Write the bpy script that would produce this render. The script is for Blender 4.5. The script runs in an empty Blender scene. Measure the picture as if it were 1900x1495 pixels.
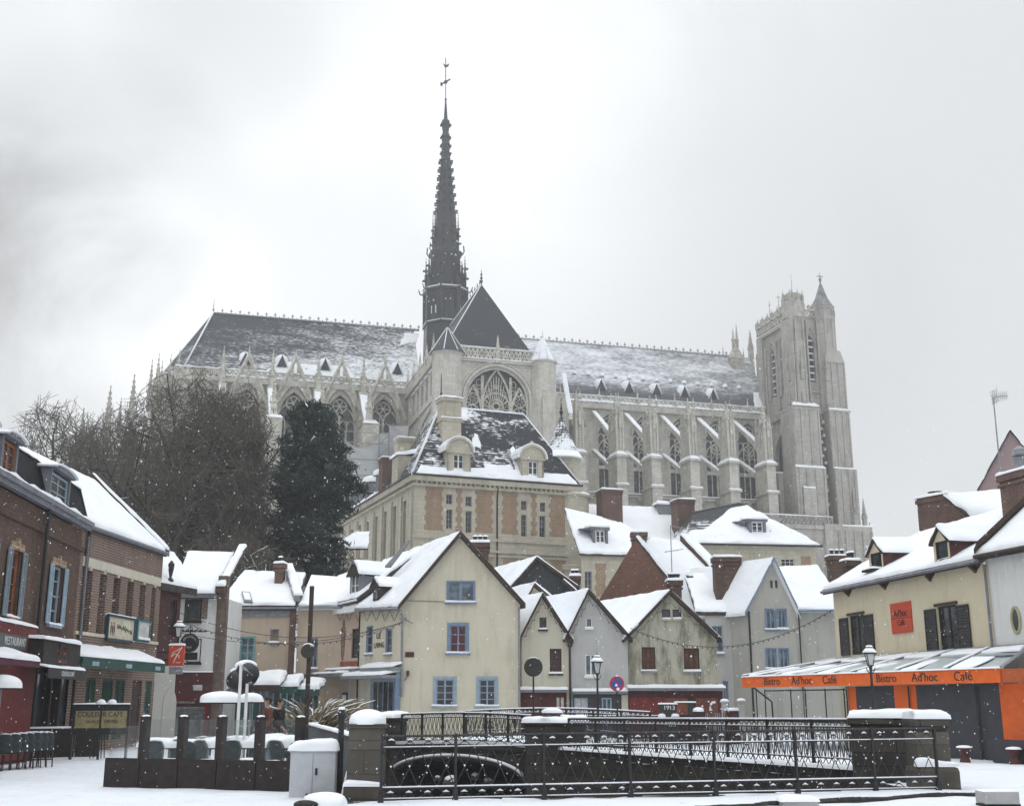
import bpy, math, random
from mathutils import Vector, Matrix, noise
random.seed(7)
scene = bpy.context.scene
COL = scene.collection
R = math.radians
# ---------------------------------------------------------------- camera
FPX = 2170.0                       # focal length in pixels of the 1900 px wide photograph
PITCH = math.atan(553 / 2170.0)
EYE = 1.7
cp, sp = math.cos(PITCH), math.sin(PITCH)
cam_d = bpy.data.cameras.new('camera')
cam = bpy.data.objects.new('camera', cam_d); COL.objects.link(cam)
cam_d.sensor_width = 36.0
cam_d.lens = 36.0 * FPX / 1900.0
cam_d.clip_start = 0.1; cam_d.clip_end = 5000
cam.location = (0, 0, EYE)
cam.rotation_euler = (R(90) + PITCH, 0, 0)
scene.camera = cam
scene.render.resolution_x = 1024; scene.render.resolution_y = 805

def ray(u, v):
    t = (747.5 - v) / FPX
    return Vector(((u - 950) / FPX, cp - t * sp, sp + t * cp))
def at(u, v, Y):
    r = ray(u, v); k = Y / r.y
    return Vector((r.x * k, Y, EYE + r.z * k))
def onz(u, v, z):
    r = ray(u, v); k = (z - EYE) / r.z
    return Vector((r.x * k, r.y * k, z))
# ---------------------------------------------------------------- sun and sky
sdir = ray(268, 545).normalized()
SUN_EL = math.asin(sdir.z); SUN_AZ = math.atan2(sdir.x, sdir.y)
sl = bpy.data.lights.new('sun', 'SUN'); sl.energy = 0.7; sl.angle = R(14); sl.color = (1, .96, .9)
so = bpy.data.objects.new('sun', sl); COL.objects.link(so)
so.rotation_euler = (-sdir).to_track_quat('-Z', 'Y').to_euler()
so.location = (0, 0, 90)
w = bpy.data.worlds.new('World'); scene.world = w; w.use_nodes = True
nt = w.node_tree; nt.nodes.clear()
def wn(t, **k):
    n = nt.nodes.new(t)
    for a, b in k.items(): setattr(n, a, b)
    return n
def wl(a, b): nt.links.new(a, b)
def wmath(op, a, b=None, c=None, clamp=False):
    n = wn('ShaderNodeMath', operation=op); n.use_clamp = clamp
    for i, x in enumerate((a, b, c)):
        if x is None: continue
        if hasattr(x, 'links'): wl(x, n.inputs[i])
        else: n.inputs[i].default_value = x
    return n.outputs[0]
out = wn('ShaderNodeOutputWorld'); add = wn('ShaderNodeAddShader')
b1 = wn('ShaderNodeBackground'); b2 = wn('ShaderNodeBackground')
wl(b1.outputs[0], add.inputs[0]); wl(b2.outputs[0], add.inputs[1]); wl(add.outputs[0], out.inputs[0])
sky = wn('ShaderNodeTexSky', sky_type='NISHITA'); sky.sun_disc = False
sky.sun_elevation = SUN_EL; sky.sun_rotation = SUN_AZ; sky.dust_density = 6; sky.air_density = 1
hs = wn('ShaderNodeHueSaturation'); hs.inputs['Saturation'].default_value = .0
wl(sky.outputs[0], hs.inputs['Color']); hs.inputs['Value'].default_value = .06; wl(hs.outputs[0], b1.inputs[0]); b1.inputs[1].default_value = .05   # most of the clear sky is hidden by cloud
tc = wn('ShaderNodeTexCoord')
def blob(u, v, ang):               # 1 at the direction, falling to 0 at the given angle
    d = ray(u, v).normalized()
    n = wn('ShaderNodeVectorMath', operation='DOT_PRODUCT'); wl(tc.outputs['Generated'], n.inputs[0]); n.inputs[1].default_value = d
    m = wn('ShaderNodeMapRange'); m.interpolation_type = 'SMOOTHERSTEP'
    wl(n.outputs['Value'], m.inputs[0]); m.inputs[1].default_value = math.cos(R(ang)); m.inputs[2].default_value = 1
    return m.outputs[0]
nz = wn('ShaderNodeTexNoise'); nz.inputs['Scale'].default_value = 3.4; nz.inputs['Detail'].default_value = 7; nz.inputs['Roughness'].default_value = .55
nz.inputs['Distortion'].default_value = .6
wl(tc.outputs['Generated'], nz.inputs['Vector'])
base = wmath('MULTIPLY_ADD', wmath('SUBTRACT', nz.outputs['Fac'], .5), .22, .88)
puff = wmath('MULTIPLY_ADD', nz.outputs['Fac'], 4.2, -1.1)
g = base
for (u, v, a, s) in ((150, 380, 9, -.26), (40, 560, 11, -.32), (620, 560, 9, -.12), (1300, 560, 14, -.06), (700, 330, 17, .05), (30, 60, 8, .06), (420, 40, 7, -.12), (1050, 250, 18, .08), (1900, 500, 24, -.06), (-600, 600, 30, -.1)):
    g = wmath('ADD', g, wmath('MULTIPLY', wmath('MULTIPLY', blob(u, v, a), puff), s))
g = wmath('ADD', g, wmath('MULTIPLY', blob(268, 545, 7), .20))
g = wmath('ADD', g, wmath('MULTIPLY', blob(268, 545, 16), .05))
sz_ = wn('ShaderNodeSeparateXYZ'); wl(tc.outputs['Generated'], sz_.inputs[0])      # an overcast sky is brighter overhead
zen = wn('ShaderNodeMapRange'); zen.interpolation_type = 'SMOOTHSTEP'; wl(sz_.outputs[2], zen.inputs[0]); zen.inputs[1].default_value = .50; zen.inputs[2].default_value = .95; zen.inputs[3].default_value = 1.0; zen.inputs[4].default_value = 2.5
g = wmath('MULTIPLY', g, zen.outputs[0])
rgb = wn('ShaderNodeCombineColor')
wl(wmath('MULTIPLY', g, .965), rgb.inputs[0]); wl(g, rgb.inputs[1]); wl(wmath('MULTIPLY', g, 1.03), rgb.inputs[2])
wl(rgb.outputs[0], b2.inputs[0]); b2.inputs[1].default_value = 1.0
vs = scene.view_settings
vs.view_transform = 'Standard'; vs.look = 'None'; vs.exposure = 0.0; vs.gamma = 1
try: scene.cycles.volume_bounces = 0; scene.cycles.max_bounces = 6
except Exception: pass
# ---------------------------------------------------------------- frames
class Fr:
    """a facade frame: local x to the right along the facade, local y into the building"""
    def __init__(s, x, y, a):
        s.o = (x, y); s.a = R(a); s.c = math.cos(s.a); s.s = math.sin(s.a)
    def px(s, u, v, d=0):
        r = ray(u, v); n = (-s.s, s.c)
        k = (d + s.o[0] * n[0] + s.o[1] * n[1]) / (r.x * n[0] + r.y * n[1])
        X, Y = r.x * k - s.o[0], r.y * k - s.o[1]
        return X * s.c + Y * s.s, EYE + r.z * k
    def x(s, u, v=1200, d=0): return s.px(u, v, d)[0]
    def z(s, u, v, d=0): return s.px(u, v, d)[1]
    def rect(s, u0, v0, u1, v1, d=0):
        um, vm = (u0 + u1) / 2, (v0 + v1) / 2
        return s.x(u0, vm, d), s.z(um, v1, d), s.x(u1, vm, d), s.z(um, v0, d)
    def w(s, lx, ly): return (s.o[0] + lx * s.c - ly * s.s, s.o[1] + lx * s.s + ly * s.c)
    def M(s): return Matrix.Translation((s.o[0], s.o[1], 0)) @ Matrix.Rotation(s.a, 4, 'Z')
    def rel(s, F): return F.M().inverted() @ s.M()
K, K2 = 1.18, 1.28      # how far the house rows stand, relative to a first survey
# ---------------------------------------------------------------- objects
def thing(name, label, cat, loc=(0, 0, 0), rot=0, group=None):
    o = bpy.data.objects.new(name, None); COL.objects.link(o)
    o.location = loc; o.rotation_euler = (0, 0, rot)
    o['label'] = label; o['category'] = cat
    if group: o['group'] = group
    o.empty_display_size = .3
    return o
def fthing(F, name, label, cat, group=None): return thing(name, label, cat, (F.o[0], F.o[1], 0), F.a, group)
def tag(o, label, cat, group=None):
    o['label'] = label; o['category'] = cat
    if group: o['group'] = group
    return o
def kids(o): return [c for c in COL.objects if c.parent == o]
def dup(root, loc, rot=None, label=None, tree=None):
    r = root.copy(); COL.objects.link(r); r.location = loc
    if rot is not None: r.rotation_euler = (0, 0, rot)
    if label: r['label'] = label
    for ch in kids(root):
        c = ch.copy(); COL.objects.link(c); c.parent = r
        for g_ in kids(ch):
            d = g_.copy(); COL.objects.link(d); d.parent = c
    return r
class MB:
    def __init__(s, M=None): s.v = []; s.f = []; s.mi = []; s.M = M; s.cur = 0
    def add(s, pts):
        i = len(s.v)
        for p in pts:
            p = Vector(p)
            s.v.append(s.M @ p if s.M is not None else p)
        return i
    def face(s, idx): s.f.append(idx); s.mi.append(s.cur)
    def poly(s, pts):
        i = s.add(pts); s.face(tuple(range(i, i + len(pts))))
    def box(s, x0, x1, y0, y1, z0, z1):
        s.prism([(x0, y0, z0), (x1, y0, z0), (x1, y1, z0), (x0, y1, z0)], (0, 0, z1 - z0))
    def frustum(s, cx, cy, ax, ay, z0, bx, by, z1):
        i = s.add([(cx - ax, cy - ay, z0), (cx + ax, cy - ay, z0), (cx + ax, cy + ay, z0), (cx - ax, cy + ay, z0),
                   (cx - bx, cy - by, z1), (cx + bx, cy - by, z1), (cx + bx, cy + by, z1), (cx - bx, cy + by, z1)])
        for q in ((0, 3, 2, 1), (4, 5, 6, 7), (0, 1, 5, 4), (1, 2, 6, 5), (2, 3, 7, 6), (3, 0, 4, 7)): s.face(tuple(i + k for k in q))
    def prism(s, pts, vec):
        n = len(pts); vec = Vector(vec)
        i = s.add(list(pts) + [Vector(p) + vec for p in pts])
        s.face(tuple(range(i + n - 1, i - 1, -1))); s.face(tuple(range(i + n, i + 2 * n)))
        for k in range(n):
            j = (k + 1) % n; s.face((i + k, i + j, i + n + j, i + n + k))
    def slab(s, a, b, c, d, th):       # a quad with thickness along its normal, growing downwards
        a, b, c, d = map(Vector, (a, b, c, d)); n = (b - a).cross(d - a).normalized()
        if n.z < 0: n = -n
        s.prism([a, b, c, d], -n * th)
    def tube(s, pts, r, n=6, cap=True):
        pts = [Vector(p) for p in pts]; m = len(pts)
        rs = r if isinstance(r, (list, tuple)) else [r] * m
        rows = []; up = None
        for k in range(m):
            t = (pts[min(k + 1, m - 1)] - pts[max(k - 1, 0)])
            t = t.normalized() if t.length > 1e-9 else Vector((0, 0, 1))
            if up is None:
                up = Vector((0, 0, 1)) if abs(t.z) < .9 else Vector((1, 0, 0))
            a = t.cross(up)
            if a.length < 1e-6: a = t.cross(Vector((0, 1, 0)))
            a.normalize(); b = a.cross(t); up = b
            rows.append(s.add([pts[k] + (a * math.cos(2 * math.pi * q / n) + b * math.sin(2 * math.pi * q / n)) * rs[k] for q in range(n)]))
        for k in range(m - 1):
            for q in range(n):
                q2 = (q + 1) % n
                s.face((rows[k] + q, rows[k] + q2, rows[k + 1] + q2, rows[k + 1] + q))
        if cap and n > 2:
            s.face(tuple(rows[0] + q for q in range(n - 1, -1, -1))); s.face(tuple(rows[-1] + q for q in range(n)))
    def bar(s, a, b, w, h=None): s.tube([a, b], w * .7071, 4)
    def lathe(s, cx, cy, prof, n=12, rot=0, sx=1, sy=1):
        rows = []
        for (r, z) in prof:
            rows.append(s.add([(cx + sx * r * math.cos(rot + 2 * math.pi * q / n), cy + sy * r * math.sin(rot + 2 * math.pi * q / n), z) for q in range(n)]))
        for k in range(len(prof) - 1):
            for q in range(n):
                q2 = (q + 1) % n
                s.face((rows[k] + q, rows[k] + q2, rows[k + 1] + q2, rows[k + 1] + q))
        s.face(tuple(rows[0] + q for q in range(n - 1, -1, -1))); s.face(tuple(rows[-1] + q for q in range(n)))
    def ball(s, c, r, n=8, m=6, sz=1):
        prof = [(max(r * math.sin(math.pi * k / m), 1e-4), c[2] - sz * r * math.cos(math.pi * k / m)) for k in range(m + 1)]
        s.lathe(c[0], c[1], prof, n)
    def gslab(s, a, b, c, d, th, n=8):   # like slab, following a twisted quad
        a, b, c, d = map(Vector, (a, b, c, d)); dn = Vector((0, 0, -th)); R_ = []
        for off in (Vector((0, 0, 0)), dn):
            for j in range(n + 1):
                R_.append(s.add([(a * (1 - i / n) + b * (i / n)) * (1 - j / n) + (d * (1 - i / n) + c * (i / n)) * (j / n) + off for i in range(n + 1)]))
        for q in (0, n + 1):
            for j in range(n):
                for i in range(n): s.face((R_[q + j] + i, R_[q + j] + i + 1, R_[q + j + 1] + i + 1, R_[q + j + 1] + i))
        for k in range(n):
            for (j0, i0, j1, i1) in ((0, k, 0, k + 1), (n, k, n, k + 1), (k, 0, k + 1, 0), (k, n, k + 1, n)):
                s.face((R_[j0] + i0, R_[j1] + i1, R_[n + 1 + j1] + i1, R_[n + 1 + j0] + i0))
    def pillow(s, a, b, c, d, th, res=.35, edge=.18, seed=0, amp=.25, up=(0, 0, 1), bare=0):
        """a snow layer lying on the quad a b c d: rounded at its edges, uneven on top"""
        a, b, c, d = map(Vector, (a, b, c, d)); up = Vector(up)
        L = max((b - a).length, (c - d).length); W = max((d - a).length, (c - b).length)
        nx = int(min(40, max(4, L / res))); ny = int(min(40, max(4, W / res)))
        def params(n, ln):
            e = min(edge / max(ln, 1e-6), .3)
            return [0, e * .15, e * .45, e] + [e + (1 - 2 * e) * k / n for k in range(1, n)] + [1 - e, 1 - e * .45, 1 - e * .15, 1]
        us, vs_ = params(nx, L), params(ny, W)
        rows = []
        for v_ in vs_:
            row = []
            for u_ in us:
                p = (a * (1 - u_) + b * u_) * (1 - v_) + (d * (1 - u_) + c * u_) * v_
                dd = min(u_ * L, (1 - u_) * L, v_ * W, (1 - v_) * W)
                q = min(1, dd / max(min(edge, L * .3, W * .3), 1e-6))
                h = th * math.sqrt(max(0, 1 - (1 - q) ** 2))
                h *= 1 + amp * 2 * noise.noise(Vector((p.x * .9 + seed, p.y * .9, p.z * .9 + seed)))  + amp * noise.noise(Vector((p.x * 2.7, p.y * 2.7 + seed, p.z * 2.7)))
                if bare and q > .3 and noise.noise(p * 1.15 + Vector((seed * 3.1, 0, 0))) + .4 * noise.noise(p * 4.1) + 1.1 * max(0, v_ - .72) > bare: h = -.05     # tiles showing through
                wob = Vector((noise.noise(p * 1.9 + Vector((seed, 0, 0))), noise.noise(p * 1.9 + Vector((0, seed + 9, 0))), 0)) * (.55 * edge if q < .2 else 0)
                row.append(p + up * h + wob)
            rows.append(s.add(row))
        for j in range(len(vs_) - 1):
            for i in range(len(us) - 1):
                s.face((rows[j] + i, rows[j] + i + 1, rows[j + 1] + i + 1, rows[j + 1] + i))
    def dome(s, c, rx, ry, h, n=20, m=7, seed=0, amp=.06, pw=.5):
        rows = []
        for k in range(m + 1):
            t = k / m
            row = []
            for q in range(n):
                an = 2 * math.pi * q / n
                nn = 1 + amp * 2 * noise.noise(Vector((math.cos(an) * 1.5 + seed, math.sin(an) * 1.5, t * 2 + seed)))
                rr = math.cos(t * math.pi / 2) * nn
                row.append((c[0] + rx * rr * math.cos(an), c[1] + ry * rr * math.sin(an), c[2] + h * math.sin(t * math.pi / 2) ** pw if t > 0 else c[2]))
            rows.append(s.add(row))
        for k in range(m):
            for q in range(n):
                q2 = (q + 1) % n
                s.face((rows[k] + q, rows[k] + q2, rows[k + 1] + q2, rows[k + 1] + q))
    def wall(s, poly, holes=(), y=0.0, reveal=.18):
        """an upright wall in the x-z plane (convex outline) with real openings and reveals; a hole is (x0,z0,x1,z1[,spring])"""
        xs = sorted(set([p[0] for p in poly] + [h[0] for h in holes] + [h[2] for h in holes]))
        zs = sorted(set([p[1] for p in poly] + [h[1] for h in holes] + [h[3] for h in holes]))
        ar = sum(poly[i][0] * poly[(i + 1) % len(poly)][1] - poly[(i + 1) % len(poly)][0] * poly[i][1] for i in range(len(poly)))
        if ar < 0: poly = poly[::-1]
        for i in range(len(xs) - 1):
            for j in range(len(zs) - 1):
                mx, mz = (xs[i] + xs[i + 1]) / 2, (zs[j] + zs[j + 1]) / 2
                if any(h[0] < mx < h[2] and h[1] < mz < h[3] for h in holes): continue
                q = clip([(xs[i], zs[j]), (xs[i + 1], zs[j]), (xs[i + 1], zs[j + 1]), (xs[i], zs[j + 1])], poly)
                if len(q) > 2: s.poly([(a, y, b) for a, b in q])
        for h in holes:
            x0, z0, x1, z1 = h[:4]
            if len(h) > 4:
                pts = arch(x0, x1, h[4], z1, 10)
                for k in range(len(pts) - 1):
                    (xa, za), (xb, zb) = pts[k], pts[k + 1]
                    s.poly([(xa, y, za), (xb, y, zb), (xb, y, z1 + 1e-4), (xa, y, z1 + 1e-4)])
                    s.poly([(xa, y, za), (xa, y + reveal, za), (xb, y + reveal, zb), (xb, y, zb)])
                zt = h[4]
            else:
                zt = z1
                s.poly([(x0, y, z1), (x1, y, z1), (x1, y + reveal, z1), (x0, y + reveal, z1)])
            s.poly([(x0, y, z0), (x0, y + reveal, z0), (x0, y + reveal, zt), (x0, y, zt)])
            s.poly([(x1, y, z0), (x1, y, zt), (x1, y + reveal, zt), (x1, y + reveal, z0)])
            s.poly([(x0, y, z0), (x1, y, z0), (x1, y + reveal, z0), (x0, y + reveal, z0)])
    def build(s, name, mats, parent=None, smooth=False, bevel=0, label=None, kind=None):
        if not isinstance(mats, (list, tuple)): mats = [mats]
        me = bpy.data.meshes.new(name)
        me.from_pydata(s.v, [], s.f)
        for m in mats: me.materials.append(m)
        if len(mats) > 1: me.polygons.foreach_set('material_index', s.mi)
        if smooth: me.polygons.foreach_set('use_smooth', [True] * len(me.polygons))
        me.update()
        o = bpy.data.objects.new(name, me); COL.objects.link(o)
        if parent is not None: o.parent = parent
        if bevel:
            b = o.modifiers.new('bevel', 'BEVEL'); b.width = bevel; b.segments = 2; b.limit_method = 'ANGLE'
        if label: o['label'] = label
        if kind: o['kind'] = kind
        return o
def clip(sub, cl):
    out_ = sub
    for i in range(len(cl)):
        a, b = cl[i], cl[(i + 1) % len(cl)]
        inp, out_ = out_, []
        if not inp: return []
        def side(p): return (b[0] - a[0]) * (p[1] - a[1]) - (b[1] - a[1]) * (p[0] - a[0])
        for k in range(len(inp)):
            p, q = inp[k], inp[(k + 1) % len(inp)]
            sp_, sq = side(p), side(q)
            if sp_ >= -1e-9: out_.append(p)
            if (sp_ > 1e-9 and sq < -1e-9) or (sp_ < -1e-9 and sq > 1e-9):
                t = sp_ / (sp_ - sq); out_.append((p[0] + (q[0] - p[0]) * t, p[1] + (q[1] - p[1]) * t))
    return out_
def arch(x0, x1, zs, z1, n=10):
    """a pointed arch from (x0,zs) over the apex to (x1,zs)"""
    w_ = x1 - x0; h = z1 - zs; Rr = (w_ * w_ / 4 + h * h) / w_
    a1 = math.acos(max(-1, min(1, (Rr - w_ / 2) / Rr)))
    L = []
    for k in range(n + 1):
        a = a1 * k / n
        L.append((x0 + Rr - Rr * math.cos(a), zs + Rr * math.sin(a)))
    return L + [(x0 + x1 - x, z) for x, z in L[-2::-1]]
def struct(name, mb, m, smooth=False):
    o = mb.build(name, m, None, smooth); o['kind'] = 'structure'; return o
# ---------------------------------------------------------------- materials
def newmat(name):
    m = bpy.data.materials.new(name); m.use_nodes = True
    t = m.node_tree; b = t.nodes['Principled BSDF']
    return m, t, b
def N(t, typ, **k):
    n = t.nodes.new(typ)
    for a, b in k.items():
        if a in n.inputs: n.inputs[a].default_value = b
        else: setattr(n, a, b)
    return n
def mth(t, op, a, b=None, clamp=False):
    n = N(t, 'ShaderNodeMath', operation=op); n.use_clamp = clamp
    for i, x in enumerate((a, b)):
        if x is None: continue
        if hasattr(x, 'links'): t.links.new(x, n.inputs[i])
        else: n.inputs[i].default_value = x
    return n.outputs[0]
def ramp(t, x, a, b, smooth=True):
    n = N(t, 'ShaderNodeMapRange'); n.interpolation_type = 'SMOOTHSTEP' if smooth else 'LINEAR'
    t.links.new(x, n.inputs[0]); n.inputs[1].default_value = a; n.inputs[2].default_value = b
    return n.outputs[0]
def mixc(t, f, a, b):
    n = N(t, 'ShaderNodeMix', data_type='RGBA')
    for s_, x in ((n.inputs[0], f), (n.inputs[6], a), (n.inputs[7], b)):
        if hasattr(x, 'links'): t.links.new(x, s_)
        else: s_.default_value = x if not isinstance(x, tuple) else (x[0], x[1], x[2], 1)
    return n.outputs[2]
def coords(t, scale=(1, 1, 1)):
    c = N(t, 'ShaderNodeTexCoord'); m = N(t, 'ShaderNodeMapping'); m.inputs['Scale'].default_value = scale
    t.links.new(c.outputs['Object'], m.inputs[0]); return m.outputs[0]
def wallvec(t):
    """(along the wall, up, 0) whichever way an upright wall faces"""
    c = N(t, 'ShaderNodeTexCoord'); sx = N(t, 'ShaderNodeSeparateXYZ'); t.links.new(c.outputs['Object'], sx.inputs[0])
    sn = N(t, 'ShaderNodeSeparateXYZ'); t.links.new(c.outputs['Normal'], sn.inputs[0])
    f = mth(t, 'GREATER_THAN', mth(t, 'ABSOLUTE', sn.outputs[0]), .6)
    u_ = mth(t, 'ADD', mth(t, 'MULTIPLY', sx.outputs[0], mth(t, 'SUBTRACT', 1.0, f)), mth(t, 'MULTIPLY', sx.outputs[1], f))
    k = N(t, 'ShaderNodeCombineXYZ'); t.links.new(u_, k.inputs[0]); t.links.new(sx.outputs[2], k.inputs[1])
    return k.outputs[0]
def noi(t, vec, scale, detail=4, rough=.55):
    n = N(t, 'ShaderNodeTexNoise'); n.inputs['Scale'].default_value = scale; n.inputs['Detail'].default_value = detail; n.inputs['Roughness'].default_value = rough
    t.links.new(vec, n.inputs['Vector']); return n.outputs['Fac']
def bump(t, b, h, st, dist=.02):
    n = N(t, 'ShaderNodeBump'); n.inputs['Strength'].default_value = st; n.inputs['Distance'].default_value = dist
    t.links.new(h, n.inputs['Height']); t.links.new(n.outputs[0], b.inputs['Normal'])
def sc(c, k): return tuple(min(1, x * k) for x in c)
def plain(name, c, rough=.6, var=.25, scale=3, bmp=.15, metal=0, spec=.4):
    m, t, b = newmat(name); v = coords(t)
    col = mixc(t, ramp(t, noi(t, v, scale, 5), .3, .7), sc(c, 1 - var), sc(c, 1 + var))
    t.links.new(col, b.inputs['Base Color']); b.inputs['Roughness'].default_value = rough; b.inputs['Metallic'].default_value = metal
    b.inputs['Specular IOR Level'].default_value = spec
    if bmp: bump(t, b, noi(t, v, scale * 9, 3), bmp, .01)
    return m
def render_(name, c, stain=.35, dirt=(.12, .12, .09), amount=(.55, .8), var=.1):
    """lime render: cloudy tone, trowel bump, run-off stains with their own shapes"""
    m, t, b = newmat(name); v = coords(t)
    col = mixc(t, noi(t, v, 1.1, 5), sc(c, 1 - var), sc(c, 1 + var))
    st = ramp(t, noi(t, coords(t, (1.6, 1.6, .45)), 1.0, 6, .65), *amount)
    col = mixc(t, mth(t, 'MULTIPLY', st, stain), col, dirt)
    rn = ramp(t, noi(t, coords(t, (3.2, 3.2, .22)), 1.0, 4, .6), .56, .70)
    col = mixc(t, mth(t, 'MULTIPLY', rn, stain * .7), col, sc(c, .55))     # run-off streaks
    sp_ = ramp(t, noi(t, v, 14, 3), .62, .75)
    col = mixc(t, mth(t, 'MULTIPLY', sp_, .12), col, sc(c, .6))
    t.links.new(col, b.inputs['Base Color']); b.inputs['Roughness'].default_value = .9; b.inputs['Specular IOR Level'].default_value = .2
    bump(t, b, mth(t, 'ADD', noi(t, v, 25, 4), mth(t, 'MULTIPLY', noi(t, v, 3, 3), 1.5)), .35, .015)
    return m
def bricks(name, c1, c2, mortar, bw=.22, bh=.075, stain=.3, ms=.012, blend=0.0):
    m, t, b = newmat(name); v = wallvec(t)
    n = N(t, 'ShaderNodeTexBrick'); t.links.new(v, n.inputs['Vector'])
    n.inputs['Scale'].default_value = 1; n.inputs['Brick Width'].default_value = bw; n.inputs['Row Height'].default_value = bh
    n.inputs['Mortar Size'].default_value = ms; n.inputs['Mortar Smooth'].default_value = .2; n.inputs['Bias'].default_value = 0
    for k, c in (('Color1', c1), ('Color2', c2), ('Mortar', mortar)): n.inputs[k].default_value = (*c, 1)
    oc = coords(t)
    big = ramp(t, noi(t, coords(t, (1, 1, .3)), .9, 6, .7), .42, .72)
    col = mixc(t, mth(t, 'MULTIPLY', big, stain), n.outputs['Color'], sc(c1, .35))
    lt = ramp(t, noi(t, oc, 5, 4), .55, .8)
    col = mixc(t, mth(t, 'MULTIPLY', lt, .35), col, sc(c2, 1.5))
    t.links.new(col, b.inputs['Base Color']); b.inputs['Roughness'].default_value = .9; b.inputs['Specular IOR Level'].default_value = .2
    bump(t, b, mth(t, 'ADD', mth(t, 'MULTIPLY', n.outputs['Fac'], -1.0), noi(t, oc, 30, 3)), .5, .01)
    return m
def patchy(name, dark, lo=.45, hi=.6, sc_=(.25, .25, 1.2), scale=1.0, fine=6.0, grad=None, course=.35, finew=.45):
    """slates or tiles with snow lying on them in patches; grad = (z0, z1, weight) shifts the snow line with height"""
    m, t, b = newmat(name)
    cc = N(t, 'ShaderNodeTexCoord'); sx = N(t, 'ShaderNodeSeparateXYZ'); t.links.new(cc.outputs['Object'], sx.inputs[0])
    n1 = noi(t, coords(t, sc_), scale, 6, .6); n2 = noi(t, coords(t, (sc_[0] * 1.5, sc_[1] * 1.5, sc_[2] * 1.2)), scale * fine, 3)
    f = mth(t, 'ADD', mth(t, 'MULTIPLY', n1, 1 - finew), mth(t, 'MULTIPLY', n2, finew))
    if grad:
        gz = N(t, 'ShaderNodeMapRange'); t.links.new(sx.outputs[2], gz.inputs[0]); gz.inputs[1].default_value = grad[0]; gz.inputs[2].default_value = grad[1]
        gz.inputs[3].default_value = grad[2]; gz.inputs[4].default_value = grad[3]
        f = mth(t, 'ADD', f, gz.outputs[0])
    if len(grad or ()) > 4:
        gx = N(t, 'ShaderNodeMapRange'); t.links.new(sx.outputs[0], gx.inputs[0]); gx.inputs[1].default_value = grad[4]; gx.inputs[2].default_value = grad[5]
        gx.inputs[3].default_value = grad[6]; gx.inputs[4].default_value = grad[7]
        f = mth(t, 'ADD', f, gx.outputs[0])
    w_ = mth(t, 'FRACT', mth(t, 'DIVIDE', sx.outputs[2], course))
    f = mth(t, 'ADD', f, mth(t, 'MULTIPLY', mth(t, 'SUBTRACT', w_, .5), -.10))
    s_ = ramp(t, f, lo, hi)
    dk = mixc(t, noi(t, coords(t, (2, 2, 6)), 1.5, 3), sc(dark, .6), sc(dark, 1.5))
    col = mixc(t, s_, dk, (.80, .82, .85))
    t.links.new(col, b.inputs['Base Color']); b.inputs['Roughness'].default_value = .75; b.inputs['Specular IOR Level'].default_value = .25
    bump(t, b, mth(t, 'ADD', s_, mth(t, 'MULTIPLY', w_, .4)), .5, .06)
    return m
def snowmat(name, c=(.83, .85, .88), dirty=0):
    m, t, b = newmat(name); v = coords(t)
    col = mixc(t, ramp(t, noi(t, v, .8, 5), .3, .75), c, sc(c, .93))
    if dirty: col = mixc(t, mth(t, 'MULTIPLY', ramp(t, noi(t, v, 2.3, 6, .7), .56, .72), dirty), col, (.42, .40, .38))
    t.links.new(col, b.inputs['Base Color']); b.inputs['Roughness'].default_value = .75; b.inputs['Specular IOR Level'].default_value = .25
    h = mth(t, 'ADD', noi(t, v, 12, 5, .65), mth(t, 'MULTIPLY', noi(t, v, 1.7, 3), 2.5))
    if dirty:                                       # trampled: footprints and ruts
        vo = N(t, 'ShaderNodeTexVoronoi'); vo.inputs['Scale'].default_value = 1.9; t.links.new(v, vo.inputs['Vector'])
        h = mth(t, 'ADD', h, mth(t, 'MULTIPLY', ramp(t, vo.outputs['Distance'], .12, .3), 3.0))
    bump(t, b, h, .35, .04)
    return m
def glassy(name, c=(.03, .035, .04), rough=.12):
    m, t, b = newmat(name); v = coords(t)
    col = mixc(t, ramp(t, noi(t, v, 1.3, 3), .35, .7), sc(c, .5), sc(c, 1.8)); t.links.new(col, b.inputs['Base Color'])
    b.inputs['Roughness'].default_value = rough; b.inputs['Specular IOR Level'].default_value = .5
    bump(t, b, noi(t, v, 2.2, 2), .06, .02)
    return m
SNOW = snowmat('snow'); GSNOW = snowmat('trodden snow', (.71, .74, .785), .5); 
GLASS = glassy('window glass'); GLASSB = glassy('bluish window glass', (.10, .13, .16), .2)
CURT = plain('net curtain', (.5, .5, .48), .9, .2, 4, 0)
STONE = bricks('pale cathedral limestone', (.47, .445, .395), (.57, .545, .485), (.39, .375, .335), 1.1, .45, .42, .02)
STONED = bricks('weathered tower limestone', (.385, .37, .335), (.47, .45, .405), (.30, .285, .26), 1.1, .45, .5, .03)
STONEP = plain('carved limestone', (.50, .48, .42), .9, .26, 1.2, .3)
STONEG = plain('weathered carved limestone', (.40, .38, .335), .9, .25, 1.2, .3)
LEAD = plain('dark lead', (.035, .038, .042), .6, .35, 1.5, .2)
CGLASS = glassy('leaded glass', (.055, .06, .065), .35)
SLATE = plain('slate', (.04, .044, .05), .7, .3, 3, .3)
DARKM = plain('dark iron', (.018, .018, .02), .5, .3, 8, .1)
GREYM = plain('grey metal', (.22, .23, .25), .5, .15, 5, .1)
ZINC = plain('zinc', (.16, .165, .19), .55, .2, 3, .1)
BROWNW = plain('brown wood', (.045, .028, .02), .75, .3, 6, .2)
DARKW = plain('dark stained wood', (.022, .016, .014), .8, .3, 6, .2)
ORW = plain('varnished orange wood', (.28, .09, .03), .6, .3, 6, .2)
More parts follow.
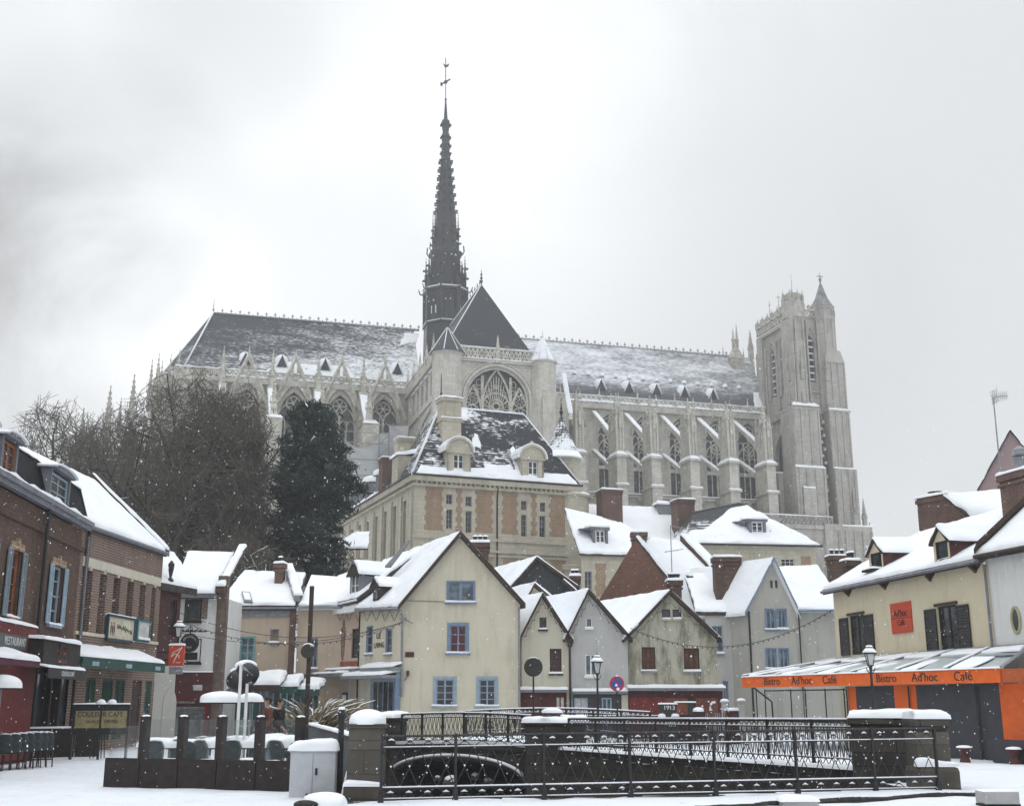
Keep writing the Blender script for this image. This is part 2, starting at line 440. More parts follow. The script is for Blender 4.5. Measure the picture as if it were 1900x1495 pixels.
WHITEP = plain('white paint', (.72, .73, .72), .6, .06, 4, .05)
BLUEP = plain('blue grey paint', (.17, .235, .33), .6, .12, 5, .08)
LBLUEP = plain('pale blue paint', (.27, .35, .43), .6, .12, 5, .08)
TURQ = plain('turquoise paint', (.20, .38, .38), .6, .12, 5, .08)
GREENP = plain('green paint', (.014, .058, .045), .6, .2, 5, .08)
REDP = plain('dark red paint', (.12, .009, .009), .6, .2, 4, .08)
MAROON = plain('maroon paint', (.075, .02, .02), .7, .3, 3, .1)
ORANGE = plain('orange paint', (.72, .12, .008), .5, .08, 4, .05)
REDSIGN = plain('red sign enamel', (.50, .055, .018), .4, .06, 4, 0)
ANTH = plain('anthracite panel', (.035, .037, .045), .5, .15, 3, .05)
CREAM = render_('cream render', (.60, .555, .435), .34, (.30, .27, .19), (.48, .72))
CREAM2 = render_('yellow cream render', (.60, .53, .385), .30, (.28, .24, .16), (.5, .74))
PALEC = render_('pale cream render', (.55, .52, .425), .34, (.26, .24, .18), (.48, .72))
GREYR = render_('pale grey render', (.46, .455, .44), .34, (.22, .22, .20), (.48, .72))
STAINR = render_('stained grey render', (.44, .42, .34), .9, (.13, .13, .09), (.43, .66))
MIDGR = render_('grey beige render', (.41, .40, .365), .32, (.2, .19, .16), (.48, .72))
WHITER = render_('white render', (.66, .66, .64), .3, (.33, .32, .29), (.5, .74))
BEIGER = render_('pinkish beige render', (.52, .42, .325), .32, (.27, .2, .14), (.48, .74))
PINKR = render_('salmon pink render', (.52, .395, .31), .3, (.25, .14, .09))
PLUMR = render_('pink grey render', (.30, .22, .22), .1)
DBRICK = bricks('brown brick darkened for shade', (.075, .040, .031), (.125, .068, .050), (.11, .095, .08), stain=.5)  # colour taken down to carry the shade lying on the left row
RBRICK = bricks('brown red brick', (.125, .066, .052), (.195, .105, .08), (.25, .215, .18), bh=.095, stain=.35, ms=.022)
ORBRICK = bricks('orange brown brick', (.25, .15, .092), (.34, .205, .125), (.36, .31, .24), bw=.42, bh=.16, stain=.3, ms=.03)
CHBRICK = bricks('chimney brick', (.115, .06, .05), (.17, .085, .068), (.17, .145, .125), bh=.09, stain=.4, ms=.015)
GABRICK = bricks('old red gable brick', (.15, .068, .05), (.20, .092, .068), (.16, .11, .09), bh=.09, stain=.35)
LIME = bricks('warm mansion limestone', (.455, .42, .335), (.525, .485, .39), (.39, .36, .29), .7, .35, .35, .015)
QSTONE = bricks('dark quay stone', (.042, .038, .034), (.075, .068, .058), (.03, .028, .026), .6, .3, .5, .015)
PSTONE = bricks('mossy pillar stone', (.080, .073, .061), (.118, .107, .088), (.06, .056, .046), .9, .42, .6, .012)
BARK = plain('dark bark', (.032, .027, .022), .95, .35, 5, .4)
TWIG = plain('brown twigs', (.095, .085, .070), .95, .3, 3, 0)
NEEDLE = plain('dark pine needles', (.022, .036, .030), .8, .45, .6, 0)
CONC = plain('grey concrete', (.36, .36, .36), .9, .1, 5, .2)
BOXG = plain('pale grey cabinet', (.44, .46, .48), .6, .06, 5, .08)
# ================================================================ ground, canal, bridge
# corners of the canal basin on the ground
FA = onz(706, 1487, 0); FB = onz(1742, 1465, 0)              # near iron fence
PR = at(1640, 1436, 27.2); PR.z = 0.0                        # right end of quay
PM = at(1030, 1392, 40.0); PM.z = 0.0                        # middle pier
PL_ = at(715, 1378, 44.5); PL_.z = 0.0                       # bridge left pier
NL = onz(660, 1484, 0)                                       # near left pillar
basin = [(FA.x - .9, FA.y + .15), (FB.x - .3, FB.y + .15), (PR.x, PR.y), (PM.x, PM.y), (PL_.x, PL_.y), (-6.5, 38.0)]
def inside(x, y, pl):
    c = False
    for i in range(len(pl)):
        (x1, y1), (x2, y2) = pl[i], pl[i - 1]
        if (y1 > y) != (y2 > y) and x < (x2 - x1) * (y - y1) / (y2 - y1) + x1: c = not c
    return c
def hill(x, y):
    r = math.hypot(x, y)
    h = 0
    if y > 58: h = min(1, (y - 58) / 110.0); h = 12.0 * h * h * (3 - 2 * h)
    return h
def gz(x, y):
    z = hill(x, y)
    if y < 48: z += .05 * noise.noise(Vector((x * .35, y * .35, 0))) + .025 * noise.noise(Vector((x * 1.3, y * 1.3, 3))) - .02
    return z
mb = MB()
import bisect
def axis(lo, hi, fine_lo, fine_hi, df, growth=1.25):
    a = []; x = fine_lo
    while x <= fine_hi + 1e-6: a.append(x); x += df
    d = df; x = a[-1]
    while x < hi: d *= growth; x += d; a.append(x)
    d = df; x = a[0]; b = []
    while x > lo: d *= growth; x -= d; b.append(x)
    return b[::-1] + a
xs = axis(-2500, 2500, -18, 20, .33); ys = axis(-400, 3000, 15, 50, .33)
idx = {}
def gv(i, j):
    if (i, j) not in idx:
        x, y = xs[i], ys[j]
        idx[(i, j)] = mb.add([(x, y, gz(x, y))])
    return idx[(i, j)]
bb = [(-5, 19), (12, 45)]
for i in range(len(xs) - 1):
    for j in range(len(ys) - 1):
        cx, cy = (xs[i] + xs[i + 1]) / 2, (ys[j] + ys[j + 1]) / 2
        if inside(cx, cy, basin): continue
        mb.face((gv(i, j), gv(i + 1, j), gv(i + 1, j + 1), gv(i, j + 1)))
struct('ground', mb, GSNOW, True)
# water of the canal
mb = MB(); mb.poly([(b[0], b[1], -2.3) for b in [(-9, 20), (14, 20), (14, 60), (-9, 60)]])
WATER = glassy('dark canal water', (.02, .022, .02), .1)
struct('water', mb, WATER)
# quay walls round the basin
def upright(mb, p, q, z0, z1, th=.35, out_=1):
    d = Vector((q[0] - p[0], q[1] - p[1], 0)).normalized(); n = Vector((-d.y, d.x, 0)) * th * out_
    mb.prism([(p[0], p[1], z0), (q[0], q[1], z0), (q[0] + n.x, q[1] + n.y, z0), (p[0] + n.x, p[1] + n.y, z0)], (0, 0, z1 - z0))
DECK = .18
t = thing('quay_wall', 'dark stone quay wall with a snowy top between the right pillar and the bridge', 'wall', (PR.x, PR.y, 0))
mb = MB(); p, q = (0, 0), (PM.x - PR.x, PM.y - PR.y)
upright(mb, p, q, -2.4, DECK, .5, -1)
mb.build('wall', QSTONE, t)
mb = MB(); d = Vector((q[0], q[1], 0)).normalized(); n = Vector((d.y, -d.x, 0))
a = Vector((0, 0, DECK)) - n * .12; b = Vector((q[0], q[1], DECK)) - n * .12
mb.pillow(a, b, b + n * 1.2, a + n * 1.2, .10, .4, .1, 3); mb.build('snow_cover', SNOW, t, True)
t = thing('canal_wall', 'mossy stone wall of the left canal bank below the grey parapet', 'wall', (PL_.x, PL_.y, 0))
mb = MB(); q = (-6.5 - PL_.x, 38.0 - PL_.y); q2 = (FA.x - .9 - PL_.x, FA.y + .15 - PL_.y)
upright(mb, (0, 0), q, -2.4, .05, .4, -1); upright(mb, q, q2, -2.4, .05, .4, -1); mb.build('wall', QSTONE, t)
# near bank wall just under the fence
t = thing('bank_wall', 'low stone edge of the canal under the near iron fence', 'wall', (FA.x, FA.y, 0))
mb = MB(); upright(mb, (-.9, .15), (FB.x - .3 - FA.x, FB.y + .15 - FA.y), -2.4, -.02, .35, -1); mb.build('wall', QSTONE, t)
# the bridge: arched side, deck, snow
BR = Fr(PL_.x, PL_.y, math.degrees(math.atan2(PM.y - PL_.y, PM.x - PL_.x)))
Lb = math.hypot(PM.x - PL_.x, PM.y - PL_.y)
t = fthing(BR, 'stone_bridge', 'dark stone arch bridge over the canal with a snowy deck', 'bridge')
def deckz(s): return DECK + .10 * math.sin(math.pi * s / Lb)
ax0, az = BR.px(728, 1436); ax1, _ = BR.px(978, 1452); ztop = BR.z(850, 1411)
mb = MB(); n = 24
cxm = (ax0 + ax1) / 2; hw = (ax1 - ax0) / 2; zs = -1.05
def archz(x):
    k = (x - cxm) / hw
    return zs + (ztop - zs) * math.sqrt(max(0, 1 - k * k))
xx = [0] + [ax0 + (ax1 - ax0) * (1 - math.cos(math.pi * k / n)) / 2 for k in range(n + 1)] + [Lb]
for k in range(len(xx) - 1):
    xa, xb = xx[k], xx[k + 1]
    def low(x): return -2.4 if (x <= ax0 or x >= ax1) else archz(x)
    la, lb = low(xa), low(xb)
    if k == 0 or k == len(xx) - 2: la = lb = -2.4
    else: la = archz(xa); lb = archz(xb)
    mb.poly([(xa, 0, la), (xb, 0, lb), (xb, 0, deckz(xb)), (xa, 0, deckz(xa))])
    if 0 < k < len(xx) - 2: mb.poly([(xa, 0, la), (xb, 0, lb), (xb, 5.5, lb), (xa, 5.5, la)])
mb.poly([(ax0, 0, -2.4), (ax0, 5.5, -2.4), (ax0, 5.5, archz(ax0)), (ax0, 0, archz(ax0))]); mb.poly([(ax1, 0, -2.4), (ax1, 5.5, -2.4), (ax1, 5.5, archz(ax1)), (ax1, 0, archz(ax1))])
mb.poly([(ax0 - .3, 5.4, -2.4), (ax1 + .3, 5.4, -2.4), (ax1 + .3, 5.4, 0), (ax0 - .3, 5.4, 0)])  # added backing: shuts the open canal passage so the arch looks dark inside
mb.build('arch_wall', QSTONE, t)
mb = MB()
mb.tube([(ax0 + (ax1 - ax0) * (1 - math.cos(math.pi * k / n)) / 2, -.07, archz(ax0 + (ax1 - ax0) * (1 - math.cos(math.pi * k / n)) / 2) + .10) for k in range(n + 1)], .10, 6)
mb.build('arch_ring', QSTONE, t)
mb = MB()
pts = [(ax0 + (ax1 - ax0) * (1 - math.cos(math.pi * k / n)) / 2) for k in range(1, n)]
mb.tube([(x, -.15, archz(x) + .20) for x in pts], [.015] + [.06] * (len(pts) - 2) + [.015], 6)
mb.build('arch_ring_snow', SNOW, t, True)
mb = MB()
for k in range(20):
    s0, s1 = Lb * k / 20, Lb * (k + 1) / 20
    mb.poly([(s0, -.12, deckz(s0) + .10), (s1, -.12, deckz(s1) + .10), (s1, 5.5, deckz(s1) + .16), (s0, 5.5, deckz(s0) + .16)])
    mb.poly([(s0, -.12, deckz(s0) - .01), (s1, -.12, deckz(s1) - .01), (s1, -.12, deckz(s1) + .10), (s0, -.12, deckz(s0) + .10)])
mb.build('deck_snow', SNOW, t, True)
mb = MB()
for k in range(20):
    s0, s1 = Lb * k / 20, Lb * (k + 1) / 20
    mb.prism([(s0, -.10, deckz(s0) - .16), (s1, -.10, deckz(s1) - .16), (s1, 5.4, deckz(s1) - .16), (s0, 5.4, deckz(s0) - .16)], (0, 0, .14))
mb.build('deck', QSTONE, t)
# debris lying in the arch, white with snow
for k, (u, v, r) in enumerate(((838, 1452, .28), (882, 1441, .16), (905, 1452, .2), (812, 1444, .12))):
    p = at(u, v, 42.3 + .2 * k)
    mb = MB(); mb.dome((0, 0, -r * .6), r, r * .8, r * 1.4, 12, 5, k * 3, .3, .8)
    o = mb.build('rock', [PSTONE], None, True); o.location = p
    tag(o, ['snow dusted rock lying in the bridge arch, the widest', 'small rock high under the bridge arch', 'rock at the right inside the bridge arch', 'smallest rock at the left inside the bridge arch'][k], 'rock')
    m2 = MB(); m2.dome((0, 0, r * .2), r * .8, r * .6, r * .75, 12, 5, k, .2, .7); m2.build('snow_cover', SNOW, o, True)
# kerb showing through the snow along the bottom of the square
mb = MB(); pr = None; rr = random.Random(2)
for k in range(46):
    q = onz(1290 + k * 12.3, 1494 - k * .62 + 1.5 * noise.noise(Vector((k * .4, 0, 0))), .05); w0 = .03 + .03 * rr.random() + .03 * noise.noise(Vector((k * .23, 5, 0)))
    if pr is not None:
        p0, w1 = pr; mb.prism([(p0.x, p0.y - w1, -.1), (q.x, q.y - w0, -.1), (q.x, q.y + w0, -.1), (p0.x, p0.y + w1, -.1)], (0, 0, .155 + .04 * noise.noise(q)))
    pr = (q, w0)
struct('kerb', mb, QSTONE)
# ================================================================ the cathedral
CF = Fr(-12.5, 209.4, 15.6)
CATH = fthing(CF, 'gothic_cathedral', 'huge pale stone gothic cathedral with a slender dark spire standing above the whole town', 'cathedral')
G0 = 10.0            # its ground
def part(mb, name, mat, par=None, smooth=False, label=None, bevel=0): return mb.build(name, mat, par if par is not None else CATH, smooth, bevel, label)
CHROOF = patchy('choir slates with snow', (.045, .05, .057), .46, .72, (.16, .16, .75), 1.0, 6.0, (56, 68.7, .13, -.05, -42, -6, -.10, .10), .5, .6)
NVROOF = patchy('nave slates dusted with snow', (.085, .09, .10), .36, .74, (.12, .12, .6), 1.0, 6.0, (56.5, 60.5, -.30, .06, 14, 60, .08, -.04))
TRSLATE = patchy('transept slates', (.045, .05, .056), .62, .85, (.2, .2, .5), 1.0, 5.0, (56, 68, .06, -.04))
def on(u, v, yz):                # local x, z where the sight line meets y = yz(z)
    y = yz(60)
    for _ in range(12):
        x, z = CF.px(u, v, y); y = yz(z)
    return x, y, z
EAVE, RIDGE = 55.0, 68.7
def roofy(z): return -8.6 * (RIDGE - z) / (RIDGE - EAVE)
def crest(mb, xa, xb, step=1.55):
    x = xa
    while x < xb:
        mb.box(x - .06, x + .06, -.06, .06, RIDGE, RIDGE + 1.0); mb.box(x - .26, x + .26, -.05, .05, RIDGE + .5, RIDGE + .68); x += step
        mb.box(x - step / 2 - .05, x - step / 2 + .05, -.05, .05, RIDGE, RIDGE + .45)
    mb.box(xa, xb, -.12, .12, RIDGE - .2, RIDGE + .18)
def pinnacle(mb, x, y, z0, h, w, crock=True, n=4):
    """gabled shaft with a crocketed spirelet"""
    mb.lathe(x, y, [(w * .75, z0), (w * .75, z0 + h * .33), (w * .95, z0 + h * .35), (w * .62, z0 + h * .40), (w * .08, z0 + h * .95), (w * .2, z0 + h * .96), (w * .02, z0 + h)], n, math.pi / 4)
    if crock:
        for k in range(1, 6):
            zz = z0 + h * (.40 + .09 * k); r = w * .62 * (1 - k / 6.2)
            for q in range(4):
                a = math.pi / 4 + q * math.pi / 2
                mb.box(x + r * math.cos(a) - .13 * w, x + (r) * math.cos(a) + .13 * w, y + r * math.sin(a) - .13 * w, y + r * math.sin(a) + .13 * w, zz, zz + .16 * w + .1)
    for q in range(4):               # little gables at the foot of the spirelet
        a = q * math.pi / 2; dx, dy = math.cos(a), math.sin(a)
        c = Vector((x + dx * w * .62, y + dy * w * .62, z0 + h * .36)); s_ = Vector((-dy, dx, 0)) * w * .5
        mb.prism([c - s_, c + s_, c + Vector((0, 0, h * .16))], (dx * .12 * w, dy * .12 * w, 0))
def tracery(mb, x0, x1, z0, zs, z1, y, lights=4, r=.13, M=None):
    """mullions, sub-arches and a foiled rose in the head of a pointed window"""
    w_ = x1 - x0; xm = (x0 + x1) / 2
    def T(p, rr=r): mb.tube([(a, y, b) for a, b in p], rr, 4)
    for k in range(1, lights):
        x = x0 + w_ * k / lights
        T([(x, z0), (x, zs - (0 if k * 2 != lights else -.3))], r * (1.25 if k * 2 == lights else .8))
    T(arch(x0, xm, zs - .2, zs + w_ * .42, 6)); T(arch(xm, x1, zs - .2, zs + w_ * .42, 6))
    for k in range(lights):
        T(arch(x0 + w_ * k / lights, x0 + w_ * (k + 1) / lights, zs - w_ * .22, zs + .05, 4), r * .7)
    rc = w_ * .235; zc = zs + (z1 - zs) * .55
    T([(xm + rc * math.cos(a * math.pi / 8), zc + rc * math.sin(a * math.pi / 8)) for a in range(17)])
    for a in range(6):
        T([(xm, zc), (xm + rc * math.cos(a * math.pi / 3), zc + rc * math.sin(a * math.pi / 3))], r * .7)
def balustrade(mb, sn, M, x0, x1, y, z0, h, step=.95, th=.25):
    """pierced parapet: rails and quatrefoil-like crosses, snow on the rail"""
    mb.M = M; sn.M = M
    mb.box(x0, x1, y - th / 2, y + th / 2, z0, z0 + .16); mb.box(x0, x1, y - th / 2, y + th / 2, z0 + h - .18, z0 + h)
    x = x0
    while x < x1 - .1:
        xe = min(x + step, x1)
        mb.bar((x, y, z0 + .1), (xe, y, z0 + h - .1), .17); mb.bar((xe, y, z0 + .1), (x, y, z0 + h - .1), .17)
        mb.box(x - .07, x + .07, y - .09, y + .09, z0, z0 + h); x += step
    sn.pillow((x0, y - th / 2 - .05, z0 + h), (x1, y - th / 2 - .05, z0 + h), (x1, y + th / 2 + .05, z0 + h), (x0, y + th / 2 + .05, z0 + h), .16, 1.2, .1, 1)
    mb.M = None; sn.M = None
# --- nave
NB = [18.9, 26.2, 32.5, 39.7, 47.1, 54.3]
nave_win = [22.5, 29.35, 36.1, 43.4, 50.7, 57.4]
mb = MB(); mb.wall([(9, G0), (61, G0), (61, 54.3), (9, 54.3)], [(c - 2.25, 37.0, c + 2.25, 53.0, 49.2) for c in nave_win], -8.2, .7)
mb.box(9, 61, -8.9, -8.2, 53.7, 54.3); mb.box(9, 61, -8.9, -7.6, 54.3, 54.62)
for c in nave_win:
    mb.tube([(a, -8.3, b) for a, b in arch(c - 2.5, c + 2.5, 49.2, 53.35, 8)], .22, 4)
part(mb, 'nave_wall', STONE)
for c in nave_win:
    m2 = MB(); tracery(m2, c - 2.25, c + 2.25, 37, 49.2, 53, -7.9, 4, .14)
    tracery(m2, c - 2.25, c + 2.25, 43.6, 46.2, 48.6, -7.95, 4, .12); m2.box(c - 2.25, c + 2.25, -8.1, -7.8, 42.6, 43.3)
    o = part(m2, 'window', STONEP)
    m3 = MB(); m3.poly([(c - 2.5, -7.6, 36.9), (c + 2.5, -7.6, 36.9), (c + 2.5, -7.6, 53.2), (c - 2.5, -7.6, 53.2)]); part(m3, 'pane', CGLASS, o)
mb = MB(); sn = MB(); balustrade(mb, sn, None, 9, 61, -8.75, 54.62, 1.45)
for k in range(13): pinnacle(mb, 12.2 + k * 3.75, -8.75, 54.6, 2.6 if k % 2 else 3.2, .42, False)
o = part(mb, 'nave_balustrade', STONEP); part(sn, 'snow_cover', SNOW, o, True)
mb = MB(); mb.slab((7, -8.6, EAVE), (62.5, -8.6, EAVE), (62.5, 0, RIDGE), (7, 0, RIDGE), .3); mb.slab((62.5, 8.6, EAVE), (7, 8.6, EAVE), (7, 0, RIDGE), (62.5, 0, RIDGE), .3)
nroof = part(mb, 'nave_roof', NVROOF)
mb = MB(); crest(mb, 8, 60.5); part(mb, 'roof_crest', GREYM, nroof)
m3 = MB(); m3.pillow((12, -9.0, EAVE - .15), (60.5, -9.0, EAVE - .15), (60.5, -8.0, EAVE + .9), (12, -8.0, EAVE + .9), .28, 1.2, .3, 5, .5)
m3.pillow((58.8, -8.6, EAVE), (61.4, -8.6, EAVE), (61.4, -5.5, EAVE + 4.9), (60.2, -5.5, EAVE + 4.9), .35, .8, .4, 8, .4)
part(m3, 'gutter_snow', SNOW, nroof, True)
def lucarne(par, u, v, w, h, mirror=False):
    x, y, z = on(u, v, roofy)
    m = MB(); d = h * .75
    m.prism([(x - w / 2, y - .25, z), (x + w / 2, y - .25, z), (x, y - .25, z + h)], (0, d + .3, 0)); o = part(m, 'lucarne', LEAD, par)
    m = MB()
    for s_ in (-1, 1): m.slab((x + s_ * w * .62, y - .45, z - .1), (x, y - .45, z + h + .12), (x, y + d + .4, z + h + .12), (x + s_ * w * .62, y + .5, z - .1), -.16)
    m.dome((x, y + .5 * h, z + h * .1), w * .8, h * .45, h * 1.15, 12, 5, u, .1); part(m, 'snow_cover', SNOW, o, True)
for u, v in ((1115, 723), (1167, 727), (1218, 731), (1270, 735), (1323, 740)): lucarne(nroof, u, v, 1.5, 1.9)
for k in range(13):
    x, y, z = on(1065 + k * 25.5, 692 + k * 2.3, roofy); m = MB(); m.dome((x, y, z - .2), .5, .5, .75, 8, 4, k, .2); part(m, 'vent_snow', SNOW, nroof, True)
# aisle wall with its snowy ledge
mb = MB(); mb.wall([(11, G0), (60, G0), (60, 36.6), (11, 36.6)], [], -16.4); mb.box(11, 60, -16.9, -16.4, 36.0, 36.4); mb.box(11, 60, -16.8, -8.2, 36.4, 36.6)
for k in range(16): mb.box(13 + k * 3, 13.8 + k * 3, -16.9, -16.4, 35.4, 36.0)
o = part(mb, 'aisle_wall', STONE)
m = MB(); m.pillow((11, -17, 36.6), (60, -17, 36.6), (60, -8.3, 37.4), (11, -8.3, 37.4), .22, 1.2, .2, 2); part(m, 'snow_cover', SNOW, o, True)
def flyer(par, x, p, q, w, th=.7, cres=2.2, name='flying_buttress'):
    """a raking arch from the wall (y,z)=p down to the pier q, snow on its back"""
    (ya, za), (yb, zb) = p, q
    m = MB(); n = 10; top = []; bot = []
    for k in range(n + 1):
        t_ = k / n; y = ya + (yb - ya) * t_; zt = za + (zb - za) * t_
        top.append((y, zt)); bot.append((y, zt - th - cres * (1 - math.sqrt(max(0, 1 - (1 - t_) ** 2))) * .0 - cres * t_ * t_))
    for k in range(n):
        m.prism([(x - w / 2, *top[k]), (x - w / 2, *top[k + 1]), (x - w / 2, *bot[k + 1]), (x - w / 2, *bot[k])], (w, 0, 0))
    o = part(m, name, STONEP, par)
    m = MB(); m.pillow((x - w / 2 - .08, ya, za), (x + w / 2 + .08, ya, za), (x + w / 2 + .08, yb, zb), (x - w / 2 - .08, yb, zb), .22, .9, .2, x, .2)
    part(m, 'flying_buttress_snow', SNOW, par, True)
def pier(x, wl=.92, zt=42.0, top=53.8, yf=-22.3, col=STONE):
    mb = MB(); yb = -17.6; yc = (yf + yb) / 2; hd = (yb - yf) / 2
    mb.box(x - wl, x + wl, yf, yb, G0, 36.9); mb.box(x - wl - .25, x + wl + .25, yf - .25, yb, 36.9, 37.25)
    mb.box(x - wl * .93, x + wl * .93, yf + .25, yb - .1, 37.25, zt)
    mb.frustum(x, yc, wl + .2, hd + .2, zt, wl + .2, hd + .2, zt + .35)
    mb.frustum(x, yc, wl + .15, hd + .15, zt + .35, .6, 1.6, zt + 1.1)
    mb.box(x - .62, x + .62, yf + .9, yb - .5, zt + .9, 48.2)
    for s_ in (-1, 1):              # shafts on the upper pier
        mb.box(x + s_ * .6 - .16, x + s_ * .6 + .16, yf + .7, yf + 1.1, zt + .9, 48.4)
        for k in range(3): mb.box(x + s_ * .62 - .1, x + s_ * .62 + .1, yf + 1.5 + k * 1.0, yf + 1.8 + k * 1.0, zt + .9, 48.3)
    mb.box(x - .1, x + .1, yf + .7, yf + 1.0, zt + .9, 48.4)
    root = part(mb, 'buttress', col)
    m = MB()
    for (dx, dy) in ((-.55, yf + 1.0), (.55, yf + 1.0), (-.55, yb - .6), (.55, yb - .6), (0, yf + .7), (-.7, yc)): pinnacle(m, x + dx, dy, 47.2, 4.1, .42)
    pinnacle(m, x, yc, 47.8, top - 47.8, .95)
    part(m, 'pinnacle', STONEP, root)
    m = MB()
    m.pillow((x - wl - .2, yf - .25, 37.25), (x + wl + .2, yf - .25, 37.25), (x + wl + .2, yf + .4, 37.3), (x - wl - .2, yf + .4, 37.3), .25, .5, .15, x)
    for s_ in (-1, 1):
        m.pillow((x + s_ * (wl + .2), yf - .05, zt + .35), (x + s_ * (wl + .2), yb - .1, zt + .35), (x + s_ * .55, yb - .5, zt + 1.1), (x + s_ * .55, yf + .9, zt + 1.1), .16, .6, .2, x + s_)
    m.pillow((x - wl - .1, yf - .1, zt + .35), (x + wl + .1, yf - .1, zt + .35), (x + .5, yf + 1.0, zt + 1.1), (x - .5, yf + 1.0, zt + 1.1), .18, .5, .15, x + 4)
    rr = random.Random(int(x * 10))
    for k in range(14):
        z = 48 + rr.random() * 4; r = .9 * (1 - (z - 48) / 6); a = -rr.random() * math.pi
        m.dome((x + r * math.cos(a) * .8, yc + r * math.sin(a) * 1.9, z), .17, .17, .17, 6, 3, k)
    part(m, 'snow_cover', SNOW, root, True)
    flyer(root, x, (-8.3, 53.3), (-18.4, 46.6), .75, .6, 1.2)
    flyer(root, x, (-8.3, 46.0), (-18.0, 40.9), .65, .5, .8)
    return root
for i, x in enumerate(NB): pier(x)
# --- choir and apse
CB = [-40.2, -32.0, -24.2, -16.4]; choir_win = [-44.0, -36.0, -28.1, -20.2, -12.6]
mb = MB(); mb.wall([(-48, G0), (-8, G0), (-8, 54.3), (-48, 54.3)], [(c - 2.6, 36, c + 2.6, 53.2, 48.6) for c in choir_win[1:]], -8.2, .8)
mb.box(-48, -8, -8.9, -8.2, 53.9, 54.3); mb.box(-48, -8, -8.9, -7.6, 54.3, 54.6)
for c in choir_win[1:]:
    for dx in (2.6, 2.95): mb.tube([(a, -8.35, b) for a, b in arch(c - dx, c + dx, 48.6, 53.2 + (dx - 2.6) * 1.1, 8)], .2, 4)
part(mb, 'choir_wall', STONE)
for c in choir_win[1:]:
    m2 = MB(); tracery(m2, c - 2.6, c + 2.6, 36, 48.6, 53.2, -7.8, 4, .15); o = part(m2, 'window', STONEP)
    m3 = MB(); m3.poly([(c - 2.8, -7.4, 36), (c + 2.8, -7.4, 36), (c + 2.8, -7.4, 53.4), (c - 2.8, -7.4, 53.4)]); part(m3, 'pane', CGLASS, o)
    m2 = MB(); zt = 59.0                         # steep pierced gable over the window
    for s_ in (-1, 1):
        m2.bar((c + s_ * 4.0, -8.95, 49.2), (c, -8.95, zt), .42)
        m2.prism([(c + s_ * 3.1, -8.75, 51.2), (c + s_ * .25, -8.75, 57.6), (c + s_ * .25, -8.75, 54.2), (c + s_ * 1.4, -8.75, 53.0), (c + s_ * 2.5, -8.75, 50.9)], (0, .12, 0))
    m2.tube([(c + .55 * math.cos(a * math.pi / 6), -8.95, 55.6 + .55 * math.sin(a * math.pi / 6)) for a in range(13)], .13, 4)
    pinnacle(m2, c, -8.95, 58.4, 2.2, .35); part(m2, 'window_gable', STONEP)
mb = MB(); sn = MB(); balustrade(mb, sn, None, -48, -7.5, -8.75, 54.6, 1.5, 1.05)
o = part(mb, 'choir_balustrade', STONEP); part(sn, 'snow_cover', SNOW, o, True)
for x in CB:
    mb = MB(); mb.box(x - .75, x + .75, -9.8, -8.2, 30, 53.5); pinnacle(mb, x, -9.2, 52.5, 7.6, .8)
    mb.box(x - 1.3, x + 1.3, -19.5, -15.2, G0, 45.6); mb.frustum(x, -17.3, 1.5, 2.3, 45.6, .8, 1.2, 46.6); pinnacle(mb, x, -17.3, 46.2, 7, .9); root = part(mb, 'buttress', STONEP)
    m = MB(); m.pillow((x - 1.4, -19.6, 45.7), (x + 1.4, -19.6, 45.7), (x + .8, -17.5, 46.6), (x - .8, -17.5, 46.6), .25, .5, .2, x); part(m, 'snow_cover', SNOW, root, True)
    flyer(root, x, (-9.6, 53.0), (-16.2, 46.8), 1.2, .9, 1.2)
ap = [(-42.3, -8.6), (-47.0, -7.6), (-50.4, -4.3), (-51.6, 0), (-50.4, 4.3), (-47.0, 7.6), (-42.3, 8.6)]
mb = MB(); mb.slab((-42.3, -8.6, EAVE), (-6, -8.6, EAVE), (-6, 0, RIDGE), (-42.3, 0, RIDGE), .3); mb.slab((-6, 8.6, EAVE), (-42.3, 8.6, EAVE), (-42.3, 0, RIDGE), (-6, 0, RIDGE), .3)
for k in range(6): mb.poly([(*ap[k], EAVE), (*ap[k + 1], EAVE), (-42.3, 0, RIDGE)])
croof = part(mb, 'choir_roof', CHROOF)
mb = MB(); crest(mb, -42.3, -5); mb.tube([(-42.3, 0, RIDGE), (-42.3, 0, RIDGE + 2.8)], [.12, .03], 5); part(mb, 'roof_crest', GREYM, croof)
m = MB(); m.tube([(-42.3, -.2, RIDGE + .1), (-47.0, -7.8, EAVE + .2)], .16, 5); m.tube([(-42.3, -.1, RIDGE + .1), (-50.4, -4.4, EAVE + .2)], .12, 5)
m.pillow((-41, -8.9, EAVE - .1), (-8.6, -8.9, EAVE - .1), (-8.6, -7.5, EAVE + 1.6), (-41, -7.5, EAVE + 1.6), .25, 1.0, .4, 4, .5)
m.pillow((-34, -8.2, EAVE + .6), (-17, -8.2, EAVE + .6), (-19, -6.2, EAVE + 3.8), (-31, -6.2, EAVE + 3.8), .16, .8, .5, 14, .7)
m.pillow((-9.2, -2.6, 64.6), (-5.6, -1.9, 65.7), (-5.2, -.5, 67.9), (-7.8, -.6, 67.8), .12, .5, .5, 9, .3)
part(m, 'roof_snow', SNOW, croof, True)
for u, v in ((455, 676), (523, 681), (603, 687), (737, 694)): lucarne(croof, u, v, 1.5, 2.0)
mb = MB()
for k in range(6):
    (xa, ya), (xb, yb) = ap[k], ap[k + 1]
    mb.poly([(xa, ya, G0), (xb, yb, G0), (xb, yb, 55.9), (xa, ya, 55.9)])
for k in range(1, 6): pinnacle(mb, ap[k][0] * 1.0 - .4, ap[k][1], 50, 9.4, .8)
part(mb, 'apse', STONEP)
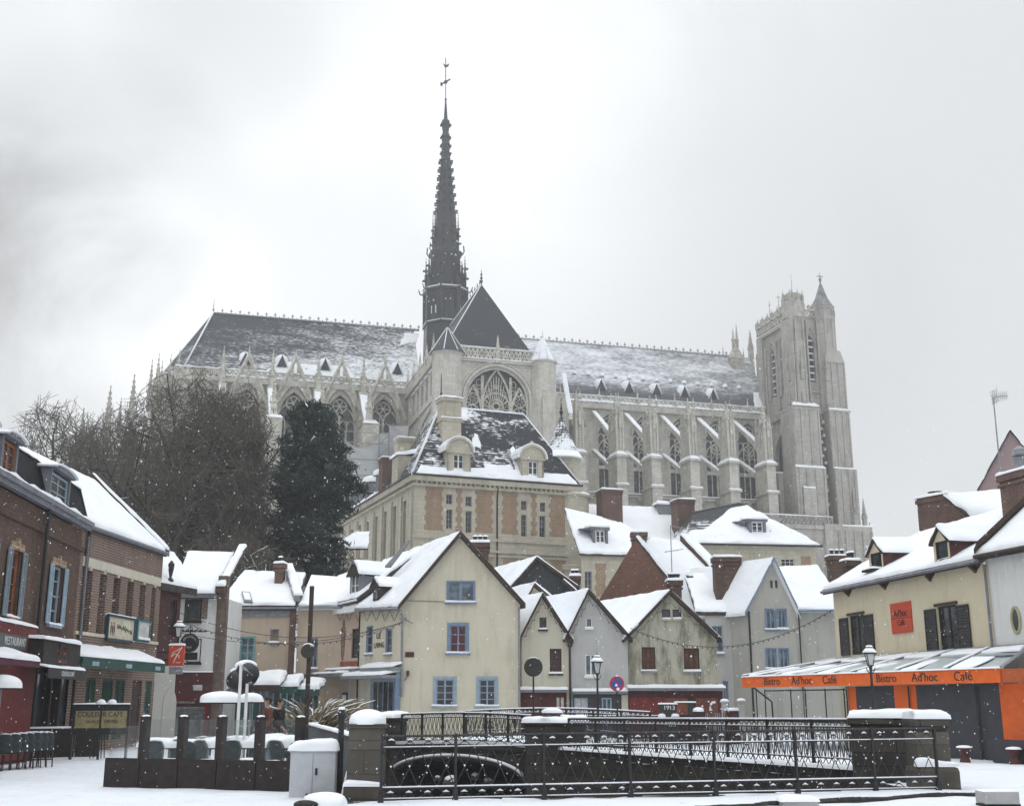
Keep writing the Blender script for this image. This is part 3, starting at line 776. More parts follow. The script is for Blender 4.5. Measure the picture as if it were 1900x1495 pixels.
mb = MB()                                        # tall pinnacles of the apse chapels seen through the bare trees
for (u, v, y, w_) in ((250, 693, -12, .95), (206, 714, -12, 1.0), (156, 755, -12, .9), (318, 655, -7, .6), (330, 657, -6, .6), (302, 668, -8, .6)):
    x, z = CF.px(u, v, y)
    if u < 300:
        mb.box(x - w_, x + w_, y - w_, y + w_, G0, z - 9.5); pinnacle(mb, x, y, z - 10, 10, w_ * 1.15)
        if u == 206:
            pinnacle(mb, x + 1.7, y + 1, z - 8, 6.3, .6)
    else: pinnacle(mb, x, y, z - 9, 9, w_)
part(mb, 'chapel_pinnacle', STONEG)
mb = MB()                                        # chapels below, glimpsed behind trunks
for k in range(4):
    x = -58 + k * 5.5; mb.lathe(x, -13, [(4, G0), (4, 30), (4.3, 30.2), (4.3, 31), (.2, 35)], 8)
part(mb, 'apse_chapel', STONEG)
# --- transept
mb = MB(); c = 1.1
mb.wall([(-9, G0), (10.3, G0), (10.3, 53.6), (-9, 53.6)], [(c - 5.45, 30, c + 5.45, 52.9, 47.2)], -34, 1.2)
for dx, y, rr in ((5.45, -34.1, .3), (5.0, -33.7, .22), (5.9, -34.1, .2)):
    mb.tube([(a, y, b) for a, b in [(c - dx, 36)] + arch(c - dx, c + dx, 47.2, 52.9 + (dx - 5.45) * 1.0, 14) + [(c + dx, 36)]], rr, 5)
mb.box(-5, 8, -34.5, -34, 53.2, 53.6); mb.box(-9, 10.3, -34, -30, 53.4, 53.62)
part(mb, 'transept_front', STONE)
m2 = MB()                                         # the great traceried window with its fan-like rose
def T(p, r): m2.tube([(a, -33.3, b) for a, b in p], r, 4)
for xm in (c - 2.25, c + 2.35): T([(xm, 34), (xm, 51.2)], .24); 
T(arch(c - 2.25, c + 2.35, 46.2, 52.4, 10), .17); T(arch(c - 5.3, c - 2.25, 44.3, 49.6, 8), .2); T(arch(c + 2.35, c + 5.3, 44.3, 49.6, 8), .2)
zc0 = 46.4                                         # a rose whose upper spokes shoot up into the arch
for k in range(25):
    a = math.pi * k / 12; ca, sa = math.cos(a), math.sin(a); up = 2.35 if sa > .15 else 1.0
    T([(c + .5 * ca, zc0 + .5 * sa), (c + 1.15 * ca, zc0 + 1.2 * sa), (c + 2.05 * ca * (1.0 - .18 * max(0, sa)), zc0 + 2.05 * sa * up)], .075)
for rr, w_ in ((.5, .09), (1.15, .08), (2.15, .12)): T([(c + rr * math.cos(a * math.pi / 14), zc0 + rr * math.sin(a * math.pi / 14)) for a in range(29)], w_)
for k in range(9): a = math.pi * (k + .5) / 9; T([(c + (1.9 - .3 * math.sin(a)) * math.cos(a) + .28 * math.cos(q * math.pi / 4), zc0 + 3.2 * math.sin(a) + .28 * math.sin(q * math.pi / 4)) for q in range(9)], .06)
for sx in (-1, 1):
    xc = c + sx * 3.85
    for (zc, rr) in ((47.4, .95), (45.2, 1.2), (42.8, 1.2)):
        T([(xc + rr * math.cos(a * math.pi / 8), zc + rr * math.sin(a * math.pi / 8)) for a in range(17)], .09)
        for k in range(8): T([(xc + .25 * math.cos(k * math.pi / 4), zc + .25 * math.sin(k * math.pi / 4)), (xc + rr * math.cos(k * math.pi / 4 + .2), zc + rr * math.sin(k * math.pi / 4 + .2))], .065)
    for (xa_, za_, r_) in ((2.75, 50.1, .5), (3.5, 49.2, .42), (4.5, 48.2, .4), (2.65, 48.8, .35)): T([(c + sx * xa_ + r_ * math.cos(a * math.pi / 6), za_ + r_ * math.sin(a * math.pi / 6)) for a in range(13)], .06)
o = part(m2, 'rose_window', STONEP)
m3 = MB(); m3.poly([(c - 5.6, -32.8, 30), (c + 5.6, -32.8, 30), (c + 5.6, -32.8, 53), (c - 5.6, -32.8, 53)]); part(m3, 'pane', CGLASS, o)
mb = MB(); sn = MB(); balustrade(mb, sn, None, -5, 8, -34.2, 53.62, 1.9, .7, .3); pinnacle(mb, 1.1, -34.2, 53.2, 4.6, .6)
sn.pillow((-5, -34.6, 53.62), (8, -34.6, 53.62), (8, -34.25, 53.62), (-5, -34.25, 53.62), .18, 1, .1, 6)
o = part(mb, 'transept_balustrade', STONEP); part(sn, 'snow_cover', SNOW, o, True)
for (x, r, zt, n, top, rc) in ((-6.95, 2.35, 54.2, 8, 58.6, 2.75), (8.65, 2.1, 54.0, 10, 58.3, 2.25)):
    mb = MB(); mb.lathe(x, -33.7, [(r + .15, G0), (r + .15, 42), (r, 42.4), (r, zt - .3), (r + .3, zt - .2), (r + .3, zt)], n, math.pi / 8); 
    mb.box(x - .8, x + .8, -36.3, -35.4, G0, 47.5)
    root = part(mb, 'stair_turret', STONE)
    m = MB(); m.lathe(x, -33.7, [(rc + .15, zt), (.06, top)], n, math.pi / 8); m.tube([(x, -33.7, top - .2), (x, -33.7, top + 1.2)], [.12, .03], 5); m.ball((x, -33.7, top + .1), .22)
    part(m, 'turret_roof', SLATE if x < 0 else patchy('turret slates under snow', (.08, .085, .09), .3, .5, (.5, .5, 1.2)), root)
    m = MB()
    for q in range(n):
        a = math.pi / 8 + q * 2 * math.pi / n
        m.tube([(x + (rc + .15) * math.cos(a), -33.7 + (rc + .15) * math.sin(a), zt + .05), (x + .06 * math.cos(a), -33.7 + .06 * math.sin(a), top)], [.11, .05], 4)
    if x < 0: m.pillow((x - .2, -36.1, zt + .25), (x + .9, -36.0, zt + .3), (x + .9, -35.6, zt + .95), (x + .3, -35.6, zt + .7), .2, .4, .2, 3)
    part(m, 'snow_cover', SNOW, root, True)
mb = MB(); apx = (.1, -27.2, RIDGE)
mb.poly([(-7.4, -32.3, EAVE), (7.9, -32.3, EAVE), apx]); mb.slab((-7.4, -32.3, EAVE), (-7.4, -6, EAVE), (0, 0, RIDGE), apx, .2); mb.slab((7.9, -6, EAVE), (7.9, -32.3, EAVE), apx, (0, 0, RIDGE), .2)
troof = part(mb, 'transept_roof', TRSLATE)
mb = MB()
for k in range(15):
    y = -26.5 + k * 1.7; mb.box(-.05, .05, y - .07, y + .07, RIDGE, RIDGE + .95); mb.box(-.05, .05, y - .25, y + .25, RIDGE + .45, RIDGE + .6)
mb.tube([(.1, -27.2, RIDGE - .3), (.1, -27.2, RIDGE + 2.6)], [.14, .04], 5)
for zz in (.5, 1.1, 1.7): mb.ball((.1, -27.2, RIDGE + zz), .3 - zz * .06)
part(mb, 'roof_crest', LEAD, troof)
m = MB(); m.tube([apx, (0, -4, RIDGE)], .2, 5)
m.tube([(.1, -27.2, RIDGE), (-7.4, -32.3, EAVE)], .1, 4)
m.pillow((-8.6, -31, EAVE - .2), (-8.6, -8.5, EAVE - .2), (-5.4, -8.5, EAVE + 3.6), (-5.4, -29.5, EAVE + 3.6), .3, .9, .4, 11, .4); part(m, 'roof_snow', SNOW, troof, True)
TM = Matrix.Translation((-8.4, -8.2, 0)) @ Matrix.Rotation(-math.pi / 2, 4, 'Z')      # east side wall of the transept
hol = []
for k in range(5): hol.append((5.2 + k * 3.7, 48.6, 7.0 + k * 3.7, 52.0))
mb = MB(TM); mb.wall([(0, G0), (25.8, G0), (25.8, 53.6), (0, 53.6)], hol, 0, .6)
mb.box(0, 25.8, -.5, 0, 53.1, 53.6); mb.box(0, 25.8, -.35, 0, 47.2, 47.5)
for h in hol:
    mb.box(h[0] - .25, h[2] + .25, -.3, 0, 52.15, 52.45); mb.box((h[0] + h[2]) / 2 - .1, (h[0] + h[2]) / 2 + .1, .1, .3, 48.6, 52)
for dz in (0, 1.9, 3.4):
    mb.tube([(4 + 20 * k / 14, -.25, 36.5 - dz + 9.8 * math.sqrt(max(0, 1 - ((14 - k) / 14) ** 2))) for k in range(15)], .28, 4)
for k in range(7): mb.box(3 + k * 3.5, 3.5 + k * 3.5, -.3, 0, G0, 45)
o = part(mb, 'transept_side', STONE)
m = MB(TM)
for h in hol: m.poly([(h[0], .55, h[1]), (h[2], .55, h[1]), (h[2], .55, h[3]), (h[0], .55, h[3])])
part(m, 'pane', CGLASS, o)
m = MB(TM)
for dz in (0, 1.9, 3.4): m.tube([(4 + 20 * k / 14, -.35, 36.75 - dz + 9.8 * math.sqrt(max(0, 1 - ((14 - k) / 14) ** 2))) for k in range(15)], .13, 4)
for h in hol: m.box(h[0] - .25, h[2] + .25, -.35, 0, 52.46, 52.6)
part(m, 'snow_cover', SNOW, o)
mb = MB(); sn = MB(); balustrade(mb, sn, TM, 0, 24.5, -.35, 53.6, 1.6, 1.0)
mb.M = TM
for k in range(5): pinnacle(mb, 2 + k * 5.4, -.35, 53.4, 4.6, .5)
mb.M = None
o = part(mb, 'transept_side_balustrade', STONEP); part(sn, 'snow_cover', SNOW, o, True)
# west side raking flyer of the transept, snow on its back
flyer(CATH, 13.2, (-30.5, 53.4), (-33.8, 46.0), .7, .5, .5, 'raking_arch')
mb = MB(); mb.box(11.0, 17.5, -20, -8, G0, 52.5); mb.box(16, 22, -17, -8, G0, 48); part(mb, 'corner_wall', STONE)
# --- the timber and lead spire
SPM = Matrix.Translation((0, 0, 69)) @ Matrix.Rotation(R(-.75), 4, 'Y') @ Matrix.Translation((0, 0, -69))
mb = MB(SPM)
mb.lathe(0, 0, [(4.35, 58), (4.15, 69.5), (4.35, 69.6), (4.35, 70.0), (4.05, 70.1), (3.95, 76.0), (4.3, 76.2), (4.3, 76.7), (3.1, 76.9), (2.8, 83.2), (3.2, 83.9), (3.25, 84.5), (2.6, 84.9),
                (2.3, 88.0), (1.95, 92), (.88, 104.2), (.95, 105.2), (.75, 105.6), (.95, 107.0), (.75, 107.6), (.85, 109), (.6, 109.8), (.85, 111.4), (.8, 112.2), (.4, 112.6), (.14, 116.6), (.26, 116.9), (.08, 117.2), (.04, 125.2)], 8, math.pi / 8)
for q in range(8):                                # ribs, two stages of open pinnacles, crockets
    a = math.pi / 8 + q * math.pi / 4; ca, sa = math.cos(a), math.sin(a)
    mb.box(4.05 * ca - .28, 4.05 * ca + .28, 4.05 * sa - .28, 4.05 * sa + .28, 69.5, 77.4)
    mb.tube([(4.1 * ca, 4.1 * sa, 76.2), (4.9 * ca, 4.9 * sa, 76.5), (5.2 * ca, 5.2 * sa, 77.4)], [.16, .14, .08], 4)     # gargoyles
    pinnacle(mb, 3.75 * ca, 3.75 * sa, 76.6, 7.2, .42); pinnacle(mb, 3.3 * ca, 3.3 * sa, 77.4, 5.2, .3)
    for zz in (78.6, 81): mb.bar((3.7 * ca, 3.7 * sa, zz), (2.7 * ca, 2.7 * sa, zz + .9), .14)
    for zz, r_ in ((79, 4.15), (81, 4.05)): mb.box(r_ * ca - .3, r_ * ca + .3, r_ * sa - .3, r_ * sa + .3, zz, zz + .22)
    pinnacle(mb, 2.45 * ca, 2.45 * sa, 85.0, 8.4, .28)
    mb.tube([(3.2 * ca, 3.2 * sa, 83.9), (3.6 * ca, 3.6 * sa, 84.6), (3.5 * ca, 3.5 * sa, 85.8)], .12, 4)
    for k in range(3):
        z = 86.2 + k * 1.5; r_ = 2.75 - k * .12
        mb.box(r_ * ca - .3, r_ * ca + .3, r_ * sa - .3, r_ * sa + .3, z, z + .16)
    for k in range(7):
        z = 92.6 + k * 1.75; r_ = 1.95 - (z - 92) * .088
        for dz in (0, .42): mb.box((r_ + .22) * ca - .24, (r_ + .22) * ca + .24, (r_ + .22) * sa - .24, (r_ + .22) * sa + .24, z + dz, z + dz + .17)
    for (z, r_) in ((105.2, 1.0), (106.8, 1.0), (108.6, .95), (111.3, .95)):
        mb.ball((r_ * ca, r_ * sa, z), .24, 6, 4)
    a2 = a + math.pi / 8; c2, s2 = math.cos(a2), math.sin(a2)
    for k in (-1, 0, 1):
        mb.bar((3.72 * c2 - k * 1.0 * s2, 3.72 * s2 + k * 1.0 * c2, 70.2), (3.72 * c2 - k * 1.0 * s2, 3.72 * s2 + k * 1.0 * c2, 75.4), .16)
        mb.bar((2.75 * c2 - k * .7 * s2, 2.75 * s2 + k * .7 * c2, 77), (2.65 * c2 - k * .7 * s2, 2.65 * s2 + k * .7 * c2, 83), .15)
    mb.bar((3.75 * c2 - 1.3 * s2, 3.75 * s2 + 1.3 * c2, 74.2), (3.75 * c2, 3.75 * s2, 75.6), .18); mb.bar((3.75 * c2 + 1.3 * s2, 3.75 * s2 - 1.3 * c2, 74.2), (3.75 * c2, 3.75 * s2, 75.6), .18)
root = part(mb, 'spire', LEAD)
m = MB(SPM); m.tube([(0, 0, 116), (0, 0, 126)], .09, 5)
m.bar((-.95, -.2, 119.9), (.95, .3, 121.6), .22); m.bar((-.9, -.2, 119.6), (-.95, -.2, 120.3), .3); m.ball((0, 0, 120.7), .38); part(m, 'spire_cross', LEAD, root)
m = MB(SPM); m.ball((0, 0, 124.2), .3, 8, 6); m.prism([(-.1, -.1, 124.2), (.7, -.1, 124.9), (.5, -.1, 124.1)], (0, .15, 0)); m.prism([(.1, -.1, 124.2), (-.55, -.1, 124.7), (-.35, -.1, 124.2)], (0, .15, 0)); part(m, 'weathercock', LEAD, root)
m = MB(SPM)
for q in range(8):
    a = math.pi / 8 + q * math.pi / 4; b_ = a + math.pi / 4
    m.tube([(4.3 * math.cos(a), 4.3 * math.sin(a), 76.78), (4.3 * math.cos(b_), 4.3 * math.sin(b_), 76.78)], .12, 4)
    m.tube([(4.35 * math.cos(a), 4.35 * math.sin(a), 70.06), (4.35 * math.cos(b_), 4.35 * math.sin(b_), 70.06)], .09, 4)
rr = random.Random(3)
for k in range(60):
    a = rr.random() * 6.28; z = rr.choice((77.2, 77.4, 79.2, 81.3, 83.2, 84.6, 86.4, 87.9, 73.8, 74.6)) + rr.random() * .3; r_ = 4.0 if z < 76 else (2.95 if z < 84 else 2.75 - (z - 84) * .1)
    m.ball((r_ * math.cos(a), r_ * math.sin(a), z), .10 + rr.random() * .07, 5, 4)
for q in (3.75, 4.0, 5.0, 5.35):
    m.bar((3.78 * math.cos(q), 3.78 * math.sin(q), 71.5), (3.78 * math.cos(q), 3.78 * math.sin(q), 73), .14)
part(m, 'snow_cover', SNOW, root)
# --- north-west tower
TX0, TX1, TY0, TY1 = 61.6, 69.6, -20.0, -6.4
mb = MB()
ET = Matrix.Translation((TX0, TY1, 0)) @ Matrix.Rotation(-math.pi / 2, 4, 'Z')
mb.M = ET; LT = TY1 - TY0
mb.wall([(0, 30), (LT, 30), (LT, 71), (0, 71)], [(4.2, 57.6, 6.2, 67.0, 65.2), (8.4, 57.6, 10.4, 67.0, 65.2), (4, 38, 9.5, 50, 46)], 0, .9)
for (xa, xb) in ((4.2, 6.2), (8.4, 10.4)):
    for dx in (.3, .8): mb.tube([(p, -.15, q) for p, q in [(xa - dx, 57)] + arch(xa - dx, xb + dx, 65.2, 67.1 + dx * 1.6, 8) + [(xb + dx, 57)]], .2, 4)
mb.box(0, 2.2, -.6, 0, 53, 70); mb.box(2.5, 3.1, -.4, 0, 53, 68); mb.box(7.1, 7.5, -.5, 0, 53, 68); mb.box(11.0, 11.4, -.4, 0, 53, 68); mb.box(0, LT, -.6, 0, 70.0, 70.6); mb.box(0, LT, -.5, 0, 52.8, 53.6)
mb.M = None
mb.wall([(TX0, G0), (TX1 + .6, G0), (TX1, 71), (TX0, 71)], [(63.9, 58.6, 65.6, 67.6, 65.8), (64.6, 33.5, 67.0, 51.8, 48.5)], TY0, .9)
for dx in (.25, .7): mb.tube([(p, TY0 - .15, q) for p, q in arch(63.9 - dx, 65.6 + dx, 65.8, 67.7 + dx * 1.9, 8)], .2, 4)
mb.box(TX0, TX1, TY0 + 1, TY1, G0, 30)
mb.box(TX1 - .3, TX1, TY0 + .5, TY1, 30, 71); mb.box(TX0, TX1, TY1 - .3, TY1, 30, 71); mb.box(TX0, TX1, TY0 + .2, TY1, 70.6, 71)
# corner masses
mb.box(60.2, 63.4, TY0 - 1.3, TY0 + 2.4, 53.2, 71); mb.box(60.7, 62.9, TY0 - 1.6, TY0 + 1.6, 53.2, 66)
mb.box(58.9, 64.4, TY0 - 2.4, TY0 + 2, 42, 52.9); mb.box(59.1, 64.2, TY0 - 2.2, TY0 + 2, 52.9, 53.3)
mb.box(57.6, 60.2, TY0 + 1.5, TY0 + 6, G0, 41.5); mb.box(58.5, 64.5, TY0 - 3.2, TY0 + 2, 31, 41.8)
mb.box(59.5, 62, TY0 - 3.7, TY0 - 3.2, 31, 38)
mb.box(66.8, 70.3, TY0 - 1.8, TY0 + 2, 53, 62); mb.box(66.4, 70.6, TY0 - 2.2, TY0 + 2, 42, 52.9); mb.box(66.4, 70.9, TY0 - 2.8, TY0 + 2, 31, 42)
mb.frustum(68.6, TY0, 1.9, 2.1, 62, 1.4, 1.6, 64.5)
mb.box(58.8, 64.6, TY0 - 2.5, TY0 + 2, 52.6, 52.9); mb.box(66.2, 70.8, TY0 - 2.4, TY0 + 2, 52.6, 52.95); mb.box(63, 67, TY0 - .5, TY0, 52.5, 53.0)
mb.lathe(68.0, TY0 + .3, [(2.0, 53), (2.0, 70.4), (2.25, 70.6), (2.25, 71.2), (1.95, 71.3), (1.95, 72.6), (2.15, 72.8), (2.15, 73.3)], 8, math.pi / 8)
for q in range(8):
    a = math.pi / 8 + q * math.pi / 4; mb.box(68 + 2.0 * math.cos(a) - .14, 68 + 2.0 * math.cos(a) + .14, TY0 + .3 + 2.0 * math.sin(a) - .14, TY0 + .3 + 2.0 * math.sin(a) + .14, 60, 73.6); pinnacle(mb, 68 + 2.1 * math.cos(a), TY0 + .3 + 2.1 * math.sin(a), 71.2, 2.6, .28, False)
tc_ = MB(); tc_.lathe(68.0, TY0 + .3, [(2.3, 73.2), (1.15, 75.2), (.1, 78.4), (.3, 78.6), (.06, 78.9), (.04, 80.4)], 8, math.pi / 8)
tc_.bar((67.4, TY0 + .3, 79.6), (68.6, TY0 + .3, 79.6), .14); tc_.ball((68, TY0 + .3, 79.0), .3); part(tc_, 'turret_cap', plain('grey lead cap', (.20, .2, .2), .7, .3, 1))
for (x_, ys) in ((60.2, TY0 + .2), (61.8, TY0 - 1.65), (63.4, TY0 - .2), (66.7, TY0 - 1.85), (70.3, TY0 - .6)):      # canopied niches half way up the corners
    pinnacle(mb, x_, ys, 58.5, 6.2, .6); mb.box(x_ - .35, x_ + .35, ys - .35, ys + .35, 54, 56)
for xq in (60.3, 61.0, 62.6, 63.3): mb.box(xq - .12, xq + .12, TY0 - 1.75, TY0 - 1.2, 53.4, 70)
for xq in (59.2, 60.6, 62.4, 64.1): mb.box(xq - .14, xq + .14, TY0 - 2.6, TY0 - 2.3, 42.3, 52.6); mb.box(xq - .14, xq + .14, TY0 - 3.4, TY0 - 3.1, 31.4, 41.6)
for xq in (66.6, 67.8, 69.2, 70.4): mb.box(xq - .14, xq + .14, TY0 - 2.4, TY0 - 2.1, 42.3, 52.6); mb.box(xq - .12, xq + .12, TY0 - 2, TY0 - 1.7, 53.2, 62); mb.box(xq - .14, xq + .14, TY0 - 3, TY0 - 2.7, 31.4, 41.8)
for zq in (46, 49.5, 35.5, 56.5): mb.box(64.4, 66.6, TY0 - .3, TY0, zq, zq + .35)
# stepped outer buttress of the west front
prev = 70.4
for k, (zt, xr) in enumerate(((57, 70.6), (53, 70.8), (49, 71.0), (44, 71.3), (40, 71.6), (36, 72.0), (33, 72.5))):
    mb.box(67.5, xr, TY0 + .4 * k - 1, TY1 + 8, G0 if k == 6 else zt - 5, zt)
    mb.tube([(xr - .1, TY0 - .6 + .4 * k, zt), (xr + .7, TY0 - .8 + .4 * k, zt - .1)], [.22, .1], 4)
    for j in range(3): mb.box(xr - .05, xr + .22, TY0 - .8, TY0 - .4, zt - 1.2 * j - 1, zt - 1.2 * j - .7)
mb.box(64.5, 72.0, TY0 - 4.6, TY0, G0, 31.4); mb.box(62.5, 66, TY0 - 4.9, TY0 - 4.2, G0, 31.6)
pinnacle(mb, 69.6, TY0 - 3.2, 31.2, 7.5, .8); pinnacle(mb, 71.6, TY0 - 3.0, 31.2, 5.6, .6); pinnacle(mb, 72.8, TY0 - 2.6, 24, 8.6, .75); mb.box(72.0, 73.4, TY0 - 3.4, TY0 + 4, G0, 24.5)
for k in range(5):
    mb.tube([(73.2, TY0 - 3.5, 24 - 3 * k), (73.9, TY0 - 3.7, 23.9 - 3 * k)], .2, 4)
    mb.box(64.8 + 1.7 * k, 65.1 + 1.7 * k, TY0 - 4.9, TY0 - 4.6, G0, 30.5)
for k in range(14):
    mb.box(64.3 + (k % 2) * .5, 64.7 + (k % 2) * .5, TY0 - 2.5, TY0 - .2, 34 + k * 1.25, 34.5 + k * 1.25)
tower = part(mb, 'bell_tower', STONED)
m = MB()                                          # parapet, finials
sn = MB(); balustrade(m, sn, ET, 0, LT, -.35, 71, 1.5, 1.1, .4); balustrade(m, sn, None, TX0, TX1, TY0 - .3, 71, 1.4, 1.1, .4)
m.M = None
for k in range(7):
    y = TY1 - .4 - k * 2.0; m.box(TX0 - .7, TX0 + .1, y - .35, y + .35, 72.4, 73.6 + .25 * (k % 2)); pinnacle(m, TX0 - .3, y, 73.2, 1.5, .3, False)
for k in range(4): m.box(63.4 + k * 1.2, 63.9 + k * 1.2, TY0 - .6, TY0, 72.3, 73.3)
m.lathe(61.9, TY0 + .3, [(2.1, 70.5), (2.15, 73.6), (1.8, 73.7), (1.7, 75.2)], 8, math.pi / 8); m.box(60.8, 62.9, TY0 - .6, TY0 + 1.4, 75.1, 75.5)
for q in range(8):
    a = q * math.pi / 4; pinnacle(m, 61.9 + 1.9 * math.cos(a), TY0 + .3 + 1.9 * math.sin(a), 73.6, 2.4, .34, False)
m.tube([(61.9, TY0 + .3, 75.2), (61.9, TY0 + .3, 79.6)], [.12, .03], 4); m.tube([(TX0, TY1 - 5, 72.5), (TX0, TY1 - 5, 77)], [.14, .04], 4); m.bar((TX0, TY1 - 5.4, 76), (TX0, TY1 - 4.6, 76), .12)
m.tube([(TX0, TY0 + 5, 72.5), (TX0, TY0 + 5, 77.2)], [.14, .04], 4); m.bar((TX0 - .4, TY0 + 5, 76.4), (TX0 + .4, TY0 + 5, 76.4), .12)
for k in range(6): m.bar((TX0 + .4, TY0 + 5 - k * .8, 74.2 + k * .35), (TX0 + .4, TY0 + 4.4 - k * .8, 75.3 + k * .3), .1)
o = part(m, 'tower_parapet', STONEG, tower); part(sn, 'snow_cover', SNOW, tower, True)
m = MB()
def louvre(M, xa, xb, z0, z1, y):
    m.M = M; m.cur = 0; m.poly([(xa, y + .6, z0), (xb, y + .6, z0), (xb, y + .6, z1), (xa, y + .6, z1)])
    n_ = 7
    for k in range(n_):
        z = z0 + .3 + (z1 - z0 - 1.4) * k / (n_ - 1); m.cur = 0; m.slab((xa, y, z), (xb, y, z), (xb, y + .55, z + .7), (xa, y + .55, z + .7), .1)
        m.cur = 1; m.slab((xa + .1, y - .05, z + .06), (xb - .1, y - .05, z + .06), (xb - .1, y + .2, z + .35), (xa + .1, y + .2, z + .35), -.1)
    m.M = None
louvre(ET, 4.2, 6.2, 57.6, 66.9, .25); louvre(ET, 8.4, 10.4, 57.6, 66.9, .25); louvre(None, 63.9, 65.6, 58.6, 67.5, TY0 + .25)
m.cur = 0; m.poly([(64.6, TY0 + .8, 33), (67, TY0 + .8, 33), (67, TY0 + .8, 52), (64.6, TY0 + .8, 52)]); m.M = ET; m.poly([(4, .8, 38), (9.5, .8, 38), (9.5, .8, 50), (4, .8, 50)]); m.M = None
part(m, 'louvre', [SLATE, SNOW], tower)
m = MB()
m.pillow((58.9, TY0 - 2.4, 53.3), (64.5, TY0 - 2.4, 53.3), (64.3, TY0 - 1.2, 54.1), (60, TY0 - 1.2, 54.1), .25, .6, .2, 2); m.pillow((66.4, TY0 - 2.3, 52.95), (70.6, TY0 - 2.3, 52.95), (70.3, TY0 - 1.7, 53.3), (66.6, TY0 - 1.7, 53.3), .22, .6, .2, 4)
m.pillow((58.5, TY0 - 3.2, 41.8), (64.5, TY0 - 3.2, 41.8), (64.3, TY0 - 2.3, 42.2), (58.8, TY0 - 2.3, 42.2), .22, .6, .2, 7); m.pillow((66.4, TY0 - 2.8, 42), (70.6, TY0 - 2.8, 42), (70.5, TY0 - 2.2, 42.2), (66.5, TY0 - 2.2, 42.2), .2, .6, .2, 9)
m.pillow((59.6, TY0 - 3.7, 38), (62, TY0 - 3.7, 38), (62, TY0 - 3.2, 38.2), (59.6, TY0 - 3.2, 38.2), .2, .6, .2, 9)
m.pillow((57.6, TY0 + 1.5, 41.5), (60.2, TY0 + 1.5, 41.5), (60.2, TY0 + 6, 41.7), (57.6, TY0 + 6, 41.7), .25, .6, .2, 3)
m.pillow((66, TY0 - 4.6, 31.4), (72.6, TY0 - 4.6, 31.4), (72.6, TY0 - 3, 31.5), (66, TY0 - 3, 31.5), .25, .6, .2, 3)
part(m, 'ledge_snow', SNOW, tower, True)
mb = MB(); sn = MB(); mb.box(46, 65.5, TY0 - 4.4, TY0 - 2, G0, 31.2); balustrade(mb, sn, None, 46, 64.5, TY0 - 4.2, 31.3, 1.6, .8, .3); mb.box(45.8, 65, TY0 - 4.7, TY0 - 4.4, 30.6, 31.3)
for xa in (57.4, 60.7): mb.tube([(p, TY0 - 4.45, q) for p, q in arch(xa, xa + 2.6, 24, 28.5, 8)], .2, 4)
o = part(mb, 'gallery', STONED); part(sn, 'snow_cover', SNOW, o, True)
# lead turret and pinnacles of the west front behind the nave ridge
mb = MB(); x, z = CF.px(1365, 664, -1); mb.frustum(x, -1, 1.5, 1.0, z - 3.5, 1.4, 1.0, z - .3); mb.frustum(x, -1, 1.55, 1.1, z - .3, .35, .3, z + 2.2)
for dx, hh in ((-.35, 6.2), (.45, 7.4)): mb.lathe(x + dx, -1, [(.34, z + 1.5), (.38, z + 3.6), (.5, z + 3.7), (.30, z + 4.0), (.03, z + hh)], 6)
for (u, v, w_) in ((1391, 612, .62), (1406, 630, .58), (1341, 640, .3), (1379, 646, .35)):
    x2, zt = CF.px(u, v, 1); mb.box(x2 - w_ * .6, x2 + w_ * .6, .4, 1.6, 60, zt - 5); pinnacle(mb, x2, 1, zt - 6.5, 6.5, w_ * 1.25)
part(mb, 'west_front_pinnacle', STONEG)
for k in range(6): pass
# scaffold sheets against the choir
sc_ = thing('scaffold', 'light grey scaffold sheeting hung in front of the cathedral choir beside the transept', 'scaffold', (CF.o[0], CF.o[1], 0), CF.a)
SHEET = plain('scaffold sheet', (.42, .43, .43), .8, .12, .4, .1)
def sheet_(u0, v0, u1, v1, y, sag=0):
    m = MB(); n = 10; rows = []
    for j in range(n + 1):
        row = []
        for i in range(n + 1):
            x, z = CF.px(u0 + (u1 - u0) * i / n, v0 + (v1 - v0) * j / n, y)
            z -= sag * math.sin(math.pi * i / n) * (1 - j / n)
            row.append((x, y + .25 * noise.noise(Vector((x * .6, z * .3, 0))), z))
        rows.append(m.add(row))
    for j in range(n):
        for i in range(n): m.face((rows[j] + i, rows[j] + i + 1, rows[j + 1] + i + 1, rows[j + 1] + i))
    return m.build('sheet', SHEET, sc_, True)
sheet_(643, 818, 703, 1000, -21, 1.2); sheet_(722, 790, 758, 862, -19); sheet_(704, 803, 721, 980, -19.5)
m = MB()
for u in (640, 704, 722, 758):
    for v0 in (775,):
        x, zt = CF.px(u, 800, -21.4); m.tube([(x, -21.4, G0), (x, -21.4, zt + (3 if u == 704 else 0))], .1, 5)
for v in (800, 820, 850, 880, 910, 940):
    xa, z = CF.px(640, v, -21.4); xb, _ = CF.px(722, v + 6, -21.4); m.tube([(xa, -21.4, z), (xb, -21.4, z)], .07, 4)
for k in range(10):
    z = 24 + k * 2; xa = CF.x(704, 900, -21.4); xb = CF.x(720, 900, -21.4); m.tube([(xa, -21.4, z), (xb, -21.4, z + 1.6)], .06, 4)
m.build('pole', GREYM, sc_)
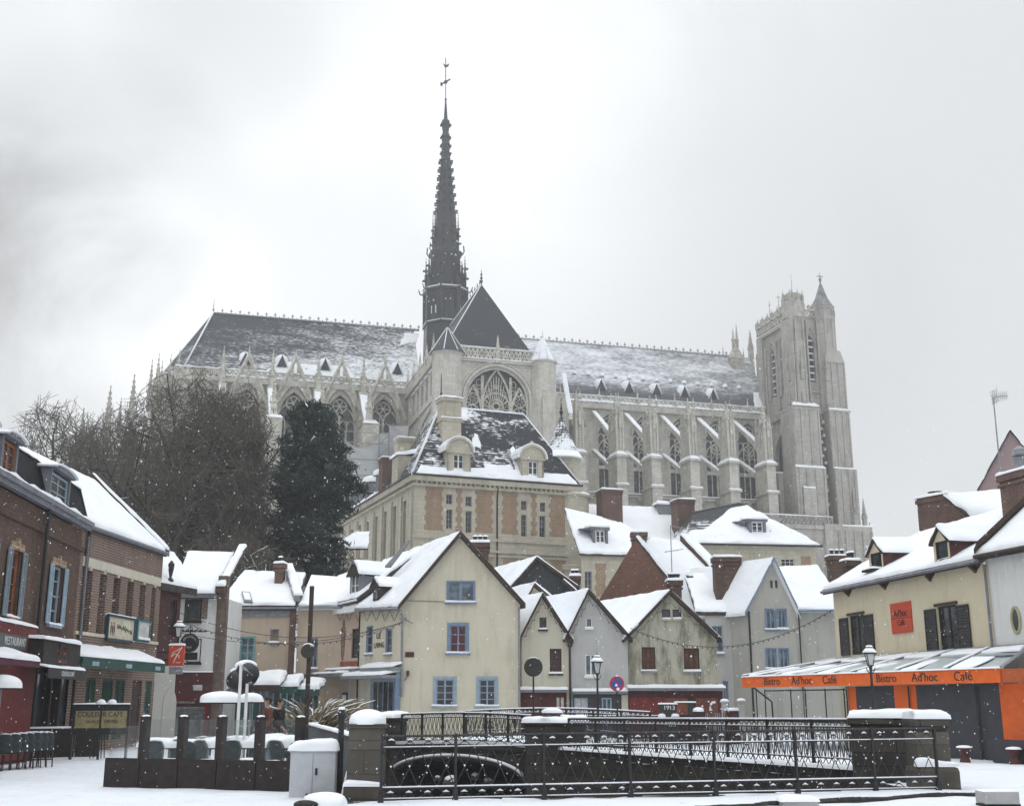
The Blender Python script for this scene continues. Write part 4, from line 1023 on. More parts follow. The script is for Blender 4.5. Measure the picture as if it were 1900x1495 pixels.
# ================================================================ house helpers
def win(par, x0, z0, x1, z1, frame=None, glass=None, nx=2, nz=3, y=.10, fw=.06, bw=.035, sill=True, casing=0, M=None, snow=True, label=None, stile=.07, sillmat=None, name='window', sw=.06):
    frame = frame or WHITEP; glass = glass or GLASS
    m = MB(M)
    m.box(x0, x0 + fw, y - .03, y + .05, z0, z1); m.box(x1 - fw, x1, y - .03, y + .05, z0, z1)
    m.box(x0 + fw, x1 - fw, y - .03, y + .05, z1 - fw, z1); m.box(x0 + fw, x1 - fw, y - .03, y + .05, z0, z0 + fw)
    for k in range(1, nx):
        xx_ = x0 + (x1 - x0) * k / nx; hw_ = stile / 2 if (nx == 2 or k * 2 == nx) else bw / 2
        m.box(xx_ - hw_, xx_ + hw_, y - .02, y + .04, z0 + fw, z1 - fw)
    for k in range(1, nz):
        zz = z0 + (z1 - z0) * k / nz; m.box(x0 + fw, x1 - fw, y - .012, y + .03, zz - bw / 2, zz + bw / 2)
    if casing:
        for (a, b, c, d) in ((x0 - casing, x0, z0, z1 + casing), (x1, x1 + casing, z0, z1 + casing), (x0, x1, z1, z1 + casing)): m.box(a, b, -.035, .01, c, d)
    o = m.build(name, frame, par, label=label)
    m = MB(M); m.box(x0 + .01, x1 - .01, y + .012, y + .02, z0 + .01, z1 - .01); m.build('pane', glass, o)
    if sill:
        c = casing + sw
        m = MB(M); m.box(x0 - c, x1 + c, -.12, y, z0 - .09, z0 - .005); m.build('sill', sillmat or frame, o)
        if snow:
            m = MB(M); m.pillow((x0 - c, -.13, z0 - .005), (x1 + c, -.13, z0 - .005), (x1 + c, y - .035, z0 - .005), (x0 - c, y - .035, z0 - .005), .085, .15, .08, x0 * 7); m.build('snow_cover', SNOW, o, True)
    return o
def shutter(par, x0, z0, x1, z1, mat, y=-.05, M=None, louv=.07, ang=0):
    m = MB(M); f = min(.06, (x1 - x0) * .2)
    m.box(x0, x0 + f, y - .04, y, z0, z1); m.box(x1 - f, x1, y - .04, y, z0, z1)
    for z in (z0, (z0 + z1) / 2 - f / 2, z1 - f): m.box(x0 + f, x1 - f, y - .04, y, z, z + f)
    z = z0 + f
    while z < z1 - f - louv:
        m.slab((x0 + f, y - .035, z), (x1 - f, y - .035, z), (x1 - f, y - .005, z + louv * .9), (x0 + f, y - .005, z + louv * .9), .012); z += louv
    m.box(x0 + f, x1 - f, y - .003, y, z0 + f, z1 - f)
    return m.build('shutter', mat, par)
def slope(par, A, B, C, D, roofmat, th=.14, snow=.13, seed=1, inset=.05, res=.35, edge=.16, amp=.22, label=None, name='roof'):
    """a roof slope: A B along the eave, C D along the ridge, with a snow layer on it"""
    m = MB(); m.gslab(A, B, C, D, th); o = m.build(name, roofmat, par, label=label)
    if snow:
        m = MB(); m.pillow(A, B, C, D, snow, res * .8, edge, seed, amp, bare=.74); m.build('snow_cover', SNOW, o, True)
    return o
def chimney(par, x, y, z0, z1, wx, wy, mat=None, pots=2, M=None, name='chimney', potmat=None):
    m = MB(M); m.cur = 0
    m.box(x - wx, x + wx, y - wy, y + wy, z0, z1 - .25); m.box(x - wx - .06, x + wx + .06, y - wy - .06, y + wy + .06, z1 - .45, z1 - .34); m.box(x - wx - .08, x + wx + .08, y - wy - .08, y + wy + .08, z1 - .25, z1)
    m.cur = 1
    for k in range(pots):
        px_ = x + (k - (pots - 1) / 2) * 2 * wx / max(pots, 1) * .9
        m.lathe(px_, y, [(.11, z1), (.10, z1 + .28), (.13, z1 + .3), (.13, z1 + .36)], 8)
    o = m.build(name, [mat or CHBRICK, potmat or DARKM], par)
    m = MB(M); m.pillow((x - wx - .1, y - wy - .1, z1), (x + wx + .1, y - wy - .1, z1), (x + wx + .1, y + wy + .1, z1), (x - wx - .1, y + wy + .1, z1), .13, .2, .1, x * 3 + y)
    for k in range(pots):
        px_ = x + (k - (pots - 1) / 2) * 2 * wx / max(pots, 1) * .9; m.dome((px_, y, z1 + .35), .14, .14, .1, 8, 3, k)
    m.build('snow_cover', SNOW, o, True)
    return o
TILE = plain('dark roof tile', (.05, .04, .04), .8, .3, 4, .3)
# ================================================================ the mansion
MF = Fr(-8.43, 99.9, 21.5)
MAN = fthing(MF, 'mansion', 'brick and stone mansion with a steep slate roof and round dormers below the rose window', 'mansion')
MW = MF.x(1068, 905); CZ = 20.7; MG = 5.0; MDEP = 26
def MS(u, v): return MF.px(u, v)
wins = []
for (u0, v0, u1, v1) in ((828, 917, 839, 935), (864, 921, 875, 939), (967, 929, 977, 946), (1002, 932, 1012, 949),
                         (828, 945, 839, 981), (864, 948, 875, 988), (967, 955, 977, 995), (1001, 957, 1012, 996), (966, 1036, 978, 1090), (1001, 1038, 1013, 1090)):
    x0, z0, x1, z1 = MF.rect(u0, v0, u1, v1); wins.append((x0, z0, x1, z1))
mb = MB(); mb.wall([(0, MG), (MW, MG), (MW, CZ - .1), (0, CZ - .1)], wins, 0, .3)
SM = Matrix.Translation((0, MDEP, 0)) @ Matrix.Rotation(-math.pi / 2, 4, 'Z')
mb.M = SM; shol = [(MDEP - 3.4 - k * 3.2, 12.9, MDEP - 2.5 - k * 3.2, 18.9) for k in range(7)]
mb.wall([(0, MG), (MDEP, MG), (MDEP, CZ - .1), (0, CZ - .1)], shol, 0, .35)
for k in range(9): mb.box(MDEP - .7 - k * 3.2 - .3, MDEP - .7 - k * 3.2 + .3, -.16, 0, MG, CZ - 1.3)
mb.box(0, MDEP, -.25, 0, 12.2, 12.6)
mb.M = None
mb.box(.05, MW - .05, MDEP - .2, MDEP, MG, CZ - .1); mb.box(MW - .2, MW, .05, MDEP - .2, MG, CZ - .1)
part(mb, 'wall', LIME, MAN)
o = None
m = MB(SM)
for h in shol: m.poly([(h[0], .3, h[1]), (h[2], .3, h[1]), (h[2], .3, h[3]), (h[0], .3, h[3])])
part(m, 'side_pane', GLASS, MAN)
# brick panels with toothed edges
mb = MB(); zp1 = MF.z(790, 903); zp0 = MF.z(790, 982)
rr = random.Random(5)
def panel(u0, u1, za, zb, tooth=True):
    mb = MB(); xa, xb = MF.x(u0, 940), MF.x(u1, 940); z = za; k = 0
    while z < zb - .1:
        zt = min(z + .42, zb); d = .14 if (k % 2 and tooth) else 0
        mb.box(xa + d, xb - d, -.03, .02, z, zt); z = zt; k += 1
    part(mb, 'brick_panel', ORBRICK, MAN)
for (u0, u1) in ((788, 822), (882, 915), (931, 961), (1019, 1051)): panel(u0, u1, zp0, zp1)
for (u0, u1) in ((846, 858), (985, 996)): panel(u0, u1, zp0, zp1)
z2 = MF.z(790, 1026)
for (u0, u1) in ((788, 822), (882, 915), (931, 961), (1019, 1051), (985, 996)): panel(u0, u1, z2 - 4.5, z2)
for (x0, z0, x1, z1) in wins:
    win(MAN, x0 - .0, z0, x1, z1, frame=GREYM, nx=2, nz=2 if z1 - z0 < 1.2 else 4, y=.2, fw=.06, sill=False, stile=.05, bw=.04)
mb = MB()
for zc, h, p in ((CZ - .5, .5, .45), (CZ - .9, .22, .25), (zp0 - .75, .25, .16), (zp0 - 1.75, .2, .18), (zp0 - 2.1, .2, .1)):
    mb.box(-p, MW + p, -p, 0, zc, zc + h)
for k in range(int(MW / .45)): mb.box(k * .45, k * .45 + .2, -.3, 0, CZ - .68, CZ - .5)
xp = MF.x(922, 950)
mb.M = SM; mb.box(0, MDEP, -.44, -.003, CZ - .5, CZ); mb.box(0, MDEP, -.24, -.003, CZ - .9, CZ - .68); mb.M = None
part(mb, 'cornice', LIME, MAN)
mb = MB(); mb.tube([(xp, -.25, CZ - .6), (xp, -.1, CZ - 1.6), (xp, -.1, MG)], .07, 6)
mb.tube([(-.45, -.5, CZ + .03), (MW + .5, -.5, CZ + .03)], .09, 5); mb.tube([(-.5, -.5, CZ + .03), (-.5, MDEP, CZ + .03)], .09, 5)
part(mb, 'gutter', DARKM, MAN)
# the steep roof
MSLATE = patchy('mansion slates with sliding snow', (.028, .031, .036), .57, .68, (.28, .28, .5), 1.0, 5.0, (20.7, 27.5, .04, .05, 2, 13, .02, -.02), .25)
RY = 5.2
rx0, rz = MF.px(816, 770, RY); rx1, rz1 = MF.px(972, 769, RY); rz = MF.z(880, 760, RY)
A, B = (-.45, -.45, CZ), (MW + .45, -.45, CZ); C, D = (rx1, RY, rz), (rx0, RY, rz)
BL, BRr = (-.45, MDEP, CZ), (MW + .45, 2 * RY + .45, CZ)
mb = MB(); mb.poly([A, B, C, D]); mb.poly([B, BRr, C]); mb.poly([BRr, (-.45, 2 * RY + .45, CZ), D, C]); mb.poly([A, D, (-.45, 2 * RY + .45, CZ)])
rf = part(mb, 'roof', MSLATE, MAN)
def rpt(s, t_): return Vector(A).lerp(Vector(B), s).lerp(Vector(D).lerp(Vector(C), s), t_)
m = MB(); m.pillow(rpt(.02, .0), rpt(.98, .0), rpt(.97, .15), rpt(.03, .12), .16, .4, .3, 3, .5); m.pillow(rpt(.02, .82), rpt(.32, .82), rpt(.32, .99), rpt(.02, .99), .12, .3, .3, 5, .6)
m.pillow(rpt(.34, .45), rpt(.42, .42), rpt(.41, .62), rpt(.38, .64), .12, .25, .2, 9, .7)
m.pillow(rpt(.4, .02), rpt(.62, .02), rpt(.60, .22), rpt(.43, .20), .14, .4, .4, 13, .6); m.pillow(rpt(.62, .05), rpt(.70, .05), rpt(.68, .5), rpt(.64, .45), .12, .3, .3, 23, .6)
m.tube([A, D], .13, 4); m.tube([C, B], .07, 4); m.tube([D, C], .12, 4)
part(m, 'snow_cover', SNOW, rf, True)
# north-east wing with its row of dormers along the side
WZ = CZ
m = MB(); m.slab((-.45, 2 * RY, WZ), (-.45, MDEP, WZ), (4, MDEP, WZ + 4.4), (4, 2 * RY, WZ + 4.4), .2); o = part(m, 'wing_roof', MSLATE, MAN)
m = MB(); m.pillow((-.5, 2 * RY, WZ), (-.5, MDEP, WZ), (2.5, MDEP, WZ + 2.8), (2.5, 2 * RY, WZ + 2.8), .2, .6, .3, 2); part(m, 'snow_cover', SNOW, o, True)
for k in range(4):
    y = 11.5 + k * 4.0
    m = MB(); m.box(-.25, 1.6, y - .75, y + .75, WZ, WZ + 2.0); o = part(m, 'side_dormer', ZINC, MAN)
    m = MB(); m.box(-.3, -.26, y - .5, y + .5, WZ + .3, WZ + 1.7); part(m, 'pane', GLASS, o)
    m = MB(); m.dome((.6, y, WZ + 1.95), 1.3, 1.1, .75, 14, 5, k); part(m, 'snow_cover', SNOW, o, True)
y = 5.0                                           # stone side dormer near the corner with brick chimney behind
m = MB(); m.box(-.4, 1.8, y - 1.0, y + 1.0, CZ, CZ + 2.5); m.tube([(.2, y, CZ + 2.5), (.2, y, CZ + 3.1)], [.2, .06], 6); m.ball((.2, y, CZ + 3.3), .22); o = part(m, 'side_dormer', LIME, MAN)
m = MB(); m.pillow((-.6, y - 1.2, CZ + 2.5), (-.6, y + 1.2, CZ + 2.5), (3.2, y + 1.2, CZ + 3.0), (3.2, y - 1.2, CZ + 3.0), .4, .4, .4, 2); part(m, 'snow_cover', SNOW, o, True)
chimney(MAN, .2, 9.2, CZ, CZ + 3.2, .8, .7, CHBRICK, 0)
chimney(MAN, 2.6, 12.5, CZ, CZ + 6.0, .8, .7, LIME, 0)
# great stone chimney
x0, zb, x1, zt = MF.rect(821, 738, 856, 805, 2.2)
m = MB(); cx = (x0 + x1) / 2; hw_ = (x1 - x0) / 2
m.box(x0, x1, 2.2, 3.8, CZ + 1.5, zt - .3); m.box(x0 - .15, x1 + .15, 2.05, 3.95, zt - .3, zt); m.box(x0 - .1, x1 + .1, 2.1, 3.9, zb + 1.2, zb + 1.45); m.box(x0 + .25, x1 - .25, 2.15, 2.2, zb + 1.7, zt - .5)
o = part(m, 'chimney', LIME, MAN)
m = MB(); m.tube([(x0 + .1, 3, zt), (x0 + .1, 3, zt + 2.4)], [.07, .03], 4); m.ball((x0 + .1, 3, zt + .5), .13); part(m, 'lightning_rod', DARKM, o)
m = MB(); m.pillow((x0 - .2, 2.0, zt), (x1 + .2, 2.0, zt), (x1 + .2, 4, zt), (x0 - .2, 4, zt), .22, .3, .2, 1); m.pillow((x0 - .12, 2.05, zb + 1.45), (x1 + .12, 2.05, zb + 1.45), (x1 + .12, 2.25, zb + 1.5), (x0 - .12, 2.25, zb + 1.5), .12, .3, .1, 1); part(m, 'snow_cover', SNOW, o, True)
# two stone dormers with curved pediments
for (u0, u1, vb, vt, wu0, wu1, wv0, wv1) in ((829, 873, 874, 814, 841, 860, 843, 874), (966, 1008, 888, 828, 980, 997, 856, 886)):
    x0, x1 = MF.x(u0, 860), MF.x(u1, 870); zt = MF.z((u0 + u1) / 2, vt); zb = CZ + .05; ws = (MF.x(wu0, 860), MF.z(850, wv1) + .1, MF.x(wu1, 860), MF.z(850 if u0 < 900 else 985, wv0))
    ws = (ws[0], zb + .25, ws[2], MF.z((wu0 + wu1) / 2, wv0))
    ze = zb + (zt - zb) * .66
    m = MB(); m.wall([(x0, zb), (x1, zb), (x1, ze), (x0, ze)], [ws], -.1, .3)
    m.box(x0, x0 + .15, -.1, 3.0, zb, ze); m.box(x1 - .15, x1, -.1, 3.0, zb, ze); xm = (x0 + x1) / 2; hw_ = (x1 - x0) / 2
    pts = [(xm - hw_ * 1.12 * math.cos(a * math.pi / 10), -.2, ze + (zt - ze) * math.sin(a * math.pi / 10)) for a in range(11)]
    m.prism(pts, (0, 3.0, 0)); m.tube([(p[0], -.28, p[2]) for p in pts], .13, 5); m.ball((xm, 0, zt + .3), .2); m.frustum(xm, 0, .15, .15, zt - .1, .08, .08, zt + .25)
    m.box(x0 - .12, x1 + .12, -.25, 0, ze - .15, ze + .03)
    o = part(m, 'dormer', LIME, MAN)
    win(o, *ws, frame=WHITEP, nx=2, nz=3, y=.05, sill=False, stile=.12, bw=.05, fw=.08)
    m = MB(); pr = [(xm - hw_ * 1.2 * math.cos(a * math.pi / 10), ze + (zt - ze + .12) * math.sin(a * math.pi / 10)) for a in range(11)]
    for k in range(10):
        (xa, za), (xb, zb_) = pr[k], pr[k + 1]
        m.slab((xa, -.33, za), (xb, -.33, zb_), (xb, 3.2, zb_), (xa, 3.2, za), -.13)
    part(m, 'snow_cover', SNOW, o)
# round stair turret at the right end
tx, tz = MF.px(1048, 851, 2.5); tr = (MF.x(1085, 851, 2.5) - MF.x(1013, 851, 2.5)) / 2; ttop = MF.z(1042, 765, 2.5)
m = MB(); m.lathe(tx, 3.2, [(tr * .82, MG), (tr * .82, tz - .3), (tr * .95, tz - .1), (tr * .95, tz)], 20); 
bx, bz = MF.px(1066, 920, 1.2); m.lathe(MW - .1, 1.6, [(2.0, MG), (2.0, 13.0), (2.15, 13.1), (2.15, 13.5), (1.95, 13.6), (1.95, bz - .3), (2.15, bz - .2), (2.15, bz)], 16)
o = part(m, 'turret', LIME, MAN)
m = MB()
prof = [(tr * 1.02, tz), (tr * .75, tz + .9), (tr * .5, tz + (ttop - tz) * .45), (tr * .22, tz + (ttop - tz) * .75), (.05, ttop)]
m.lathe(tx, 3.2, prof, 20); part(m, 'turret_roof', patchy('turret slates', (.03, .033, .038), .44, .60, (.9, .9, .7), 1.0, 4.0, (tz, ttop, .14, -.06), .3), o, True)
m = MB(); m.tube([(tx, 3.2, ttop - .5), (tx, 3.2, ttop + 1.6)], [.12, .03], 5); m.ball((tx, 3.2, ttop + .2), .2); m.ball((tx, 3.2, ttop + .6), .13); part(m, 'finial', DARKM, o)
m = MB(); 
for q in range(20): pass
m.lathe(tx, 3.2, [(tr * 1.06, tz - .02), (tr * 1.0, tz + .12), (tr * .8, tz + .75), (tr * .79, tz + .7)], 24); m.dome((MW - .1, 1.6, bz - .02), 2.1, 2.1, .35, 20, 5, 2, .03); part(m, 'snow_cover', SNOW, o, True)
# ================================================================ snowy roofs right of the mansion
# low stone wing with a dormer
WF = Fr(5.2, 96, 12)
def w_(u, v, d=0): return WF.px(u, v, d)
t = fthing(WF, 'stone_wing', 'stone wing with a snowy roof and one grey dormer beside the mansion turret', 'house')
x0 = WF.x(1078, 1030) ; x1 = WF.x(1170, 1030); ze = WF.z(1120, 1029); zr = WF.z(1092, 945, 4.5)
h = [WF.rect(1085, 1060, 1098, 1098)]
m = MB(); m.wall([(x0, 2), (x1 + 3, 2), (x1 + 3, ze), (x0, ze)], h, 0, .3); part(m, 'wall', LIME, t)
m = MB()
for k in range(6):
    xa, z_ = WF.px(1104, 1045 + k * 10); d = .1 * (k % 2); m.box(xa + d, xa + .95 - d, -.03, 0, z_ - .46, z_)
part(m, 'brick_panel', ORBRICK, t)
win(t, *h[0], frame=GREYM, y=.15, nz=3, sill=False)
slope(t, (x0 - .2, -.3, ze), (x1 + 3.5, -.3, ze), (x1 + .8, 4.5, zr - 1.2), (x0 - .2, 4.5, zr), TILE, .15, .2, 4)
wx0, wz0, wx1, wz1 = WF.rect(1099, 984, 1127, 1016, .8)
m = MB(); m.box(wx0, wx0 + .2, .6, 3, wz0 - .1, wz1 + .1); m.box(wx1 - .2, wx1, .6, 3, wz0 - .1, wz1 + .1); m.box(wx0 - .15, wx1 + .15, .5, 3, wz1, wz1 + .25); m.box(wx0, wx1, .62, .8, wz0 - .2, wz0); m.slab((wx0 - .9, 1.2, wz1 + .2), (wx0, .6, wz1 + .2), (wx0, 2.5, wz1 + .3), (wx0 - .9, 2.5, wz1 + .3), .1)
o = part(m, 'dormer', ZINC, t); win(o, wx0 + .25, wz0, wx1 - .25, wz1, frame=WHITEP, y=.75, nz=3, sill=False, stile=.12, fw=.1)
m = MB(); m.pillow((wx0 - .2, .45, wz1 + .25), (wx1 + .2, .45, wz1 + .25), (wx1 + .2, 3, wz1 + .5), (wx0 - .2, 3, wz1 + .5), .25, .3, .2, 6); part(m, 'snow_cover', SNOW, o, True)
# long roof behind with two tall brick chimneys
LF = Fr(7.5, 104, 14)
t = fthing(LF, 'long_house', 'long house with a plain snowy roof and two tall brick chimneys below the buttresses', 'house')
x0, x1 = LF.x(1112, 970), LF.x(1292, 990); zr = LF.z(1160, 940, 6); ze = LF.z(1200, 1040)
m = MB(); m.box(x0, x1, .2, 12, 2, ze); part(m, 'wall', LIME, t)
slope(t, (x0, -.2, ze), (x1, -.2, ze), (x1, 6, zr), (x0 - .5, 6, zr), TILE, .15, .2, 9, amp=.15)
for (u0, u1, v0, v1) in ((1117, 1157, 908, 1010), (1258, 1291, 926, 1005)):
    xa, zb, xb, zt = LF.rect(u0, v0, u1, v1, 1.5); chimney(t, (xa + xb) / 2, 2.4, zb - 1, zt, (xb - xa) / 2 * .93, .9, CHBRICK, 0)
xa, zb, xb, zt = LF.rect(1222, 936, 1262, 948, 5); m = MB(); m.box(xa, xb, 5, 6.2, zb - 1, zt); o = part(m, 'roof_hatch', GREYM, t); m = MB(); m.pillow((xa - .2, 4.9, zt), (xb + .2, 4.9, zt), (xb + .2, 6.3, zt), (xa - .2, 6.3, zt), .3, .4, .2, 3); part(m, 'snow_cover', SNOW, o, True)
# hip roofed stone house
HF = Fr(14.6, 100, 8)
t = fthing(HF, 'hip_roofed_house', 'stone house with a wide snowy hipped roof in front of the bell tower', 'house')
x0, x1 = HF.x(1283, 1010), HF.x(1513, 1020); ze = HF.z(1400, 1011); xp, zp = HF.px(1372, 934, 5.5)
hs_ = [HF.rect(1450, 1036, 1475, 1062), HF.rect(1508, 1034, 1520, 1060)]
m = MB(); m.wall([(x0, 2), (x1, 2), (x1, ze), (x0, ze)], [hs_[0]], 0, .3); m.box(x1 - .2, x1, .05, 10, 2, ze); part(m, 'wall', LIME, t)
m = MB(); xa = HF.x(1487, 1050); m.box(xa, xa + .9, -.03, 0, 3, ze - .9); part(m, 'brick_panel', ORBRICK, t)
win(t, *hs_[0], frame=WHITEP, nx=3, nz=4, y=.15, sill=False)
mb = MB(); e0, e1, e2, e3 = (x0 - .4, -.4, ze), (x1 + .4, -.4, ze), (x1 + .4, 11.4, ze), (x0 - .4, 11.4, ze); P_ = (xp, 5.5, zp); P2 = (xp - 4.4, 6.0, zp - .9)
mb.poly([e0, e1, P_, P2]); mb.poly([e1, e2, P_]); mb.poly([e0, P2, e3]); mb.poly([e2, e3, P2, P_]); rf = part(mb, 'roof', patchy('hip slates', (.035, .038, .042), .58, .7, (.3, .3, .6), 1, 4, (ze, zp, .3, -.12), .3), t)
m = MB(); V = Vector
m.pillow(e0, e1, V(e1).lerp(V(P_), .93), V(e0).lerp(V(P_), .86), .22, .4, .3, 3, .3); m.pillow(e1, e2, V(e2).lerp(V(P_), .9), V(e1).lerp(V(P_), .9), .15, .6, .3, 3, .3); part(m, 'snow_cover', SNOW, rf, True)
m = MB(); m.tube([P_, e1], .1, 4); m.tube([P_, P2], .12, 4); m.tube([(x0 - .5, -.5, ze - .05), (x1 + .5, -.5, ze - .05)], .1, 5); part(m, 'gutter', DARKM, t)
wx0, wz0, wx1, wz1 = HF.rect(1394, 968, 1415, 1000, 1.1)
m = MB(); m.box(wx0 - .25, wx0, .9, 4, wz0 - .2, wz1 + .1); m.box(wx1, wx1 + .25, .9, 4, wz0 - .2, wz1 + .1); m.box(wx0 - .4, wx1 + .4, .8, 4, wz1, wz1 + .2); m.slab((wx0 - 1.3, 2.2, wz1 + .15), (wx0 - .2, .9, wz1 + .15), (wx0 - .2, 3, wz0 + 1), (wx0 - .9, 3, wz0 + .7), .1); m.box(wx0 - .25, wx1 + .25, .9, 1.1, wz0 - .25, wz0)
o = part(m, 'dormer', ZINC, t); win(o, wx0, wz0, wx1, wz1, frame=WHITEP, nx=2, nz=4, y=1.05, sill=False, stile=.12, fw=.1)
m = MB(); m.pillow((wx0 - .5, .7, wz1 + .2), (wx1 + .5, .7, wz1 + .2), (wx1 + .5, 4.2, wz1 + .5), (wx0 - .5, 4.2, wz1 + .5), .25, .3, .2, 6); part(m, 'snow_cover', SNOW, o, True)
vx, vz = HF.px(1429, 993, 1.3); m = MB(); m.lathe(vx, 1.6, [(.3, vz - .4), (.3, vz + .3), (.45, vz + .35), (.05, vz + .6)], 8); part(m, 'roof_vent', ZINC, t)
# small stone lodge left of the mansion
t = thing('stone_lodge', 'small grey stone lodge half hidden by the pine left of the mansion', 'house', at(650, 1040, 92))
m = MB(); b = t.location; m.box(-.9, 1.3, 0, 4, -6, .2); o = part(m, 'wall', STONEG, t); z_ = at(650, 985, 92).z - b.z
slope(t, (-1.6, -.5, .9), (1.4, -.5, .9), (1.2, 2.2, z_ + .2), (.1, 2.2, z_ + .2), TILE, .12, .15, 2)
# ================================================================ houses round the square
def text(par, s, loc, size, mat, rotx=R(90), rotz=0, ext=.006, align='CENTER', shear=0, name='lettering', M=None, width=None):
    c = bpy.data.curves.new(name, 'FONT'); c.body = s; c.size = size; c.extrude = ext; c.align_x = align; c.align_y = 'CENTER'; c.shear = shear
    c.materials.append(mat); tmp = bpy.data.objects.new('tmp', c); COL.objects.link(tmp)
    bpy.context.view_layer.update(); me = bpy.data.meshes.new_from_object(tmp.evaluated_get(bpy.context.evaluated_depsgraph_get()))
    bpy.data.objects.remove(tmp); me.name = name
    o = bpy.data.objects.new(name, me); COL.objects.link(o); o.parent = par
    mw = Matrix.Translation(loc) @ Matrix.Rotation(rotz, 4, 'Z') @ Matrix.Rotation(rotx, 4, 'X')
    if width: mw = mw @ Matrix.Diagonal((width, 1, 1, 1))
    o.matrix_local = (M @ mw) if M is not None else mw
    return o
def vpts(*p): return [Vector(q) for q in p]
SK = -0.42                                         # the ridges of the little gables run back to the left
def skew(k=SK): return Matrix(((1, k, 0, 0), (0, 1, 0, 0), (0, 0, 1, 0), (0, 0, 0, 1)))
def gable_house(F, name, label, x0, zl, xp, zp, x1, zr, depth, mat, holes, roofmat=None, verge=None, over=.22, sk=SK, group=None, z0=-.3, snow=.14):
    t = fthing(F, name, label, 'house', group)
    m = MB(); m.wall([(x0, z0), (x1, z0), (x1, zr), (xp, zp), (x0, zl)], holes, 0, .16)
    m.M = skew(sk); m.box(x0, x0 + .2, .02, depth, z0, zl); m.box(x1 - .2, x1, .02, depth, z0, zr); m.M = None
    m.build('wall', mat, t)
    dx = sk * depth
    sl_, sr_ = (zp - zl) / (xp - x0), (zp - zr) / (x1 - xp)
    A = (x0 - over - sk * -over * 0, -over, zl - over * sl_ + .08); P0 = (xp, -over, zp + .08); B = (x1 + over, -over, zr - over * sr_ + .08)
    A2 = (A[0] + dx, depth, A[2]); P2 = (xp + dx, depth, P0[2]); B2 = (B[0] + dx, depth, B[2])
    slope(t, A, A2, P2, P0, roofmat or TILE, .13, snow, x0, edge=.14); slope(t, B, B2, P2, P0, roofmat or TILE, .13, snow, x1, edge=.14)
    m = MB(); v = .14
    for (q, s_) in ((A, -1), (B, 1)):
        m.prism([(q[0], -over - .03, q[2] + .06), (P0[0], -over - .03, P0[2] + .06), (P0[0], -over - .03, P0[2] - v), (q[0], -over - .03, q[2] - v)], (0, .05, 0))
    m.build('bargeboard', verge or BROWNW, t)
    return t
# ---------------- the tall cream gable house
LV = Fr(-4.49 * K, 48 * K, 0); SV = Fr(-4.49 * K, 48 * K, -54.4)
x1 = LV.x(965, 1110); xp, zp = LV.px(855, 991); zl = LV.z(745, 1122); zr = LV.z(965, 1114)
W1 = LV.rect(830, 1079, 880, 1117); W2 = LV.rect(835, 1160, 865, 1211); W3 = LV.rect(809, 1260, 842, 1309); W4 = LV.rect(889, 1260, 919, 1309)
t = fthing(LV, 'gabled_house', 'tall cream gabled house with blue windows and black lettering on its side', 'house')
LIV = t
mb = MB(); mb.wall([(0, -.3), (x1, -.3), (x1, zr), (xp, zp), (0, zl)], [W1, W2, W3, W4], 0, .16)
mb.M = skew(); mb.box(x1 - .2, x1, .02, 11, -.3, zr); mb.M = None
mb.build('wall', CREAM, t)
RS = SV.rel(LV)
s_l = SV.x(667, 1200); side_h = []
for q in ((681, 1162, 691, 1213), (717, 1167, 727, 1213)): side_h.append(SV.rect(*q))
dh = SV.rect(690, 1262, 738, 1330); dh = (dh[0], -.2, dh[2], dh[3])
mb = MB(RS); mb.wall([(s_l, -.3), (0, -.3), (0, SV.z(744, 1122)), (s_l, SV.z(667, 1127))], side_h + [dh], 0, .16); mb.build('side_wall', CREAM, t)
win(t, *W1, frame=BLUEP, glass=GLASSB, nx=2, nz=1, casing=.05, y=.03, stile=.14)
win(t, *W2, frame=BLUEP, glass=plain('red curtain behind glass', (.09, .018, .02), .4, .3, 3, 0), nx=2, nz=3, casing=.14, y=.05, label='blue window with red curtains')
win(t, *W3, frame=LBLUEP, nx=2, nz=4, casing=.14, y=.05); win(t, *W4, frame=LBLUEP, nx=2, nz=4, casing=.14, y=.05)
for q in side_h: win(t, *q, frame=BLUEP, nx=1, nz=3, casing=.03, y=.05, M=RS)
# entrance front of the side: blue glazed bay under a snowy canopy
o = win(t, *dh, frame=LBLUEP, nx=5, nz=2, casing=.12, y=.05, M=RS, sill=False, name='glazed_door')
m = MB(RS)
for (ua, ub, va, vb, d) in ((663, 744, 1248, 1258, 1.0), (684, 746, 1232, 1243, .5)):
    xa, xb = SV.x(ua, 1250), SV.x(ub, 1250); za, zb = SV.z((ua + ub) / 2, vb), SV.z((ua + ub) / 2, va)
    m.box(xa, xb, -d, 0, za - .02, za + .12)
o = m.build('canopy', GREYM, t); m = MB(RS)
for (ua, ub, va, vb, d) in ((663, 744, 1248, 1258, 1.0), (684, 746, 1232, 1243, .5)):
    xa, xb = SV.x(ua, 1250), SV.x(ub, 1250); za = SV.z((ua + ub) / 2, vb)
    m.pillow((xa, -d - .02, za + .12), (xb, -d - .02, za + .12), (xb, 0, za + .3), (xa, 0, za + .3), .12, .25, .1, ua)
m.build('snow_cover', SNOW, o, True)
m = MB(RS); xa = SV.x(742, 1280); m.box(xa - .1, xa + .05, -.25, .0, -.3, SV.z(742, 1240)); m.build('corner_post', BLUEP, t)
text(t, 'LE', Vector((SV.x(703, 1179), -.02, SV.z(703, 1179))), .42, DARKM, rotz=0, width=1.1, M=RS)
text(t, 'LIVING', Vector((SV.x(704, 1196), -.02, SV.z(704, 1197))), .36, DARKM, rotz=0, width=.92, M=RS)
